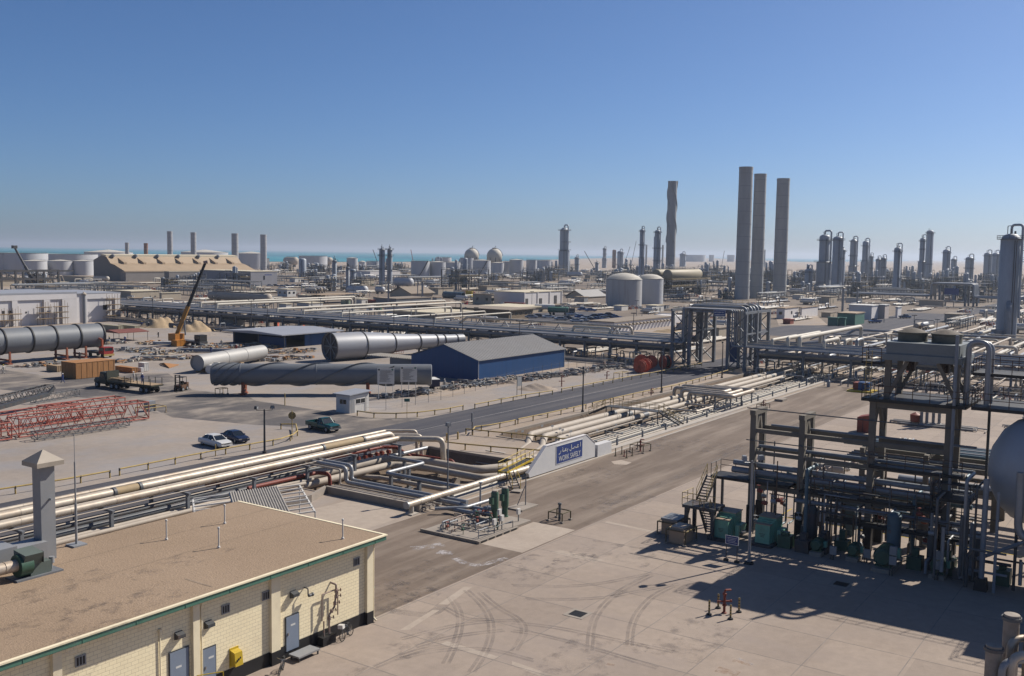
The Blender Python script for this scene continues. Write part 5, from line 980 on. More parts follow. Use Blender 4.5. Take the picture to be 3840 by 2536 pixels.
# insulated exchangers in the bottom right corner
for i, (x, y, r) in enumerate(((3795, 2305, .42), (3728, 2420, .42))):
    k = ('K', (x-1920)*2.474, (y-1916)*2.474); p = onU(*k, 60.5-1.5*i); t = thing('capped_vessel', ('upper' if i == 0 else 'lower')+' of two upright lagged vessels with bolted caps in the bottom right corner', 'vessel', (p.x, p.y, 0), 'lagged vessels in the corner')
    mb = MB(); mb.lathe([(r, 0), (r, p.z), (r*.96, p.z+.02), (0, p.z+.05)], (p.x, p.y, 0), 20); obj('shell', mb, mat('dusty_dark_lagging', (.36, .31, .26), .8, 0, .2, 1.5, ((.15, .11, .08), .6, .8)), t)
    mb = MB(); mb.lathe([(r+.05, p.z-.3), (r+.1, p.z-.3), (r+.1, p.z-.12), (r+.05, p.z-.12)], (p.x, p.y, 0), 20); obj('flange', mb, dark_pipe, t)
    pts = [(p.x-.2, p.y-.9, .2), (p.x-.2, p.y-.9, p.z-.35), (p.x+2.5, p.y-3.2, p.z-.35)]; pipeline(pts, .24, alu, ('upper' if i == 0 else 'lower')+' silver pipe with an elbow in the bottom right corner', 'silver elbows in the corner', 1.2, 14, bend=3)

# denser small work inside the rack: risers, rails, panels, small vessels
rnd = random.Random(31)
for i in range(46):
    v = 13.5+rnd.random()*17; u = 80.5+rnd.random()*6.5; z0 = rnd.random()*1.5; z1 = z0+1.5+rnd.random()*5; k = i % 4
    pts = [(u, v, z0), (u, v, z1)] if k < 2 else ([(u, v, z1), (u, v-1.5-4*rnd.random(), z1)] if k == 2 else [(u, v, z1), (u+2.5, v, z1), (u+2.5, v, z0)])
    pipeline(pts, .03+.05*rnd.random(), (steel_dk, brown, dark_pipe, rp)[i % 4], 'small bore line among the dark equipment of the right rack', 'small bore lines in the right rack', n=6)
for i, (u, v, r, h_) in enumerate(((81.4, 25.2, .45, 3.2), (80.9, 18.5, .55, 3.8), (81.6, 12.6, .5, 3.0), (80.6, 15.6, .35, 2.6), (86.8, 23.5, .6, 4.2), (87, 17.5, .6, 4.4))):
    mb = MB(); mb.lathe([(r*.6, 0), (r*.6, .5), (r, .6), (r, h_), (r*.6, h_+.25), (0, h_+.3)], (u, v, 0), 16); one('filter_vessel', mb, (steel_dk, teal_pipe, dark_pipe)[i % 3], 'dark upright filter vessel standing in the shade of the right rack', 'vessel', 'filter vessels in the right rack')
for i, (va, vb, z, u) in enumerate(((26.6, 15.4, 4.4, 82.2), (24, 13, 2.6, 81.2), (21, 14, 7.3, 82.2))):
    deck([(u, va), (u, vb), (u+1.1, vb), (u+1.1, va)], z, ('upper', 'lowest', 'highest')[i]+' narrow railed catwalk along the face of the right rack', railm=brown, rail=[(u, va), (u, vb)])
for i in range(14): v = 5+rnd.random()*24; u = 79.3+rnd.random()*3; mb = MB(); mb.mm((u-.5, v-.5, 0), (u+.6, v+.6, .5+rnd.random()*.7)); mb.mm((u-.2, v-.2, .4), (u+.3, v+.3, 1.2+rnd.random()*.8)); one('pump_block', mb, (green, steel_dk, dark_pipe)[i % 3], 'small dark pump block in the deep shade of the right rack', 'pump', 'pump blocks in the right rack')
# unseen vessel, drum and decks added past the right edge to shade the yard
t = thing('unseen_shade_vessel', 'unseen tall grey vessel added past the right edge to cast yard shade', 'vessel', (79, 1, 0)); mb = MB(); mb.lathe([(1.3, 0), (1.3, 11.5), (.9, 12.3), (0, 12.6)], (79, 1, 0), 24); obj('shell', mb, grey_pipe, t)
t = thing('unseen_shade_drum', 'unseen level grey drum on legs added past the right edge to cast yard shade', 'vessel', (79.5, -1, 8)); mb = MB(); mb.lathe([(0, -8.5), (1.4, -8), (1.9, -7), (1.9, 4.4), (1.4, 5.4), (0, 5.9)], (81.5, -1.5, 10.6), 28, 'y'); obj('shell', mb, grey_pipe, t)
for v in (-5, 2.5): mb = MB(); mb.mm((80.5, v-1.8, 0), (82.5, v-1.2, 9.2)); obj('leg', mb, steel_dk, t)
deck([(76.4, 5.2), (76.4, -6), (81, -6), (81, 5.2)], 7.2, 'unseen dark railed deck added round the shade casting vessel past the right edge', legs=[(76.6, 5, 0), (80.8, 5, 0), (76.6, -5.8, 0)])
deck([(79, 4.4), (79, -6), (83, -6), (83, 4.4)], 13.4, 'unseen upper dark railed deck added round the shade casting vessel past the right edge', legs=[(79.2, 4.2, 7.2), (82.8, 4.2, 0)])
for i, (x, y, u) in enumerate(((3800, 2395, 60.2), (3770, 2480, 58.8), (3815, 2455, 59.5))): p = onU('K', (x-1920)*2.474, (y-1916)*2.474, u); pipeline([(p.x-.3, p.y+.1, .2), (p.x-.3, p.y+.1, p.z), (p.x+2.4, p.y-2.0, p.z)], .2, (alu, aluB, alu)[i], ordinal(i)+' short silver elbow among the lagged vessels, from the top', 'short elbows in the corner', .9, 14, bend=3)
rnd = random.Random(41)
for i in range(24):
    v = 8+rnd.random()*7; u = 76.5+rnd.random()*3.5; z0 = rnd.random()*1; z1 = 2+rnd.random()*6; k = i % 3
    pts = [(u, v, z0), (u, v, z1)] if k == 0 else ([(u, v, z0), (u, v, z1), (u+rnd.random()*2.2+1, v, z1)] if k == 1 else [(u, v, z1*.6), (u, v-2-5*rnd.random(), z1*.6)])
    pipeline(pts, .05+.1*rnd.random(), (grey_pipe, dark_pipe, steel_dk, aluB)[i % 4], 'process pipe in front of the large drum at the right edge', 'pipes before the large drum', n=8)
# ================================================================== LAYDOWN YARD: sheds, vessels, vehicles, people
rib_roof = mat('ribbed_grey_roof', (.30, .29, .28), .55, .2, .07, .5, ((.22, .2, .18), .4, .2))
pale_sheet = mat('pale_grey_sheet_roof', (.42, .43, .46), .5, .2, .06, .3)
t = thing('blue_shed', 'large blue sheet metal shed with ribbed grey pitched roof', 'shed', (165, 118, 0)); a, b_, c, d = 149.4, 180.2, 109.8, 126.2; e_ = 3.85; rz_ = hgt((149.4, 118, 0), 'B', 1020)
mb = MB(); mb.prof([(c, 0), (d, 0), (d, e_), ((c+d)/2, rz_), (c, e_)], 0, a, b_); obj('wall', mb, blue_wall, t)
mb = MB()
for s_ in (0, 1):
    v0_, v1_ = (c-.3, (c+d)/2) if s_ == 0 else ((c+d)/2, d+.3); z0, z1 = (e_-.05, rz_+.05) if s_ == 0 else (rz_+.05, e_-.05)
    mb.prof([(v0_, z0), (v1_, z1), (v1_, z1+.1), (v0_, z0+.1)], 0, a-.3, b_+.3)
    for k in range(38): u = a+.2+.82*k; mb.beam((u, v0_, z0+.12), (u, v1_, z1+.12), .08, .07)
obj('roof', mb, rib_roof, t)
mb = MB(); mb.mm((a-.06, c-.06, 0), (a+.08, c+.08, e_)); mb.mm((b_-.08, c-.06, 0), (b_+.06, c+.08, e_)); obj('corner_trim', mb, pale_sheet, t)
t = thing('open_shed', 'low blue open sided shed under a flat pale grey sheet roof', 'shed', (178, 193, 0))
mb = MB(); mb.mm((176, 183.5, 0), (187, 183.7, 2.9)); mb.mm((169, 202, 0), (187, 202.2, 2.9)); mb.mm((186.8, 183.7, 0), (187, 202, 2.9)); mb.mm((170, 184, 0), (170.2, 194, 2.4)); obj('wall', mb, blue_wall, t)
mb = MB(); mb.prof([(182, 3.15), (204, 3.15), (204, 3.4), (193, 3.9), (182, 3.4)], 0, 167, 188.5); obj('roof', mb, pale_sheet, t)
for u in (169.3, 178, 186.5):
    for v in (183.6, 193, 202): mb = MB(); mb.mm((u-.1, v-.1, 0), (u+.1, v+.1, 3.15)); obj('post', mb, steel, t)
# guard hut
t = thing('guard_hut', 'small white guard hut with sloping roof at the road junction', 'hut', (108.9, 103.4, 0)); a, b_, c, d = 106.8, 110.9, 102.0, 104.8
mb = MB(); mb.mm((a, c, 0), (b_, d, 2.55)); obj('wall', mb, white, t); mb = MB(); mb.prof([(a-.4, 2.7), (b_+.4, 2.95), (b_+.4, 3.07), (a-.4, 2.82)], 1, c-.35, d+.35); mb.prof([(a, 2.55), (b_, 2.55), (b_, 2.95), (a, 2.7)], 1, c+.01, d-.01); obj('roof', mb, pale_sheet, t)
for (p1, p2) in (((a-.03, c+.75, 1.3), (a, c+2.0, 2.0)), ((a+1.3, c-.03, 1.35), (a+3.2, c, 2.0))):
    mb = MB(); mb.mm(p1, p2); wd = obj('window', mb, glass, t); mb = MB()
    for zz_ in (1.28, 2.02): mb.mm((p1[0]-.02, p1[1]-.02, zz_-.03), (p2[0]+.0, p2[1]+.0, zz_+.03))
    mb.mm(((p1[0]+p2[0])/2-.03, (p1[1]+p2[1])/2-.03, 1.3), ((p1[0]+p2[0])/2+.03, (p1[1]+p2[1])/2+.03, 2.0)); obj('frame', mb, white_b, wd)
mb = MB(); mb.mm((a+.2, c-.04, 0), (a+1.0, c-.005, 2.0)); obj('door', mb, duct, t)
# billboards
bd = Vector((.655, -.755, 0)); bn = Vector((-.755, -.655, 0))
for i, (k, x, y) in enumerate((('B',1205,1510),('B',1415,1490))):
    p = g(k, x, y)+bn*1.6; t = thing('project_board', ('left' if i == 0 else 'right')+' one of two white project boards with rows of small print on stilts', 'billboard', p, 'project boards by the striped vessel')
    a = p-bd*1.38; b_ = p+bd*1.38; mb = MB(); mb.beam(a+Vector((0, 0, 3.75)), b_+Vector((0, 0, 3.75)), .08, 2.6); bo = obj('board', mb, white, t)
    mb = MB(); rnd = random.Random(20+i)
    for r_ in range(15): l0 = .12+rnd.random()*.05; l1 = .5+.42*rnd.random(); mb.beam(a.lerp(b_, l0)+Vector((0, 0, 4.62-.13*r_))+bn*.045, a.lerp(b_, l1)+Vector((0, 0, 4.62-.13*r_))+bn*.045, .01, .05)
    obj('small_print', mb, steel_dk, bo)
    for f_ in (.1, .88): mb = MB(); c = a.lerp(b_, f_)+Vector((0, 0, 4.78))+bn*.04; mb.tube(c, c+bn*.02, .16, n=14); obj('emblem', mb, fascia if f_ > .5 else steel_dk, bo)
    for f_ in (.08, .5, .92):
        for s_ in (0, 1): c = a.lerp(b_, f_)+bn*(.5*s_-.1); mb = MB(); mb.tube(c, a.lerp(b_, f_)-bn*.06+Vector((0, 0, 2.6 if s_ else 5)), .05); obj('leg', mb, white, t)
# big vessels lying in the yard
def saddle_stand(t, c, w_, h_, axis, m_=None):
    m_ = m_ or mat('rusty_orange_saddle', (.33, .10, .05), .7, 0, .2, 1.5); n_ = Vector((-axis.y, axis.x, 0)); mb = MB()
    mb.beam(c-n_*w_/2+Vector((0, 0, h_/2)), c+n_*w_/2+Vector((0, 0, h_/2)), .5, .3); mb.beam(c-n_*w_*.45, c-n_*w_*.45+Vector((0, 0, h_+.9)), .35); mb.beam(c+n_*w_*.45, c+n_*w_*.45+Vector((0, 0, h_+.9)), .35); mb.beam(c-n_*w_/2+Vector((0, 0, .12)), c+n_*w_/2+Vector((0, 0, .12)), .9, .24)
    obj('saddle', mb, m_, t)
def axial(prof, p, d, n=32):
    mb = MB(); d = Vector(d).normalized(); s_ = d.cross(Vector((0, 0, 1))).normalized(); u_ = s_.cross(d); P = []; k = len(prof)
    for i in range(n):
        a = 2*math.pi*i/n
        for r, h_ in prof: P.append(p+d*h_+(s_*math.cos(a)+u_*math.sin(a))*r)
    F = [(i*k+j, i*k+j+1, ((i+1) % n)*k+j+1, ((i+1) % n)*k+j) for i in range(n) for j in range(k-1)]
    return mb.add(P, F, True)
def helix(p, d, r, h0, h1, turns, starts, w_, th):
    mb = MB(); d = Vector(d).normalized(); s_ = d.cross(Vector((0, 0, 1))) if abs(d.z) < .9 else Vector((1, 0, 0)); s_.normalize(); u_ = s_.cross(d); N_ = int(28*turns)
    for st in range(starts):
        P = []
        for i in range(N_+1):
            f = i/N_; a = 2*math.pi*(turns*f+st/starts); o = s_*math.cos(a)+u_*math.sin(a)
            for rr, dh in ((r-.02, -th/2), (r+w_, -th/2), (r+w_, th/2), (r-.02, th/2)): P.append(p+d*(h0+(h1-h0)*f+dh)+o*rr)
        mb.add(P, [(4*i+j, 4*i+(j+1) % 4, 4*i+4+(j+1) % 4, 4*i+4+j) for i in range(N_) for j in range(4)])
    return mb
p0_, p1_ = g('A', 2265, 1480), g('B', 1040, 1480); ax = (p1_-p0_); ax.z = 0; ax.normalize(); st_ = p0_-ax*5.2+Vector((0, 0, 3.35))
t = thing('striped_stack', 'long grey stack section with spiral fins lying on orange saddles', 'stack section', st_)
obj('shell', axial([(0, 0), (1.6, 0), (1.75, .1), (1.75, 4.6), (1.8, 4.62), (1.8, 4.8), (1.75, 4.82), (1.75, 17), (1.8, 17.02), (1.8, 17.2), (1.75, 17.22), (1.75, 36.2), (1.6, 36.3), (0, 36.3)], st_, ax), vessel_g, t)
obj('spiral_fin', helix(st_, ax, 1.75, 4.8, 30, 1.15, 3, .26, .07), vessel_g, t)
obj('frilled_end', helix(st_, ax, 1.75, .3, 4.4, .35, 8, .2, .06), vessel_g, t)
for h_ in (5.2, 25.6): saddle_stand(t, Vector((st_.x, st_.y, 0))+ax*h_, 3.0, 1.2, ax)
p0_ = Vector((155.5, 154.5, 3.15)); p1_ = Vector((193, 146.8, 3.0)); ax = (p1_-p0_).normalized(); L_ = (p1_-p0_).length
t = thing('flared_stack', 'pale grey flared stack base tapering to the right, lying behind the striped vessel', 'stack section', p0_)
obj('shell', axial([(2.95, .05), (3.0, .0), (3.0, 1), (2.95, 8), (2.5, 14), (2.0, 19.5), (1.75, 24), (1.5, 29), (1.25, 34), (1.2, L_), (0, L_)], p0_, ax, 40), mat('pale_vessel_paint', (.36, .37, .40), .5, .1, .07, .3, ((.25, .24, .23), .4, .25)), t)
obj('base_plate', axial([(0, .55), (2.95, .5)], p0_, ax, 40), steel_dk, t)
for h_, r in ((0, 3.0), (8.2, 2.93), (16.5, 2.28), (24.2, 1.76), (29.5, 1.5), (32, 1.38), (36, 1.22)): obj('stiffener_ring', axial([(r-.02, h_-.1), (r+.14, h_-.1), (r+.14, h_+.1), (r-.02, h_+.1)], p0_, ax, 40), steel_dk, t)
mb = MB(); s_ = ax.cross(Vector((0, 0, 1))).normalized()
for k in range(4): a = k*math.pi/4; o = s_*math.cos(a)+Vector((0, 0, math.sin(a))); mb.beam(p0_+ax*.3-o*2.9, p0_+ax*.3+o*2.9, .16, .2)
obj('spider_brace', mb, vessel_g, t)
for h_ in (8.2, 26): saddle_stand(t, Vector((p0_.x, p0_.y, 0))+ax*h_, 3.4, .5, ax, steel_dk)
t2 = thing('access_ladder', 'faded red caged ladder section lying along the flared stack', 'ladder', Vector((168, 149, .1))); mb = MB(); aa, bb = g('B', 1080, 1120, .6), g('B', 1370, 1100, .8)
for o in (0, .5): mb.tube(aa+Vector((0, 0, o)), bb+Vector((0, 0, o)), .05)
for k in range(14): mb.tube(aa.lerp(bb, k/13), aa.lerp(bb, k/13)+Vector((0, 0, .5)), .04)
obj('rails', mb, red_steel, t2)
p0_ = Vector((123.6, 158.4, 1.95)); ax = Vector((.95, .31, 0)).normalized(); t = thing('white_column_section', 'long off white vessel shell lying on blocks beside the striped stack', 'vessel', p0_)
obj('shell', axial([(0, .4), (1.5, .4), (1.55, 0), (1.55, 9), (1.6, 9.02), (1.6, 9.15), (1.55, 9.17), (1.55, 16), (1.6, 16.02), (1.6, 16.2), (1.55, 16.2), (1.5, 24), (0, 24)], p0_, ax), mat('off_white_vessel', (.44, .43, .41), .55, .1, .06, .4, ((.3, .27, .24), .4, .4)), t)
for h_ in (2, 14): mb = MB(); c = p0_+ax*h_; mb.box((c.x, c.y, .35), (1.0, 2.8, .7), .3); obj('block', mb, wood, t)
p0_ = g('A', 1945, 1292)+Vector((0, 0, .85)); mb = axial([(0, 0), (.82, 0), (.85, .1), (.85, 7), (0, 7)], p0_, Vector((.8, .6, 0)), 20); one('white_pipe_spool', mb, white, 'short white pipe spool lying on the ground before the off white vessel', 'pipe spool')
p0_ = Vector((88, 199.3, 4.6)); ax = Vector((1, .015, 0)).normalized(); t = thing('ringed_vessel', 'huge grey cylinder with dark stiffening rings on orange stands at the left edge', 'vessel', p0_)
obj('shell', axial([(0, 0), (2.6, .1), (2.6, 41.6), (2.4, 41.8), (0, 41.8)], p0_, ax, 36), vessel_g, t)
for h_ in (12.5, 19.3, 25.2, 30.5, 36, 41.6): obj('ring', axial([(2.58, h_-.14), (2.78, h_-.14), (2.78, h_+.14), (2.58, h_+.14)], p0_, ax, 36), black, t)
for h_ in (20, 32.4, 36.8): saddle_stand(t, Vector((p0_.x+h_, p0_.y, 0)), 4.6, 1.7, ax)
# crates
def crate(k, x, y, xl, xr, yt, label, m_=orange_m, name='timber_crate', cat='crate'):
    c = g(k, x, y); lv, lu = run(c, 1, k, xl), run(c, 0, k, xr); h_ = hgt(c, k, yt); t = thing(name, label, cat, (c.x+lu/2, c.y+lv/2, 0)); mb = MB(); mb.mm((c.x, c.y, .08), (c.x+lu, c.y+lv, h_)); obj('body', mb, m_, t)
    mb = MB()
    n_ = max(2, int(lu/1.1))
    for i in range(n_+1): u = c.x+.08+(lu-.16)*i/n_; mb.mm((u-.07, c.y-.04, .08), (u+.07, c.y, h_))
    n_ = max(2, int(lv/1.1))
    for i in range(n_+1): v = c.y+.08+(lv-.16)*i/n_; mb.mm((c.x-.04, v-.07, .08), (c.x, v+.07, h_))
    mb.mm((c.x-.05, c.y-.05, h_), (c.x+lu+.05, c.y+lv+.05, h_+.06)); obj('battens', mb, m_, t); return t
crate('A', 705, 1345, 572, 1066, 1195, 'long orange-brown container sized timber crate at the left of the yard')
crate('A', 530, 1278, 432, 570, 1222, 'small timber crate with pale end left of the long orange crate', wood)
crate('A', 1225, 1288, 1070, 1275, 1240, 'low orange timber crate behind the flatbed truck load')
crate('A', 1340, 1272, 1285, 1382, 1195, 'pale grey carton stack wrapped in plastic by the crates', white)
crate('A', 1310, 1278, 1275, 1335, 1240, 'white wrapped bale beside the pale carton stack', white_b)
mb = MB(); P = [g('A', *p, z) for p, z in (((1480, 1195), .15), ((1660, 1205), .15), ((1570, 1235), .15), ((1520, 1190), .6))]; mb.add([P[0], P[2], P[1], P[3]]+[p-Vector((0, 0, .12)) for p in (P[0], P[2], P[1], P[3])], [(0,1,2,3),(7,6,5,4),(0,4,5,1),(1,5,6,2),(2,6,7,3),(3,7,4,0)]); one('plywood_sheet', mb, orange_m, 'orange plywood sheets lying flat beside the yard road', 'plywood')
t = crate('A', 2168, 866, 2030, 2272, 770, 'pale grey portable cabin beside the open blue shed', duct, 'portable_cabin', 'cabin')
# ---------------- vehicles
carglass = glass
def wheel(t, x, y, r=.34, w_=.22, local=True):
    mb = MB(); mb.lathe([(0, -w_/2), (r*.6, -w_/2), (r*.95, -w_/2), (r, -w_/2+.04), (r, w_/2-.04), (r*.95, w_/2), (r*.6, w_/2), (0, w_/2)], (x, y, r), 18, 'y'); o = obj('wheel', mb, rubber, t)
    s_ = 1 if y > 0 else -1; mb = MB(); mb.lathe([(0, s_*(w_/2+.015)), (r*.55, s_*(w_/2+.012)), (r*.62, s_*(w_/2-.02))], (x, y, r), 14, 'y'); obj('rim', mb, duct, o)
def loft(mb, secs):          # secs: (x, [(y, z) ring]) -> closed skin
    n = len(secs[0][1]); P = [(x, y, z) for x, rg in secs for y, z in rg]
    F = [(i*n+k, (i+1)*n+k, (i+1)*n+(k+1) % n, i*n+(k+1) % n) for i in range(len(secs)-1) for k in range(n)]
    F += [tuple(range(n)), tuple((len(secs)-1)*n+k for k in range(n-1, -1, -1))]
    return mb.add(P, F)
def ring(w_, z0, z1, tw=.88): return [(-w_*.92, z0), (w_*.92, z0), (w_, z0+.18*(z1-z0)), (w_, z0+.62*(z1-z0)), (w_*tw, z1), (-w_*tw, z1), (-w_, z0+.62*(z1-z0)), (-w_, z0+.18*(z1-z0))]
def sedan(label, col, loc, rz, group=None, sc=1):
    t = thing('parked_car', label, 'car', loc, group, rz, True); t.scale = (sc, sc, sc); m_ = mat('car_paint_%s' % col[0], col[1], .3, .1, .03, 1, spec=.5)
    mb = MB(); loft(mb, [(-2.5, ring(.8, .38, .74)), (-2.42, ring(.88, .28, .86)), (-1.6, ring(.92, .25, .95)), (0, ring(.93, .24, .95)), (1.3, ring(.92, .25, .92)), (2.2, ring(.88, .27, .82)), (2.48, ring(.78, .34, .68))]); body = obj('body', mb, m_, t)
    mb = MB(); loft(mb, [(-1.75, [(-.78, .9), (.78, .9), (.7, .94), (-.7, .94)]), (-1.05, [(-.82, .9), (.82, .9), (.6, 1.36), (-.6, 1.36)]), (.1, [(-.84, .9), (.84, .9), (.62, 1.41), (-.62, 1.41)]), (.45, [(-.84, .9), (.84, .9), (.6, 1.37), (-.6, 1.37)]), (1.25, [(-.8, .88), (.8, .88), (.72, .93), (-.72, .93)])]); gh = obj('windows', mb, carglass, t)
    mb = MB(); loft(mb, [(-1.1, [(-.61, 1.34), (.61, 1.34), (.57, 1.4), (-.57, 1.4)]), (.1, [(-.635, 1.38), (.635, 1.38), (.58, 1.45), (-.58, 1.45)]), (.47, [(-.61, 1.36), (.61, 1.36), (.56, 1.41), (-.56, 1.41)])]); obj('roof', mb, m_, t)
    mb = MB()
    for s_ in (-1, 1):
        for (a, b_) in (((-1.72, s_*.74, .93), (-1.06, s_*.6, 1.38)), ((1.24, s_*.77, .91), (.46, s_*.61, 1.39)), ((-.32, s_*.85, .92), (-.3, s_*.63, 1.4))): mb.beam(a, b_, .07)
    obj('pillars', mb, m_, t)
    for x in (-1.45, 1.5):
        for y in (-.8, .8): wheel(t, x, y)
    for y in (-.6, .6):
        mb = MB(); mb.mm((2.36, y-.2, .56), (2.49, y+.2, .7)); obj('headlight', mb, chrome, t); mb = MB(); mb.mm((-2.5, y-.2, .62), (-2.4, y+.2, .76)); obj('tail_light', mb, red_p, t)
    mb = MB(); mb.mm((2.38, -.75, .36), (2.54, .75, .5)); obj('bumper', mb, m_, t); mb = MB(); mb.mm((2.4, -.36, .55), (2.5, .36, .68)); obj('grille', mb, black, t)
    for y in (-.95, .95): mb = MB(); mb.box((.85, y*1.02, .98), (.16, .14, .12)); obj('mirror', mb, m_, t)
    return t
def pickup(label, col, loc, rz, group=None, name='pickup_truck'):
    t = thing(name, label, 'pickup', loc, group, rz, True); m_ = mat('car_paint_%s' % col[0], col[1], .3, .1, .03, 1, spec=.5)
    mb = MB(); loft(mb, [(-.1, ring(.92, .45, 1.12)), (1.0, ring(.94, .42, 1.12)), (1.15, ring(.94, .42, 1.08)), (2.3, ring(.92, .42, 1.02)), (2.6, ring(.86, .46, .92))]); obj('body', mb, m_, t)
    mb = MB(); mb.mm((-2.65, -.92, .55), (-.12, .92, .7)); mb.mm((-2.65, -.95, .55), (-.12, -.85, 1.12)); mb.mm((-2.65, .85, .55), (-.12, .95, 1.12)); mb.mm((-2.7, -.92, .55), (-2.62, .92, 1.1)); mb.mm((-.2, -.9, .6), (-.1, .9, 1.15)); obj('load_bed', mb, m_, t)
    mb = MB(); loft(mb, [(-.12, [(-.86, 1.1), (.86, 1.1), (.7, 1.68), (-.7, 1.68)]), (.55, [(-.87, 1.1), (.87, 1.1), (.7, 1.7), (-.7, 1.7)]), (1.2, [(-.84, 1.06), (.84, 1.06), (.76, 1.12), (-.76, 1.12)])]); obj('windows', mb, carglass, t)
    mb = MB(); loft(mb, [(-.16, [(-.72, 1.66), (.72, 1.66), (.66, 1.74), (-.66, 1.74)]), (.6, [(-.72, 1.67), (.72, 1.67), (.64, 1.77), (-.64, 1.77)])])
    for s_ in (-1, 1): mb.beam((-.1, s_*.86, 1.1), (-.1, s_*.7, 1.7), .09); mb.beam((1.18, s_*.82, 1.08), (.56, s_*.7, 1.7), .07); mb.beam((.4, s_*.88, 1.1), (.42, s_*.71, 1.7), .06)
    obj('roof', mb, m_, t)
    for x in (-1.7, 1.75):
        for y in (-.82, .82): wheel(t, x, y, .4, .26)
    mb = MB(); mb.mm((2.5, -.9, .44), (2.7, .9, .6)); obj('bumper', mb, chrome, t); mb = MB(); mb.mm((2.55, -.5, .66), (2.63, .5, .86)); obj('grille', mb, black, t)
    for y in (-.68, .68): mb = MB(); mb.mm((2.5, y-.16, .66), (2.62, y+.16, .84)); obj('headlight', mb, chrome, t)
    for y in (-1.05, 1.05): mb = MB(); mb.box((.95, y, 1.2), (.1, .16, .24)); obj('mirror', mb, black, t)
    mb = MB(); mb.mm((-2.3, -.7, .3), (2.2, .7, .5)); obj('chassis', mb, black, t)
    return t
car_w, car_n, car_g, car_b = ('white', (.74, .73, .70)), ('navy', (.012, .022, .06)), ('green', (.008, .085, .085)), ('blue', (.04, .12, .32))
sedan('white four door saloon car parked on the sand by the guard rail', car_w, (78.7, 97.6, 0), R(-96))
sedan('dark navy saloon car parked beside the white car', car_n, (82.3, 98.3, 0), R(-100), sc=.93)
pk = pickup('dark green pickup truck driving through the junction', car_g, (94.6, 95.2, 0), R(-97))
# flatbed truck
t = thing('flatbed_truck', 'old bonneted dark flatbed truck with stake posts and a load of boards', 'truck', (101.3, 149, 0), None, R(94), True); dk = mat('dark_truck_paint', (.05, .055, .04), .55, 0, .2, 1)
mb = MB(); loft(mb, [(3.4, ring(1.15, .7, 2.7, .85)), (5.0, ring(1.15, .7, 2.75, .85)), (5.1, ring(1.0, .8, 1.75, .8)), (6.7, ring(.9, .8, 1.6, .75)), (6.9, ring(.8, .85, 1.4, .75))]); obj('cab', mb, dk, t)
mb = MB(); mb.mm((5.0, -.95, 1.8), (5.12, .95, 2.5)); mb.mm((3.8, -1.17, 1.8), (4.8, -1.1, 2.45)); mb.mm((3.8, 1.1, 1.8), (4.8, 1.17, 2.45)); obj('windows', mb, glass, t)
mb = MB(); mb.mm((-8.2, -1.25, 1.15), (3.0, 1.25, 1.4)); mb.mm((-8, -.5, .75), (6.2, .5, 1.1)); obj('flatbed', mb, dk, t)
mb = MB(); mb.mm((-8.15, -1.2, 1.4), (2.9, 1.2, 1.45)); obj('bed_boards', mb, wood, t)
for x in (-7.9, -6.3, -4.7, -3.1, -1.5):
    for y in (-1.2, 1.2): mb = MB(); mb.mm((x-.05, y-.04, 1.4), (x+.05, y+.04, 2.5)); obj('stake_post', mb, dk, t)
mb = MB(); mb.mm((2.9, -1.2, 1.3), (3.1, 1.2, 3.0)); obj('headboard', mb, dk, t)
for x in (5.7, 1.9, .6, -5.6, -6.9):
    for y in (-1.0, 1.0): wheel(t, x, y, .52, .4)
mb = MB(); rnd = random.Random(5)
for k in range(26): mb.box((-.2+rnd.random()*2.2, -.9+rnd.random()*1.8, 1.5+.05*(k % 8)), (2.4+rnd.random(), .3, .05), rnd.random()*.2-.1)
o = one('board_stack', mb, wood, 'stack of pale boards loaded behind the cab of the flatbed truck', 'boards'); o.parent = None; o.matrix_world = Matrix.Translation((101.3, 149, 0)) @ Matrix.Rotation(R(94), 4, 'Z') @ Matrix.Translation(o.location)
# forklift
t = thing('forklift', 'dark forklift truck with raised mast standing beside the flatbed', 'forklift', (106.2, 140.5, 0), None, R(205), True)
mb = MB(); mb.mm((-1.4, -.7, .35), (.9, .7, 1.05)); mb.mm((-1.5, -.7, .4), (-.8, .7, 1.35)); obj('body', mb, mat('brown_forklift_paint', (.12, .06, .03), .5, 0, .2, 2), t)
mb = MB()
for x, y in ((-1.0, -.6), (-1.0, .6), (.5, -.6), (.5, .6)): mb.beam((x, y, 1.0), (x*.85, y, 2.3), .07)
mb.mm((-.9, -.65, 2.28), (.5, .65, 2.36)); obj('overhead_guard', mb, black, t)
mb = MB()
for y in (-.4, .4): mb.mm((.95, y-.08, .1), (1.12, y+.08, 2.8))
for z in (.5, 1.5, 2.7): mb.mm((.97, -.4, z-.05), (1.1, .4, z+.05))
obj('mast', mb, black, t); mb = MB()
for y in (-.35, .35): mb.mm((1.1, y-.07, .08), (2.1, y+.07, .14)); mb.mm((1.1, y-.07, .1), (1.18, y+.07, .7))
obj('forks', mb, steel_dk, t)
mb = MB(); mb.mm((-.5, -.3, 1.05), (0, .3, 1.2)); mb.mm((-.6, -.3, 1.1), (-.5, .3, 1.6)); obj('seat', mb, rubber, t)
for x in (-.9, .6):
    for y in (-.62, .62): wheel(t, x, y, .36, .3)
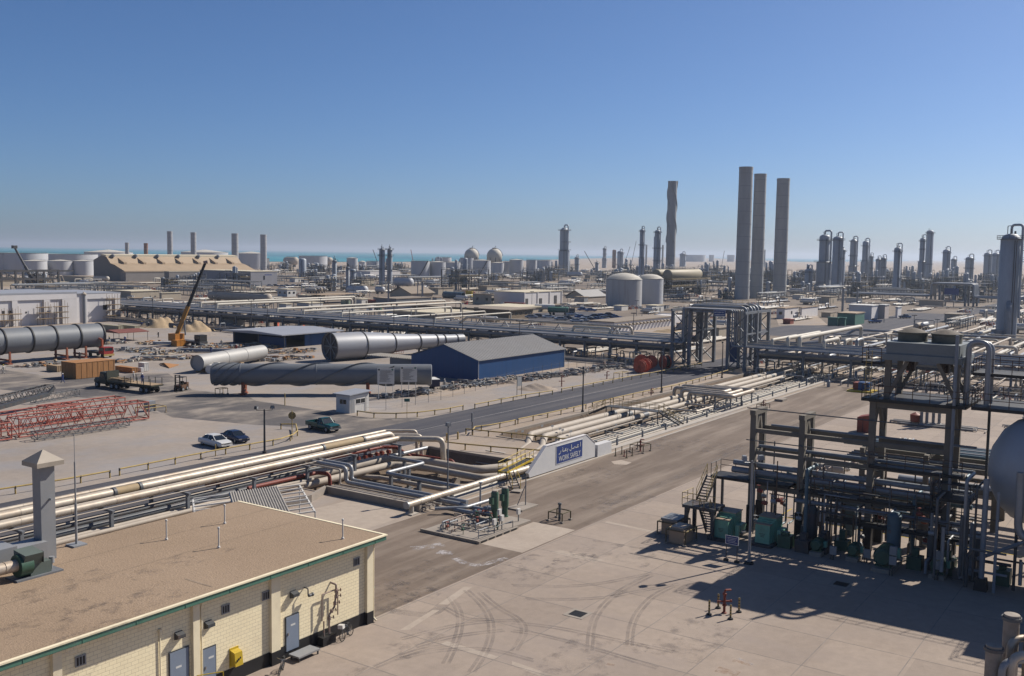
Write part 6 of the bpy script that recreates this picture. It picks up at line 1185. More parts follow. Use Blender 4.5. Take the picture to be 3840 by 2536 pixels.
# mobile crane
p = g('A', 1640, 1030); t = thing('mobile_crane', 'yellow mobile crane with its telescopic boom raised high over the yard', 'crane', p)
tip = p+Vector((4.0, -6.2, 20.6)); a = p+Vector((.2, .2, 2.6)); mb = MB(); mb.beam(a, a.lerp(tip, .4), .75, .9); obj('lower_boom', mb, mat('worn_crane_yellow', (.40, .20, .04), .55, 0, .15, 1), t)
mb = MB(); mb.beam(a.lerp(tip, .4), a.lerp(tip, .7), .58, .7); mb.beam(a.lerp(tip, .7), tip, .46, .55); ub = obj('upper_boom', mb, black, t); mb = MB(); mb.tube(tip+Vector((-.3, .3, 0)), tip+Vector((.4, -.4, .2)), .42, n=10); obj('boom_head', mb, rp, ub)
mb = MB(); mb.tube(a+Vector((1.2, -1.8, 0)), a.lerp(tip, .25), .18); obj('lift_ram', mb, steel, t)
mb = MB(); mb.mm((p.x-1.3, p.y-1.2, 1.2), (p.x+1.4, p.y+1.6, 3.0)); obj('slewing_body', mb, orange_p, t)
mb = MB(); mb.mm((p.x+1.0, p.y-7.5, .7), (p.x+3.4, p.y+3, 1.3)); obj('carrier', mb, steel_dk, t); mb = MB(); mb.mm((p.x+1.1, p.y-7.4, 1.3), (p.x+3.3, p.y-5.4, 2.9)); cb = obj('cab', mb, black, t); mb = MB(); mb.mm((p.x+1.07, p.y-7.2, 2.0), (p.x+1.1, p.y-5.7, 2.7)); obj('window', mb, glass, cb)
for y in (-6.6, -4.8, 0, 1.5):
    for x in (1.1, 3.3): mb = MB(); mb.lathe([(0, -.2), (.5, -.2), (.55, 0), (.5, .2), (0, .2)], (p.x+x, p.y+y, .55), 16, 'x'); obj('wheel', mb, rubber, t)
crate('A', 1640, 1042, 1590, 1720, 985, 'orange steel skip at the foot of the mobile crane', orange_p, 'steel_skip', 'skip')
# loader crane lorry
p = g('A', 930, 1135); t = thing('loader_lorry', 'red lorry with a folding orange loader crane arm in front of the ringed vessel', 'lorry', p)
mb = MB(); mb.mm((p.x-.9, p.y-2.8, .8), (p.x+1.4, p.y-.9, 2.3)); cb = obj('cab', mb, red_p, t); mb = MB(); mb.mm((p.x-.93, p.y-2.6, 1.5), (p.x-.9, p.y-1.1, 2.15)); mb.mm((p.x-.7, p.y-2.83, 1.5), (p.x+1.2, p.y-2.8, 2.15)); obj('window', mb, glass, cb)
mb = MB(); mb.mm((p.x-.9, p.y-.8, .8), (p.x+1.4, p.y+4, 1.25)); obj('deck', mb, steel_dk, t); mb = MB(); mb.mm((p.x-1, p.y-3.0, .4), (p.x+1.5, p.y-2.7, .8)); obj('bumper', mb, yellow, t)
for y in (-1.9, 2.6):
    for x in (-.7, 1.2): mb = MB(); mb.lathe([(0, -.15), (.48, -.15), (.48, .15), (0, .15)], (p.x+x, p.y+y, .48), 16, 'x'); obj('wheel', mb, rubber, t)
a = p+Vector((.2, -.5, 1.2)); P = [a, a+Vector((0, 0, 2.6)), g('A', 870, 955, 5.3), g('A', 765, 915, 6.4)]; P[2] = a+Vector((-2.6, 3.1, 4.5)); P[3] = a+Vector((-4.6, 6.0, 5.0)); mb = MB()
for i in range(3): mb.beam(P[i], P[i+1], .42-.08*i)
obj('crane_arm', mb, mat('orange_crane_arm', (.42, .12, .06), .5, 0, .15, 2), t)
# red lattice boom sections
def lattice(p, d, L_, w_, h_, label, m_=red_steel, cell=2.2, r=.085, grp='red lattice sections on the sand', name='lattice_section'):
    d = Vector(d).normalized(); s_ = Vector((-d.y, d.x, 0)); p = Vector(p); t = thing(name, label, 'lattice section', p, grp); mb = MB(); n_ = int(L_/cell)
    C_ = lambda f, a, b_: p+d*f+s_*(a*w_)+Vector((0, 0, .25+b_*h_))
    for a in (0, 1):
        for b_ in (0, 1): mb.tube(C_(0, a, b_), C_(L_, a, b_), r, n=8)
    obj('chords', mb, m_, t); mb = MB()
    for i in range(n_):
        f0, f1 = L_*i/n_, L_*(i+1)/n_; fm = (f0+f1)/2
        for a in (0, 1): mb.tube(C_(f0, a, 0), C_(fm, a, 1), r*.55, n=6); mb.tube(C_(fm, a, 1), C_(f1, a, 0), r*.55, n=6)
        for b_ in (0, 1): mb.tube(C_(f0, 0, b_), C_(fm, 1, b_), r*.55, n=6); mb.tube(C_(fm, 1, b_), C_(f1, 0, b_), r*.55, n=6)
    for f in (0, L_):
        for a, b_, c, e2 in ((0, 0, 0, 1), (1, 0, 1, 1), (0, 0, 1, 0), (0, 1, 1, 1), (0, 0, 1, 1)): mb.tube(C_(f, a, b_), C_(f, c, e2), r*.8, n=6)
    obj('lacing', mb, m_, t); return t
lattice((66.4, 119.6, 0), (1, .01, 0), 18.8, 2.6, 2.3, 'nearest large red lattice boom section lying on the sand')
lattice((55, 124.6, 0), (1, .05, 0), 24, 2.6, 2.1, 'second red lattice boom section, lying behind the nearest one')
lattice((74, 126.2, 0), (1, .02, 0), 12, 2.4, 2.2, 'short red lattice section at the far right of the red stack')
lattice((50, 119.8, 0), (1, -.01, 0), 15.5, 2.5, 2.0, 'red lattice section cut off by the left picture edge')
lattice((67, 116.5, 0), (1, .015, 0), 13, 1.4, .9, 'low dark lattice frame in front of the red sections', dark_pipe, 1.3, .05, 'dark lattice frames')
lattice(g('E', 0, 320), (.86, .5, 0), 15, 1.6, 1.2, 'dark green crane boom lying at the left edge behind the red lattice', steel_dk, 1.6, .09, 'dark lattice frames')
mb = MB(); a = g('E', -60, 330, 1.2); b_ = g('E', 440, 195, 1.9); mb.beam(a, b_, .9, .55); mb.beam(b_, b_+Vector((1.3, .3, .9)), .4); one('boom_head', mb, steel_dk, 'long dark box boom with hooked head pointing right above the red lattice', 'crane boom')
lattice(g('E', 330, 290), (.97, .25, 0), 9, 1.0, .9, 'short black lattice behind the red sections', dark_pipe, 1.1, .05, 'dark lattice frames')
# cable reels
def reel(p, r, w_, ax, label, core=black):
    t = thing('cable_reel', label, 'cable reel', p, 'red cable reels'); o = Vector(p)+Vector((0, 0, r)); ax = Vector(ax).normalized(); rd = mat('red_reel_flange', (.62, .13, .07), .65, 0, .2, 1.5)
    for f in (-w_/2, w_/2-.1): obj('flange', axial([(.25, f), (r, f), (r, f+.1), (.25, f+.1), (.25, f)], o, ax, 28), rd, t)
    obj('cable', axial([(0, -w_/2+.1), (r*.8, -w_/2+.1), (r*.83, 0), (r*.8, w_/2-.1), (0, w_/2-.1)], o, ax, 24), core, t)
    mb = MB(); s_ = ax.cross(Vector((0, 0, 1)))
    for k in range(4): a = k*math.pi/4; q_ = s_*math.cos(a)+Vector((0, 0, math.sin(a))); mb.beam(o-ax*(w_/2+.04)-q_*r*.95, o-ax*(w_/2+.04)+q_*r*.95, .12, .06)
    obj('spokes', mb, rd, t)
for (u, v, r, w_, ax_, lab) in ((181.8, 92.6, 1.3, 1.3, (1, .2, 0), 'nearest red cable reel with black cable by the road rail'), (184.6, 92.9, 1.35, 1.3, (1, .2, 0), 'red cable reel right behind the nearest one'), (188.5, 95.8, 1.5, 1.2, (1, .3, 0), 'tallest red cable reel at the back of the roadside group'), (190.5, 94.6, 1.4, 1.2, (1, .25, 0), 'dark wound cable reel between the back ones'), (191.9, 91.9, 1.45, 1.3, (.9, -.5, 0), 'red cable reel at the right end of the roadside group')): reel((u, v, 0), r, w_, ax_, lab)
for (x, y, lab) in ((190, 865, 'left red cable reel under the long pipe rack behind the open blue shed'), (425, 878, 'right red cable reel under the long pipe rack behind the open blue shed')): p = g('B', x, y); reel(p, 1.4, 1.2, (.6, -.8, 0), lab)
# sand heaps and spoil
def heap(k, x0, x1, y, h_, label, m_=sandm, d=6, name='sand_heap', cat='sand heap'):
    a, b_ = g(k, x0, y), g(k, x1, y); c = (a+b_)/2; rx = (b_-a).length/2; ex = (b_-a).normalized(); ey = Vector((-ex.y, ex.x, 0)); mb = MB(); N_ = 22; M_ = 14; rnd = random.Random(int(x0)); P = []
    ph = [rnd.random()*6 for _ in range(6)]
    for j in range(M_+1):
        for i in range(N_+1):
            s_, t_ = 2*i/N_-1, 2*j/M_-1; rr = math.hypot(s_, t_); z = max(0, 1-rr**1.3)*h_*(1+.3*math.sin(5*s_+ph[0])*math.cos(4*t_+ph[1]))+.16*h_*max(0, 1-rr)*math.sin(13*s_+ph[2]+7*t_)
            P.append(c+ex*(s_*rx)+ey*(t_*d)+Vector((0, 0, max(0, z)-.03)))
    mb.add(P, [(j*(N_+1)+i, j*(N_+1)+i+1, (j+1)*(N_+1)+i+1, (j+1)*(N_+1)+i) for j in range(M_) for i in range(N_)], True); return one(name, mb, m_, label, cat)
heap('A', 1290, 1660, 855, 3.4, 'large pale sand heap behind the mobile crane boom'); heap('A', 1640, 2000, 892, 2.8, 'lower ragged sand heap to the right of the crane boom')
heap('G', 40, 430, 150, 1.0, 'long ragged bank of broken rubble between fence and road rail', m_ground, 2.6, 'rubble_bank', 'rubble'); heap('G', -60, 100, 90, .7, 'small rubble pile by the notice board', m_ground, 2, 'rubble_bank', 'rubble')
heap('C', 1300, 1600, 905, 1.2, 'small tan soil heap on the fenced plot behind the rack', sandm, 3)
# scrap heaps
rnd = random.Random(9); SCR = [steel, duct, dark_pipe, conc, white_pipe, grey_pipe, rp]
def scrap(c, rx, ry, n, label, h_=.9, group='scrap heaps in the yard', mats=SCR):
    mb = MB()
    for i in range(n):
        a = rnd.random()*6.28; f = math.sqrt(rnd.random()); x = c[0]+math.cos(a)*f*rx; y = c[1]+math.sin(a)*f*ry; z = .08+h_*(1-f)*rnd.random(); mb.cur = rnd.randrange(len(mats)); ang = rnd.random()*.8+(0 if rnd.random() < .6 else 1.5)
        if rnd.random() < .82: l_ = .8+rnd.random()*3.4; dz = (rnd.random()-.5)*.5; mb.beam((x-math.cos(ang)*l_/2, y-math.sin(ang)*l_/2, z+abs(dz)), (x+math.cos(ang)*l_/2, y+math.sin(ang)*l_/2, z+.1), .06+.14*rnd.random(), .06+.12*rnd.random())
        else: mb.box((x, y, z+.15), (.3+rnd.random()*.9, .3+rnd.random()*.7, .2+rnd.random()*.6), ang)
    return one('scrap_heap', mb, mats, label, 'scrap heap', group)
for i, (k, x, y, rx, ry, n) in enumerate((('B',1830,1425,3,2,40),('B',1960,1395,4,2.2,55),('B',2100,1385,4,2.2,60),('B',2250,1365,4,2.2,60),('B',2370,1345,4,2.2,55),('C',120,1345,4,2.2,55),('C',250,1325,4,2.4,60),('C',400,1310,4,2.4,60),('C',560,1290,4,2.4,55),('C',700,1265,4,2.6,60),('C',850,1240,5,2.6,60),('C',970,1235,3,2,40),('B',1330,1490,5,1.2,45),('B',1530,1480,4,1.4,45))): scrap(g(k, x, y), rx, ry, n, 'heap of grey scrap steel and pipe offcuts along the fence by the blue shed', 1.0, 'scrap heaps along the fence')
for i, (k, x, y, rx, ry, n) in enumerate((('A',1180,1075,5,3,50),('A',1350,1080,5,3,60),('A',1500,1110,5,2.5,60),('A',1330,1160,6,2.5,60),('A',1700,1090,6,3,70),('A',1850,1060,6,3,70),('A',2000,1040,6,3,70),('A',2150,1045,6,3,70),('A',2300,1035,6,3,60),('B',100,1050,6,3,60),('B',230,1090,6,3,60),('B',400,1090,6,3,60),('A',330,1220,4,2,50),('A',480,1200,4,2,45),('A',1450,1010,5,3,50),('A',1050,1010,5,3,50),('A',1150,1180,5,2,50),('A',1640,1150,5,3,50),('B',120,1160,6,2,50),('B',330,1160,6,2,50))): scrap(g(k, x, y), rx, ry, n, 'scatter of pipes, boards and steel pieces laid out in the yard', .7, 'material scattered in the yard', SCR+[wood, orange_m])
for i, (k, x, y, L_, r) in enumerate((('A',1240,1150,9,.14),('A',1420,1020,8,.18),('A',1640,1090,12,.2))):      # pipe stacks
    p = g(k, x, y); t = thing('pipe_stack', ('stack of long white pipes lying by the road', 'stack of pale pipes on a trailer by the crane', 'stack of grey pipes lying across the yard')[i], 'pipe stack', p)
    for j in range(9): mb = MB(); yy = j % 5*r*2.05; zz_ = r+(.0 if j < 5 else r*1.8)+.15; mb.tube((p.x, p.y-yy*.9, zz_), (p.x+L_*.6, p.y-yy*.9-L_*.8, zz_), r, n=8); obj('pipe', mb, (white_pipe, white, grey_pipe)[i], t)
for i, x in enumerate((960, 1110)): crate('A', x+140, 908, x-15, x+185, 850, ('left' if i == 0 else 'right')+' one of two rows of beige cooling units near the sand heaps', mat('beige_unit_paint', (.40, .36, .25), .7, 0, .1, 1), 'cooling_unit', 'cooling unit')
crate('A', 900, 935, 862, 906, 880, 'yellow cabinet at the end of the huge ringed vessel', ybright, 'site_cabinet', 'cabinet'); crate('A', 960, 920, 905, 970, 895, 'blue skip beside the yellow cabinet', blue_wall, 'site_skip', 'skip')
t = thing('rusty_shelter', 'low rusty red sheet roof on thin posts beside the ringed vessel', 'shelter', g('A', 1030, 1000)); p = g('A', 905, 990); mb = MB(); mb.prof([(p.y-6, 2.2), (p.y+3, 2.2), (p.y+3, 2.35), (p.y-1.5, 2.9), (p.y-6, 2.35)], 0, p.x+2, p.x+11); obj('roof', mb, mat('rusty_red_sheet', (.22, .07, .05), .8, 0, .2, 1), t)
for u in (2.3, 6.5, 10.7):
    for v in (-5.8, 2.8): mb = MB(); mb.tube((p.x+u, p.y+v, 0), (p.x+u, p.y+v, 2.2), .06); obj('post', mb, steel_dk, t)
p = g('B', 1560, 1290); t = thing('site_office', 'low site office with ribbed pale roof between striped vessel and blue shed', 'hut', (p.x+2, p.y+3, 0)); mb = MB(); mb.mm((p.x, p.y, 0), (p.x+3.5, p.y+9, 2.6)); obj('wall', mb, vessel_g, t); mb = MB(); mb.mm((p.x-.4, p.y-.4, 2.6), (p.x+3.9, p.y+15, 2.72))
for k in range(26): mb.beam((p.x-.4, p.y-.2+.6*k, 2.78), (p.x+3.9, p.y-.2+.6*k, 2.78), .14, .12)
obj('roof', mb, mat('ribbed_roof_sheet', (.5, .46, .40), .6, .1, .1, 1), t)
p = g('B', 1640, 1425); t = thing('site_trailer', 'small dark blue generator trailer with pale top beside the project boards', 'trailer', p); mb = MB(); mb.box((p.x, p.y, 1.1), (1.6, 3.4, 1.2), -.6); obj('body', mb, mat('navy_trailer_paint', (.02, .03, .08), .4, 0, .1, 2), t); mb = MB(); mb.box((p.x, p.y, 1.73), (1.7, 3.5, .08), -.6); obj('lid', mb, white, t)
for k in (-1, 1): mb = MB(); mb.lathe([(0, -.1), (.35, -.1), (.35, .1), (0, .1)], (p.x+k*.7, p.y+k*.3, .35), 14, 'x'); obj('wheel', mb, rubber, t)
# wire fence by the shed
t = thing('wire_fence', 'thin post and wire fence between the scrap heaps and the road', 'fence', g('B', 1000, 1530)); P = [g('F', 1020, 350), g('F', 1205, 345), g('F', 1355, 318), g('F', 1715, 250), g('F', 2035, 165), g('F', 2240, 120), g('C', 195, 1330), g('C', 520, 1265), g('C', 900, 1195)]; mb = MB()
for a, b_ in zip(P, P[1:]):
    for z in (.5, 1.2, 1.9): mb.tube(a+Vector((0, 0, z)), b_+Vector((0, 0, z)), .012, n=4, caps=False)
obj('wire', mb, steel, t)
for a, b_ in zip(P, P[1:]):
    k = max(1, int((b_-a).length/3.2))
    for i in range(k): c = a.lerp(b_, i/k); mb = MB(); mb.tube(c, c+Vector((0, 0, 2.2)), .035, n=6); obj('post', mb, steel, t)
# people
def figure(pose):
    me = bpy.data.meshes.new('person'); bm_v = []; bm_e = []; rad = []
    def V(p, r): bm_v.append(p); rad.append(r); return len(bm_v)-1
    def E(a, b_): bm_e.append((a, b_))
    pel = V((0, 0, .93), .15); ch = V((.02, 0, 1.22), .17); nk = V((.03, 0, 1.45), .075); hd = V((.05, 0, 1.57), .1); tp = V((.05, 0, 1.68), .095); E(pel, ch); E(ch, nk); E(nk, hd); E(hd, tp)
    for s_, (fx, kx, hx, ex) in ((-1, pose[0]), (1, pose[1])):
        hip = V((0, s_*.1, .86), .1); kn = V((kx, s_*.11, .48), .075); an = V((fx, s_*.11, .09), .055); to = V((fx+.17, s_*.12, .04), .045); E(pel, hip); E(hip, kn); E(kn, an); E(an, to)
        sh = V((.02, s_*.2, 1.4), .075); el = V((ex, s_*.27, 1.12), .055); ha = V((hx, s_*.25, .88), .045); fi = V((hx+.03, s_*.24, .78), .035); E(ch, sh); E(sh, el); E(el, ha); E(ha, fi)
    me.from_pydata(bm_v, bm_e, []); o = bpy.data.objects.new('person_src', me); COL.objects.link(o); md = o.modifiers.new('skin', 'SKIN'); sb = o.modifiers.new('sub', 'SUBSURF'); sb.levels = 1; sb.render_levels = 1
    for i, d_ in enumerate(me.skin_vertices[0].data): d_.radius = (rad[i], rad[i]*1.15 if i in (0, 1) else rad[i]); d_.use_root = i == 0
    bpy.context.view_layer.update(); ev = o.evaluated_get(bpy.context.evaluated_depsgraph_get()); m2 = bpy.data.meshes.new_from_object(ev); bpy.data.objects.remove(o); return m2
skin = mat('skin', (.23, .13, .085), .6, 0, .05, 5); POSES = [figure([(.02, .03, .03, -.02), (-.02, .02, .02, -.03)]), figure([(.3, .17, -.2, -.1), (-.28, .02, .28, .06)]), figure([(.05, .04, .3, .02), (-.05, .0, .3, .0)])]
CLO = dict(blue=mat('blue_coverall', (.04, .07, .22), .8, 0, .12, 5), red=mat('red_coverall', (.28, .05, .05), .8, 0, .12, 5), grey=mat('pale_work_clothes', (.42, .40, .37), .8, 0, .1, 5), dark=mat('dark_work_clothes', (.04, .04, .05), .8, 0, .1, 5))
helm = {'white': white_b, 'yellow': ybright}
def person(p, rz, col, pose, label, hc='white'):
    m2 = POSES[pose].copy(); m2.materials.clear(); m2.materials.append(CLO[col]); m2.materials.append(skin); m2.materials.append(rubber)
    for f in m2.polygons: z = f.center.z; f.material_index = 1 if (z > 1.47 or (z < .93 and abs(f.center.y) > .2)) else (2 if z < .09 else 0); f.use_smooth = True
    o = bpy.data.objects.new('person', m2); COL.objects.link(o); o.location = p; o.rotation_euler = (0, 0, rz); reg(o, Vector((0, 0, 0))); tag(o, label, 'person', 'workers in the yard')
    mb = MB(); mb.lathe([(.15, 1.63), (.145, 1.64), (.125, 1.71), (.06, 1.765), (0, 1.775)], (.05, 0, 0), 12); mb.box((.17, 0, 1.635), (.1, .16, .02)); obj('helmet', mb, helm[hc], o)
    mb = MB(); mb.lathe([(0, 1.545), (.02, 1.56), (0, 1.585)], (.155, 0, 0), 6); obj('nose', mb, skin, o)
PP = [('A',580,1378,0,'blue',1,'worker in blue coverall walking left of the flatbed truck'),('A',35,1292,2.2,'grey',1,'worker in pale clothes walking by the vessel stand at the left edge'),('A',740,1160,1,'dark',0,'worker standing under the end of the ringed vessel'),('A',1015,1005,2,'dark',0,'worker by the rusty shelter'),('A',1160,1003,1,'blue',0,'worker in blue between rusty shelter and crane'),('A',1380,865,4,'dark',0,'worker standing before the large sand heap'),('A',1315,858,4,'blue',0,'worker at the left foot of the large sand heap'),('A',1470,957,3,'dark',2,'worker left of the mobile crane'),('A',1808,995,2,'blue',0,'worker in blue right of the mobile crane'),('A',1957,1105,4,'blue',2,'worker in blue bending over pipes near the off white vessel'),('A',2190,1085,4,'red',2,'worker in red coverall beside the open blue shed'),('A',2055,1040,4,'grey',0,'worker in pale clothes before the open blue shed'),('B',1748,1430,1,'grey',0,'worker in pale clothes standing by the blue generator trailer')]
for k, x, y, rz, col, po, lab in PP: person(g(k, x, y), rz, col, po, lab, 'yellow' if x % 2 else 'white')
person((101.6, 146.8, 1.45), 2.5, 'grey', 0, 'worker in pale clothes standing on the truck bed by the boards'); person((101.2, 143.9, 1.45), 3.5, 'blue', 2, 'worker in blue standing on the truck bed among the stakes', 'white')
# ================================================================== LONG ELEVATED PIPE RACK AND ROAD PORTAL
t = thing('long_pipe_rack', 'long grey steel frame carrying many pipes across the whole middle distance', 'pipe rack', (204, 180, 0))
for i in range(33):
    v = 95.5+6.7*i
    for u in (198.6, 211.4): mb = MB(); mb.mm((u-.24, v-.2, 0), (u+.24, v+.2, 4.75)); obj('column', mb, steel, t)
    mb = MB(); mb.mm((197.4, v-.16, 4.75), (212.6, v+.16, 5.05)); obj('beam', mb, steel, t)
    mb = MB(); mb.mm((198.85, v-.12, 2.7), (211.15, v+.12, 2.95)); obj('beam', mb, steel, t)
t2 = thing('right_pipe_rack', 'grey steel frame carrying pipes on from the portal to the right', 'pipe rack', (204, 30, 0))
for i in range(14):
    v = 74-9.5*i
    for u in (198.6, 211.4): mb = MB(); mb.mm((u-.24, v-.2, 0), (u+.24, v+.2, 4.75)); obj('column', mb, steel, t2)
    mb = MB(); mb.mm((197.4, v-.16, 4.75), (212.6, v+.16, 5.05)); obj('beam', mb, steel, t2)
    mb = MB(); mb.mm((198.85, v-.12, 2.7), (211.15, v+.12, 2.95)); obj('beam', mb, steel, t2)
for nm, par, va, vb in (('edge', t, 94, 312), ('edge', t2, -50, 74)):
    for u in (197.6, 212.4): mb = MB(); mb.mm((u-.12, va, 4.2), (u+.12, vb, 4.74)); obj('edge_girder', mb, steel, par)
us = [197.9+.42*i for i in range(9)]+[202.2, 203.1, 203.9, 204.9, 206.0, 207.0, 208.2, 209.2, 210.4, 211.6]
for i, u in enumerate(us):
    r = .15 if i < 9 else (.3, .22, .35, .26, .4, .3, .38, .25, .42, .3)[i-9]; z = 5.06+r; zt = 12.6+r+(.0 if i < 9 else .25); vl, vr = 90.6+.3*(i % 4), 79.6-.33*(i % 5); m_ = (aluB, grey_pipe, aluB, alu)[i % 4]
    pipeline([(u, 316, z), (u, vl, z), (u, vl, zt), (u, vr, zt), (u, vr, z), (u, -48, z)], r, m_, ordinal(i)+' pipe over the road portal, counted from the near edge of the long rack', 'pipes on the long rack', n=8, bend=3.2)
for i, (u, r) in enumerate(((199.6, .3), (201, .22), (202.4, .35), (204.2, .2), (206, .4), (208, .25), (209.8, .3))):
    pipeline([(u, 312, 2.96+r), (u, 94.5, 2.96+r)], r, (dark_pipe, grey_pipe, cream_pipe)[i % 3], ordinal(i)+' pipe on the lower deck of the long rack left of the portal', 'lower deck pipes of the long rack', n=8)
    pipeline([(u, 75, 2.96+r), (u, -48, 2.96+r)], r, (dark_pipe, grey_pipe, cream_pipe)[i % 3], ordinal(i)+' pipe on the lower deck of the rack right of the portal', 'lower deck pipes right of the portal', n=8)
t = thing('road_portal', 'tall grey steel portal lifting the pipes over the road', 'gantry', (205, 87, 0))
for v in (93.4, 89.4, 80.6, 76.8):
    for u in (198.4, 204.6, 211.8): mb = MB(); mb.mm((u-.32, v-.32, 0), (u+.32, v+.32, 12.0)); obj('column', mb, steel, t)
    mb = MB(); mb.mm((197.6, v-.2, 12.0), (212.6, v+.2, 12.5)); obj('cap_beam', mb, steel, t)
    mb = MB(); mb.mm((198.7, v-.15, 7.6), (211.5, v+.15, 7.9)); obj('tie_beam', mb, steel, t)
for u in (198.4, 204.6, 211.8):
    mb = MB(); mb.mm((u-.2, 76.6, 12.0), (u+.2, 93.6, 12.45)) if u == 204.6 else mb.mm((u-.2, 80.93, 12.0), (u+.2, 89.07, 12.4)); obj('road_girder', mb, steel, t)
    for va, vb in ((89.4, 93.4), (76.8, 80.6)):
        mb = MB()
        for z0, z1 in ((.4, 4), (4, 7.8), (7.8, 11.8)): mb.beam((u, va, z0), (u, vb, z1), .2); mb.beam((u+.22, vb, z0), (u+.22, va, z1), .2)
        obj('cross_brace', mb, steel, t)
mb = MB(); mb.mm((197.2, 80.9, 11.4), (197.35, 83.5, 12.7)); 
t3 = thing('gantry_sign', 'blue overhead sign with two lines of white lettering on the road portal', 'sign', (197.2, 82.2, 11.4)); obj('panel', mb, sign_blue, t3)
mb = MB(); rnd = random.Random(2)
for ln in range(2):
    y = 83.3
    while y > 81.25: w_ = .06+.16*rnd.random(); mb.mm((197.17, y-w_, 12.3-.5*ln-.08-.12*rnd.random()), (197.195, y, 12.3-.5*ln+.1*rnd.random())); y -= w_+.07
obj('lettering', mb, sign_white, t3); mb = MB()
for z in (11.43, 12.67): mb.mm((197.17, 80.9, z-.03), (197.19, 83.5, z+.03))
for v in (80.93, 83.47): mb.mm((197.17, v-.03, 11.4), (197.19, v+.03, 12.7))
obj('border', mb, sign_white, t3)
p = g('C', 2045, 1222); t = thing('tall_blue_board', 'tall blue notice board at the foot of the road portal', 'notice board', p); mb = MB(); mb.mm((p.x-.1, p.y-1.25, .9), (p.x+.1, p.y+1.25, 5.4)); obj('board', mb, mat('board_blue', (.03, .08, .22), .6, 0, .1, 1), t)
for v in (-1, 1): mb = MB(); mb.tube((p.x, p.y+v, 0), (p.x, p.y+v, .9), .1); obj('leg', mb, yellow, t)
deck([(205, 90), (205, 79), (209, 79), (209, 90)], 13.5, 'railed walkway over the pipes on top of the portal', rail=[(205, 79), (205, 90)], railm=yellow)
# raised line over the rack with its stands, gooseneck branches
P = [onU('B', 1890, 820, 205), onU('B', 1962, 768, 205), onU('C', 1105, 862, 205), onU('C', 1138, 945, 205)]; P[0].z = 5.8; z = P[1].z; P[2].z = z; P[3] = Vector((205, P[2].y-.5, 5.5)); pipeline(P, .32, alu, 'raised silver pipe carried on stands above the long rack', bend=3)
for i in range(6): c = P[1].lerp(P[2], (i+.5)/6); mb = MB(); mb.beam((c.x, c.y-1.2, 5.4), (c.x, c.y, z-.3), .14); mb.beam((c.x, c.y+1.2, 5.4), (c.x, c.y, z-.3), .14); one('trestle', mb, steel, 'small steel trestle under the raised pipe on the long rack', 'trestle', 'trestles under the raised pipe')
for i, (k, x, y, L_, r, z) in enumerate((('A',1860,650,70,.4,7.0), ('A',2060,665,60,.4,6.8), ('B',290,700,80,.35,6.6), ('B',440,715,75,.35,6.5), ('B',840,705,50,.3,6.5), ('B',1500,790,35,.22,6.8), ('B',1660,800,35,.22,6.8), ('C',590,905,22,.35,6.8), ('D',240,1270,22,.4,7.2), ('D',290,1290,46,.45,7.4), ('D',545,1330,10,.35,7.0), ('D',100,1240,16,.35,6.6))):
    c = onU(k, x, y, 203+i % 3*2); v = c.y
    if i == 7: pts = [(204, v, 5.5), (204, v, z), (204, v-10, z), (204, v-10, 5.5)]
    else: pts = [(203, v, 5.5), (203, v, z), (203+L_, v, z), (203+L_, v, 1)]
    pipeline(pts, r, white_pipe, ordinal(i)+' pale gooseneck pipe branching off the long rack, counted from the left', 'gooseneck branches', n=10, bend=3)
    for j in range(1, int(L_/16)): mb = MB(); mb.mm((203+16*j-.12, v-.12, 0), (203+16*j+.12, v+.12, z-r)); one('pipe_post', mb, steel, 'steel post under a pale gooseneck pipe', 'pipe stand', 'posts under the gooseneck pipes')
# undergrowth of the rack: valves, risers and low lines
rnd = random.Random(21)
def under(u, v, lab, grp):
    k = rnd.random(); mb = MB(); r = .06+.12*rnd.random(); h_ = .7+rnd.random()*1.7; L_ = 1+rnd.random()*3.5
    if k < .4: mb.pipe([(u, v, .05), (u, v, h_), (u, v-L_, h_), (u, v-L_, .05)], r, 7, 2.4)
    elif k < .75: mb.pipe([(u, v, .05), (u, v, h_), (u+L_, v, h_), (u+L_, v, .05)], r, 7, 2.4)
    else: mb.lathe([(0, 0), (r*2, .02), (r*2, h_*.5), (r, h_*.55), (r, h_), (r*2.2, h_), (r*2.2, h_+.1), (0, h_+.1)], (u, v, 0), 9)
    return one('riser_pipe', mb, rnd.choice((dark_pipe, grey_pipe, aluB, white_pipe, dark_pipe, cream_pipe, steel)), lab, 'pipework', grp)
for i in range(270): under(190.5+rnd.random()*19, 98+rnd.random()*204, 'low riser pipe or valve in the shade under the long rack', 'risers under the long rack')
for i in range(80): under(183+rnd.random()*28, 20+rnd.random()*56, 'low riser pipe or valve at the end of the trench by the right rack', 'risers at the trench end')
for i in range(20): u = 188.5+rnd.random()*8; v0_ = 105+rnd.random()*30; pipeline([(u, v0_, .5+rnd.random()), (u, v0_+60+rnd.random()*120, .6+rnd.random())], .1+.12*rnd.random(), (dark_pipe, cream_pipe, grey_pipe)[i % 3], 'low pipe running on the ground in front of the long rack', 'low pipes in front of the long rack', n=8)
for i in range(16): pipeline([(190+1.4*i % 22, 30+2.8*i, .7+.12*(i % 5)), (230+3*(i % 6), 30+2.8*i, .7+.12*(i % 5))], .1+.05*(i % 4), (cream_pipe, aluB, white_pipe, grey_pipe)[i % 4], 'pale pipe crossing under the right hand rack towards the road', 'pipes crossing under the right rack', n=8)

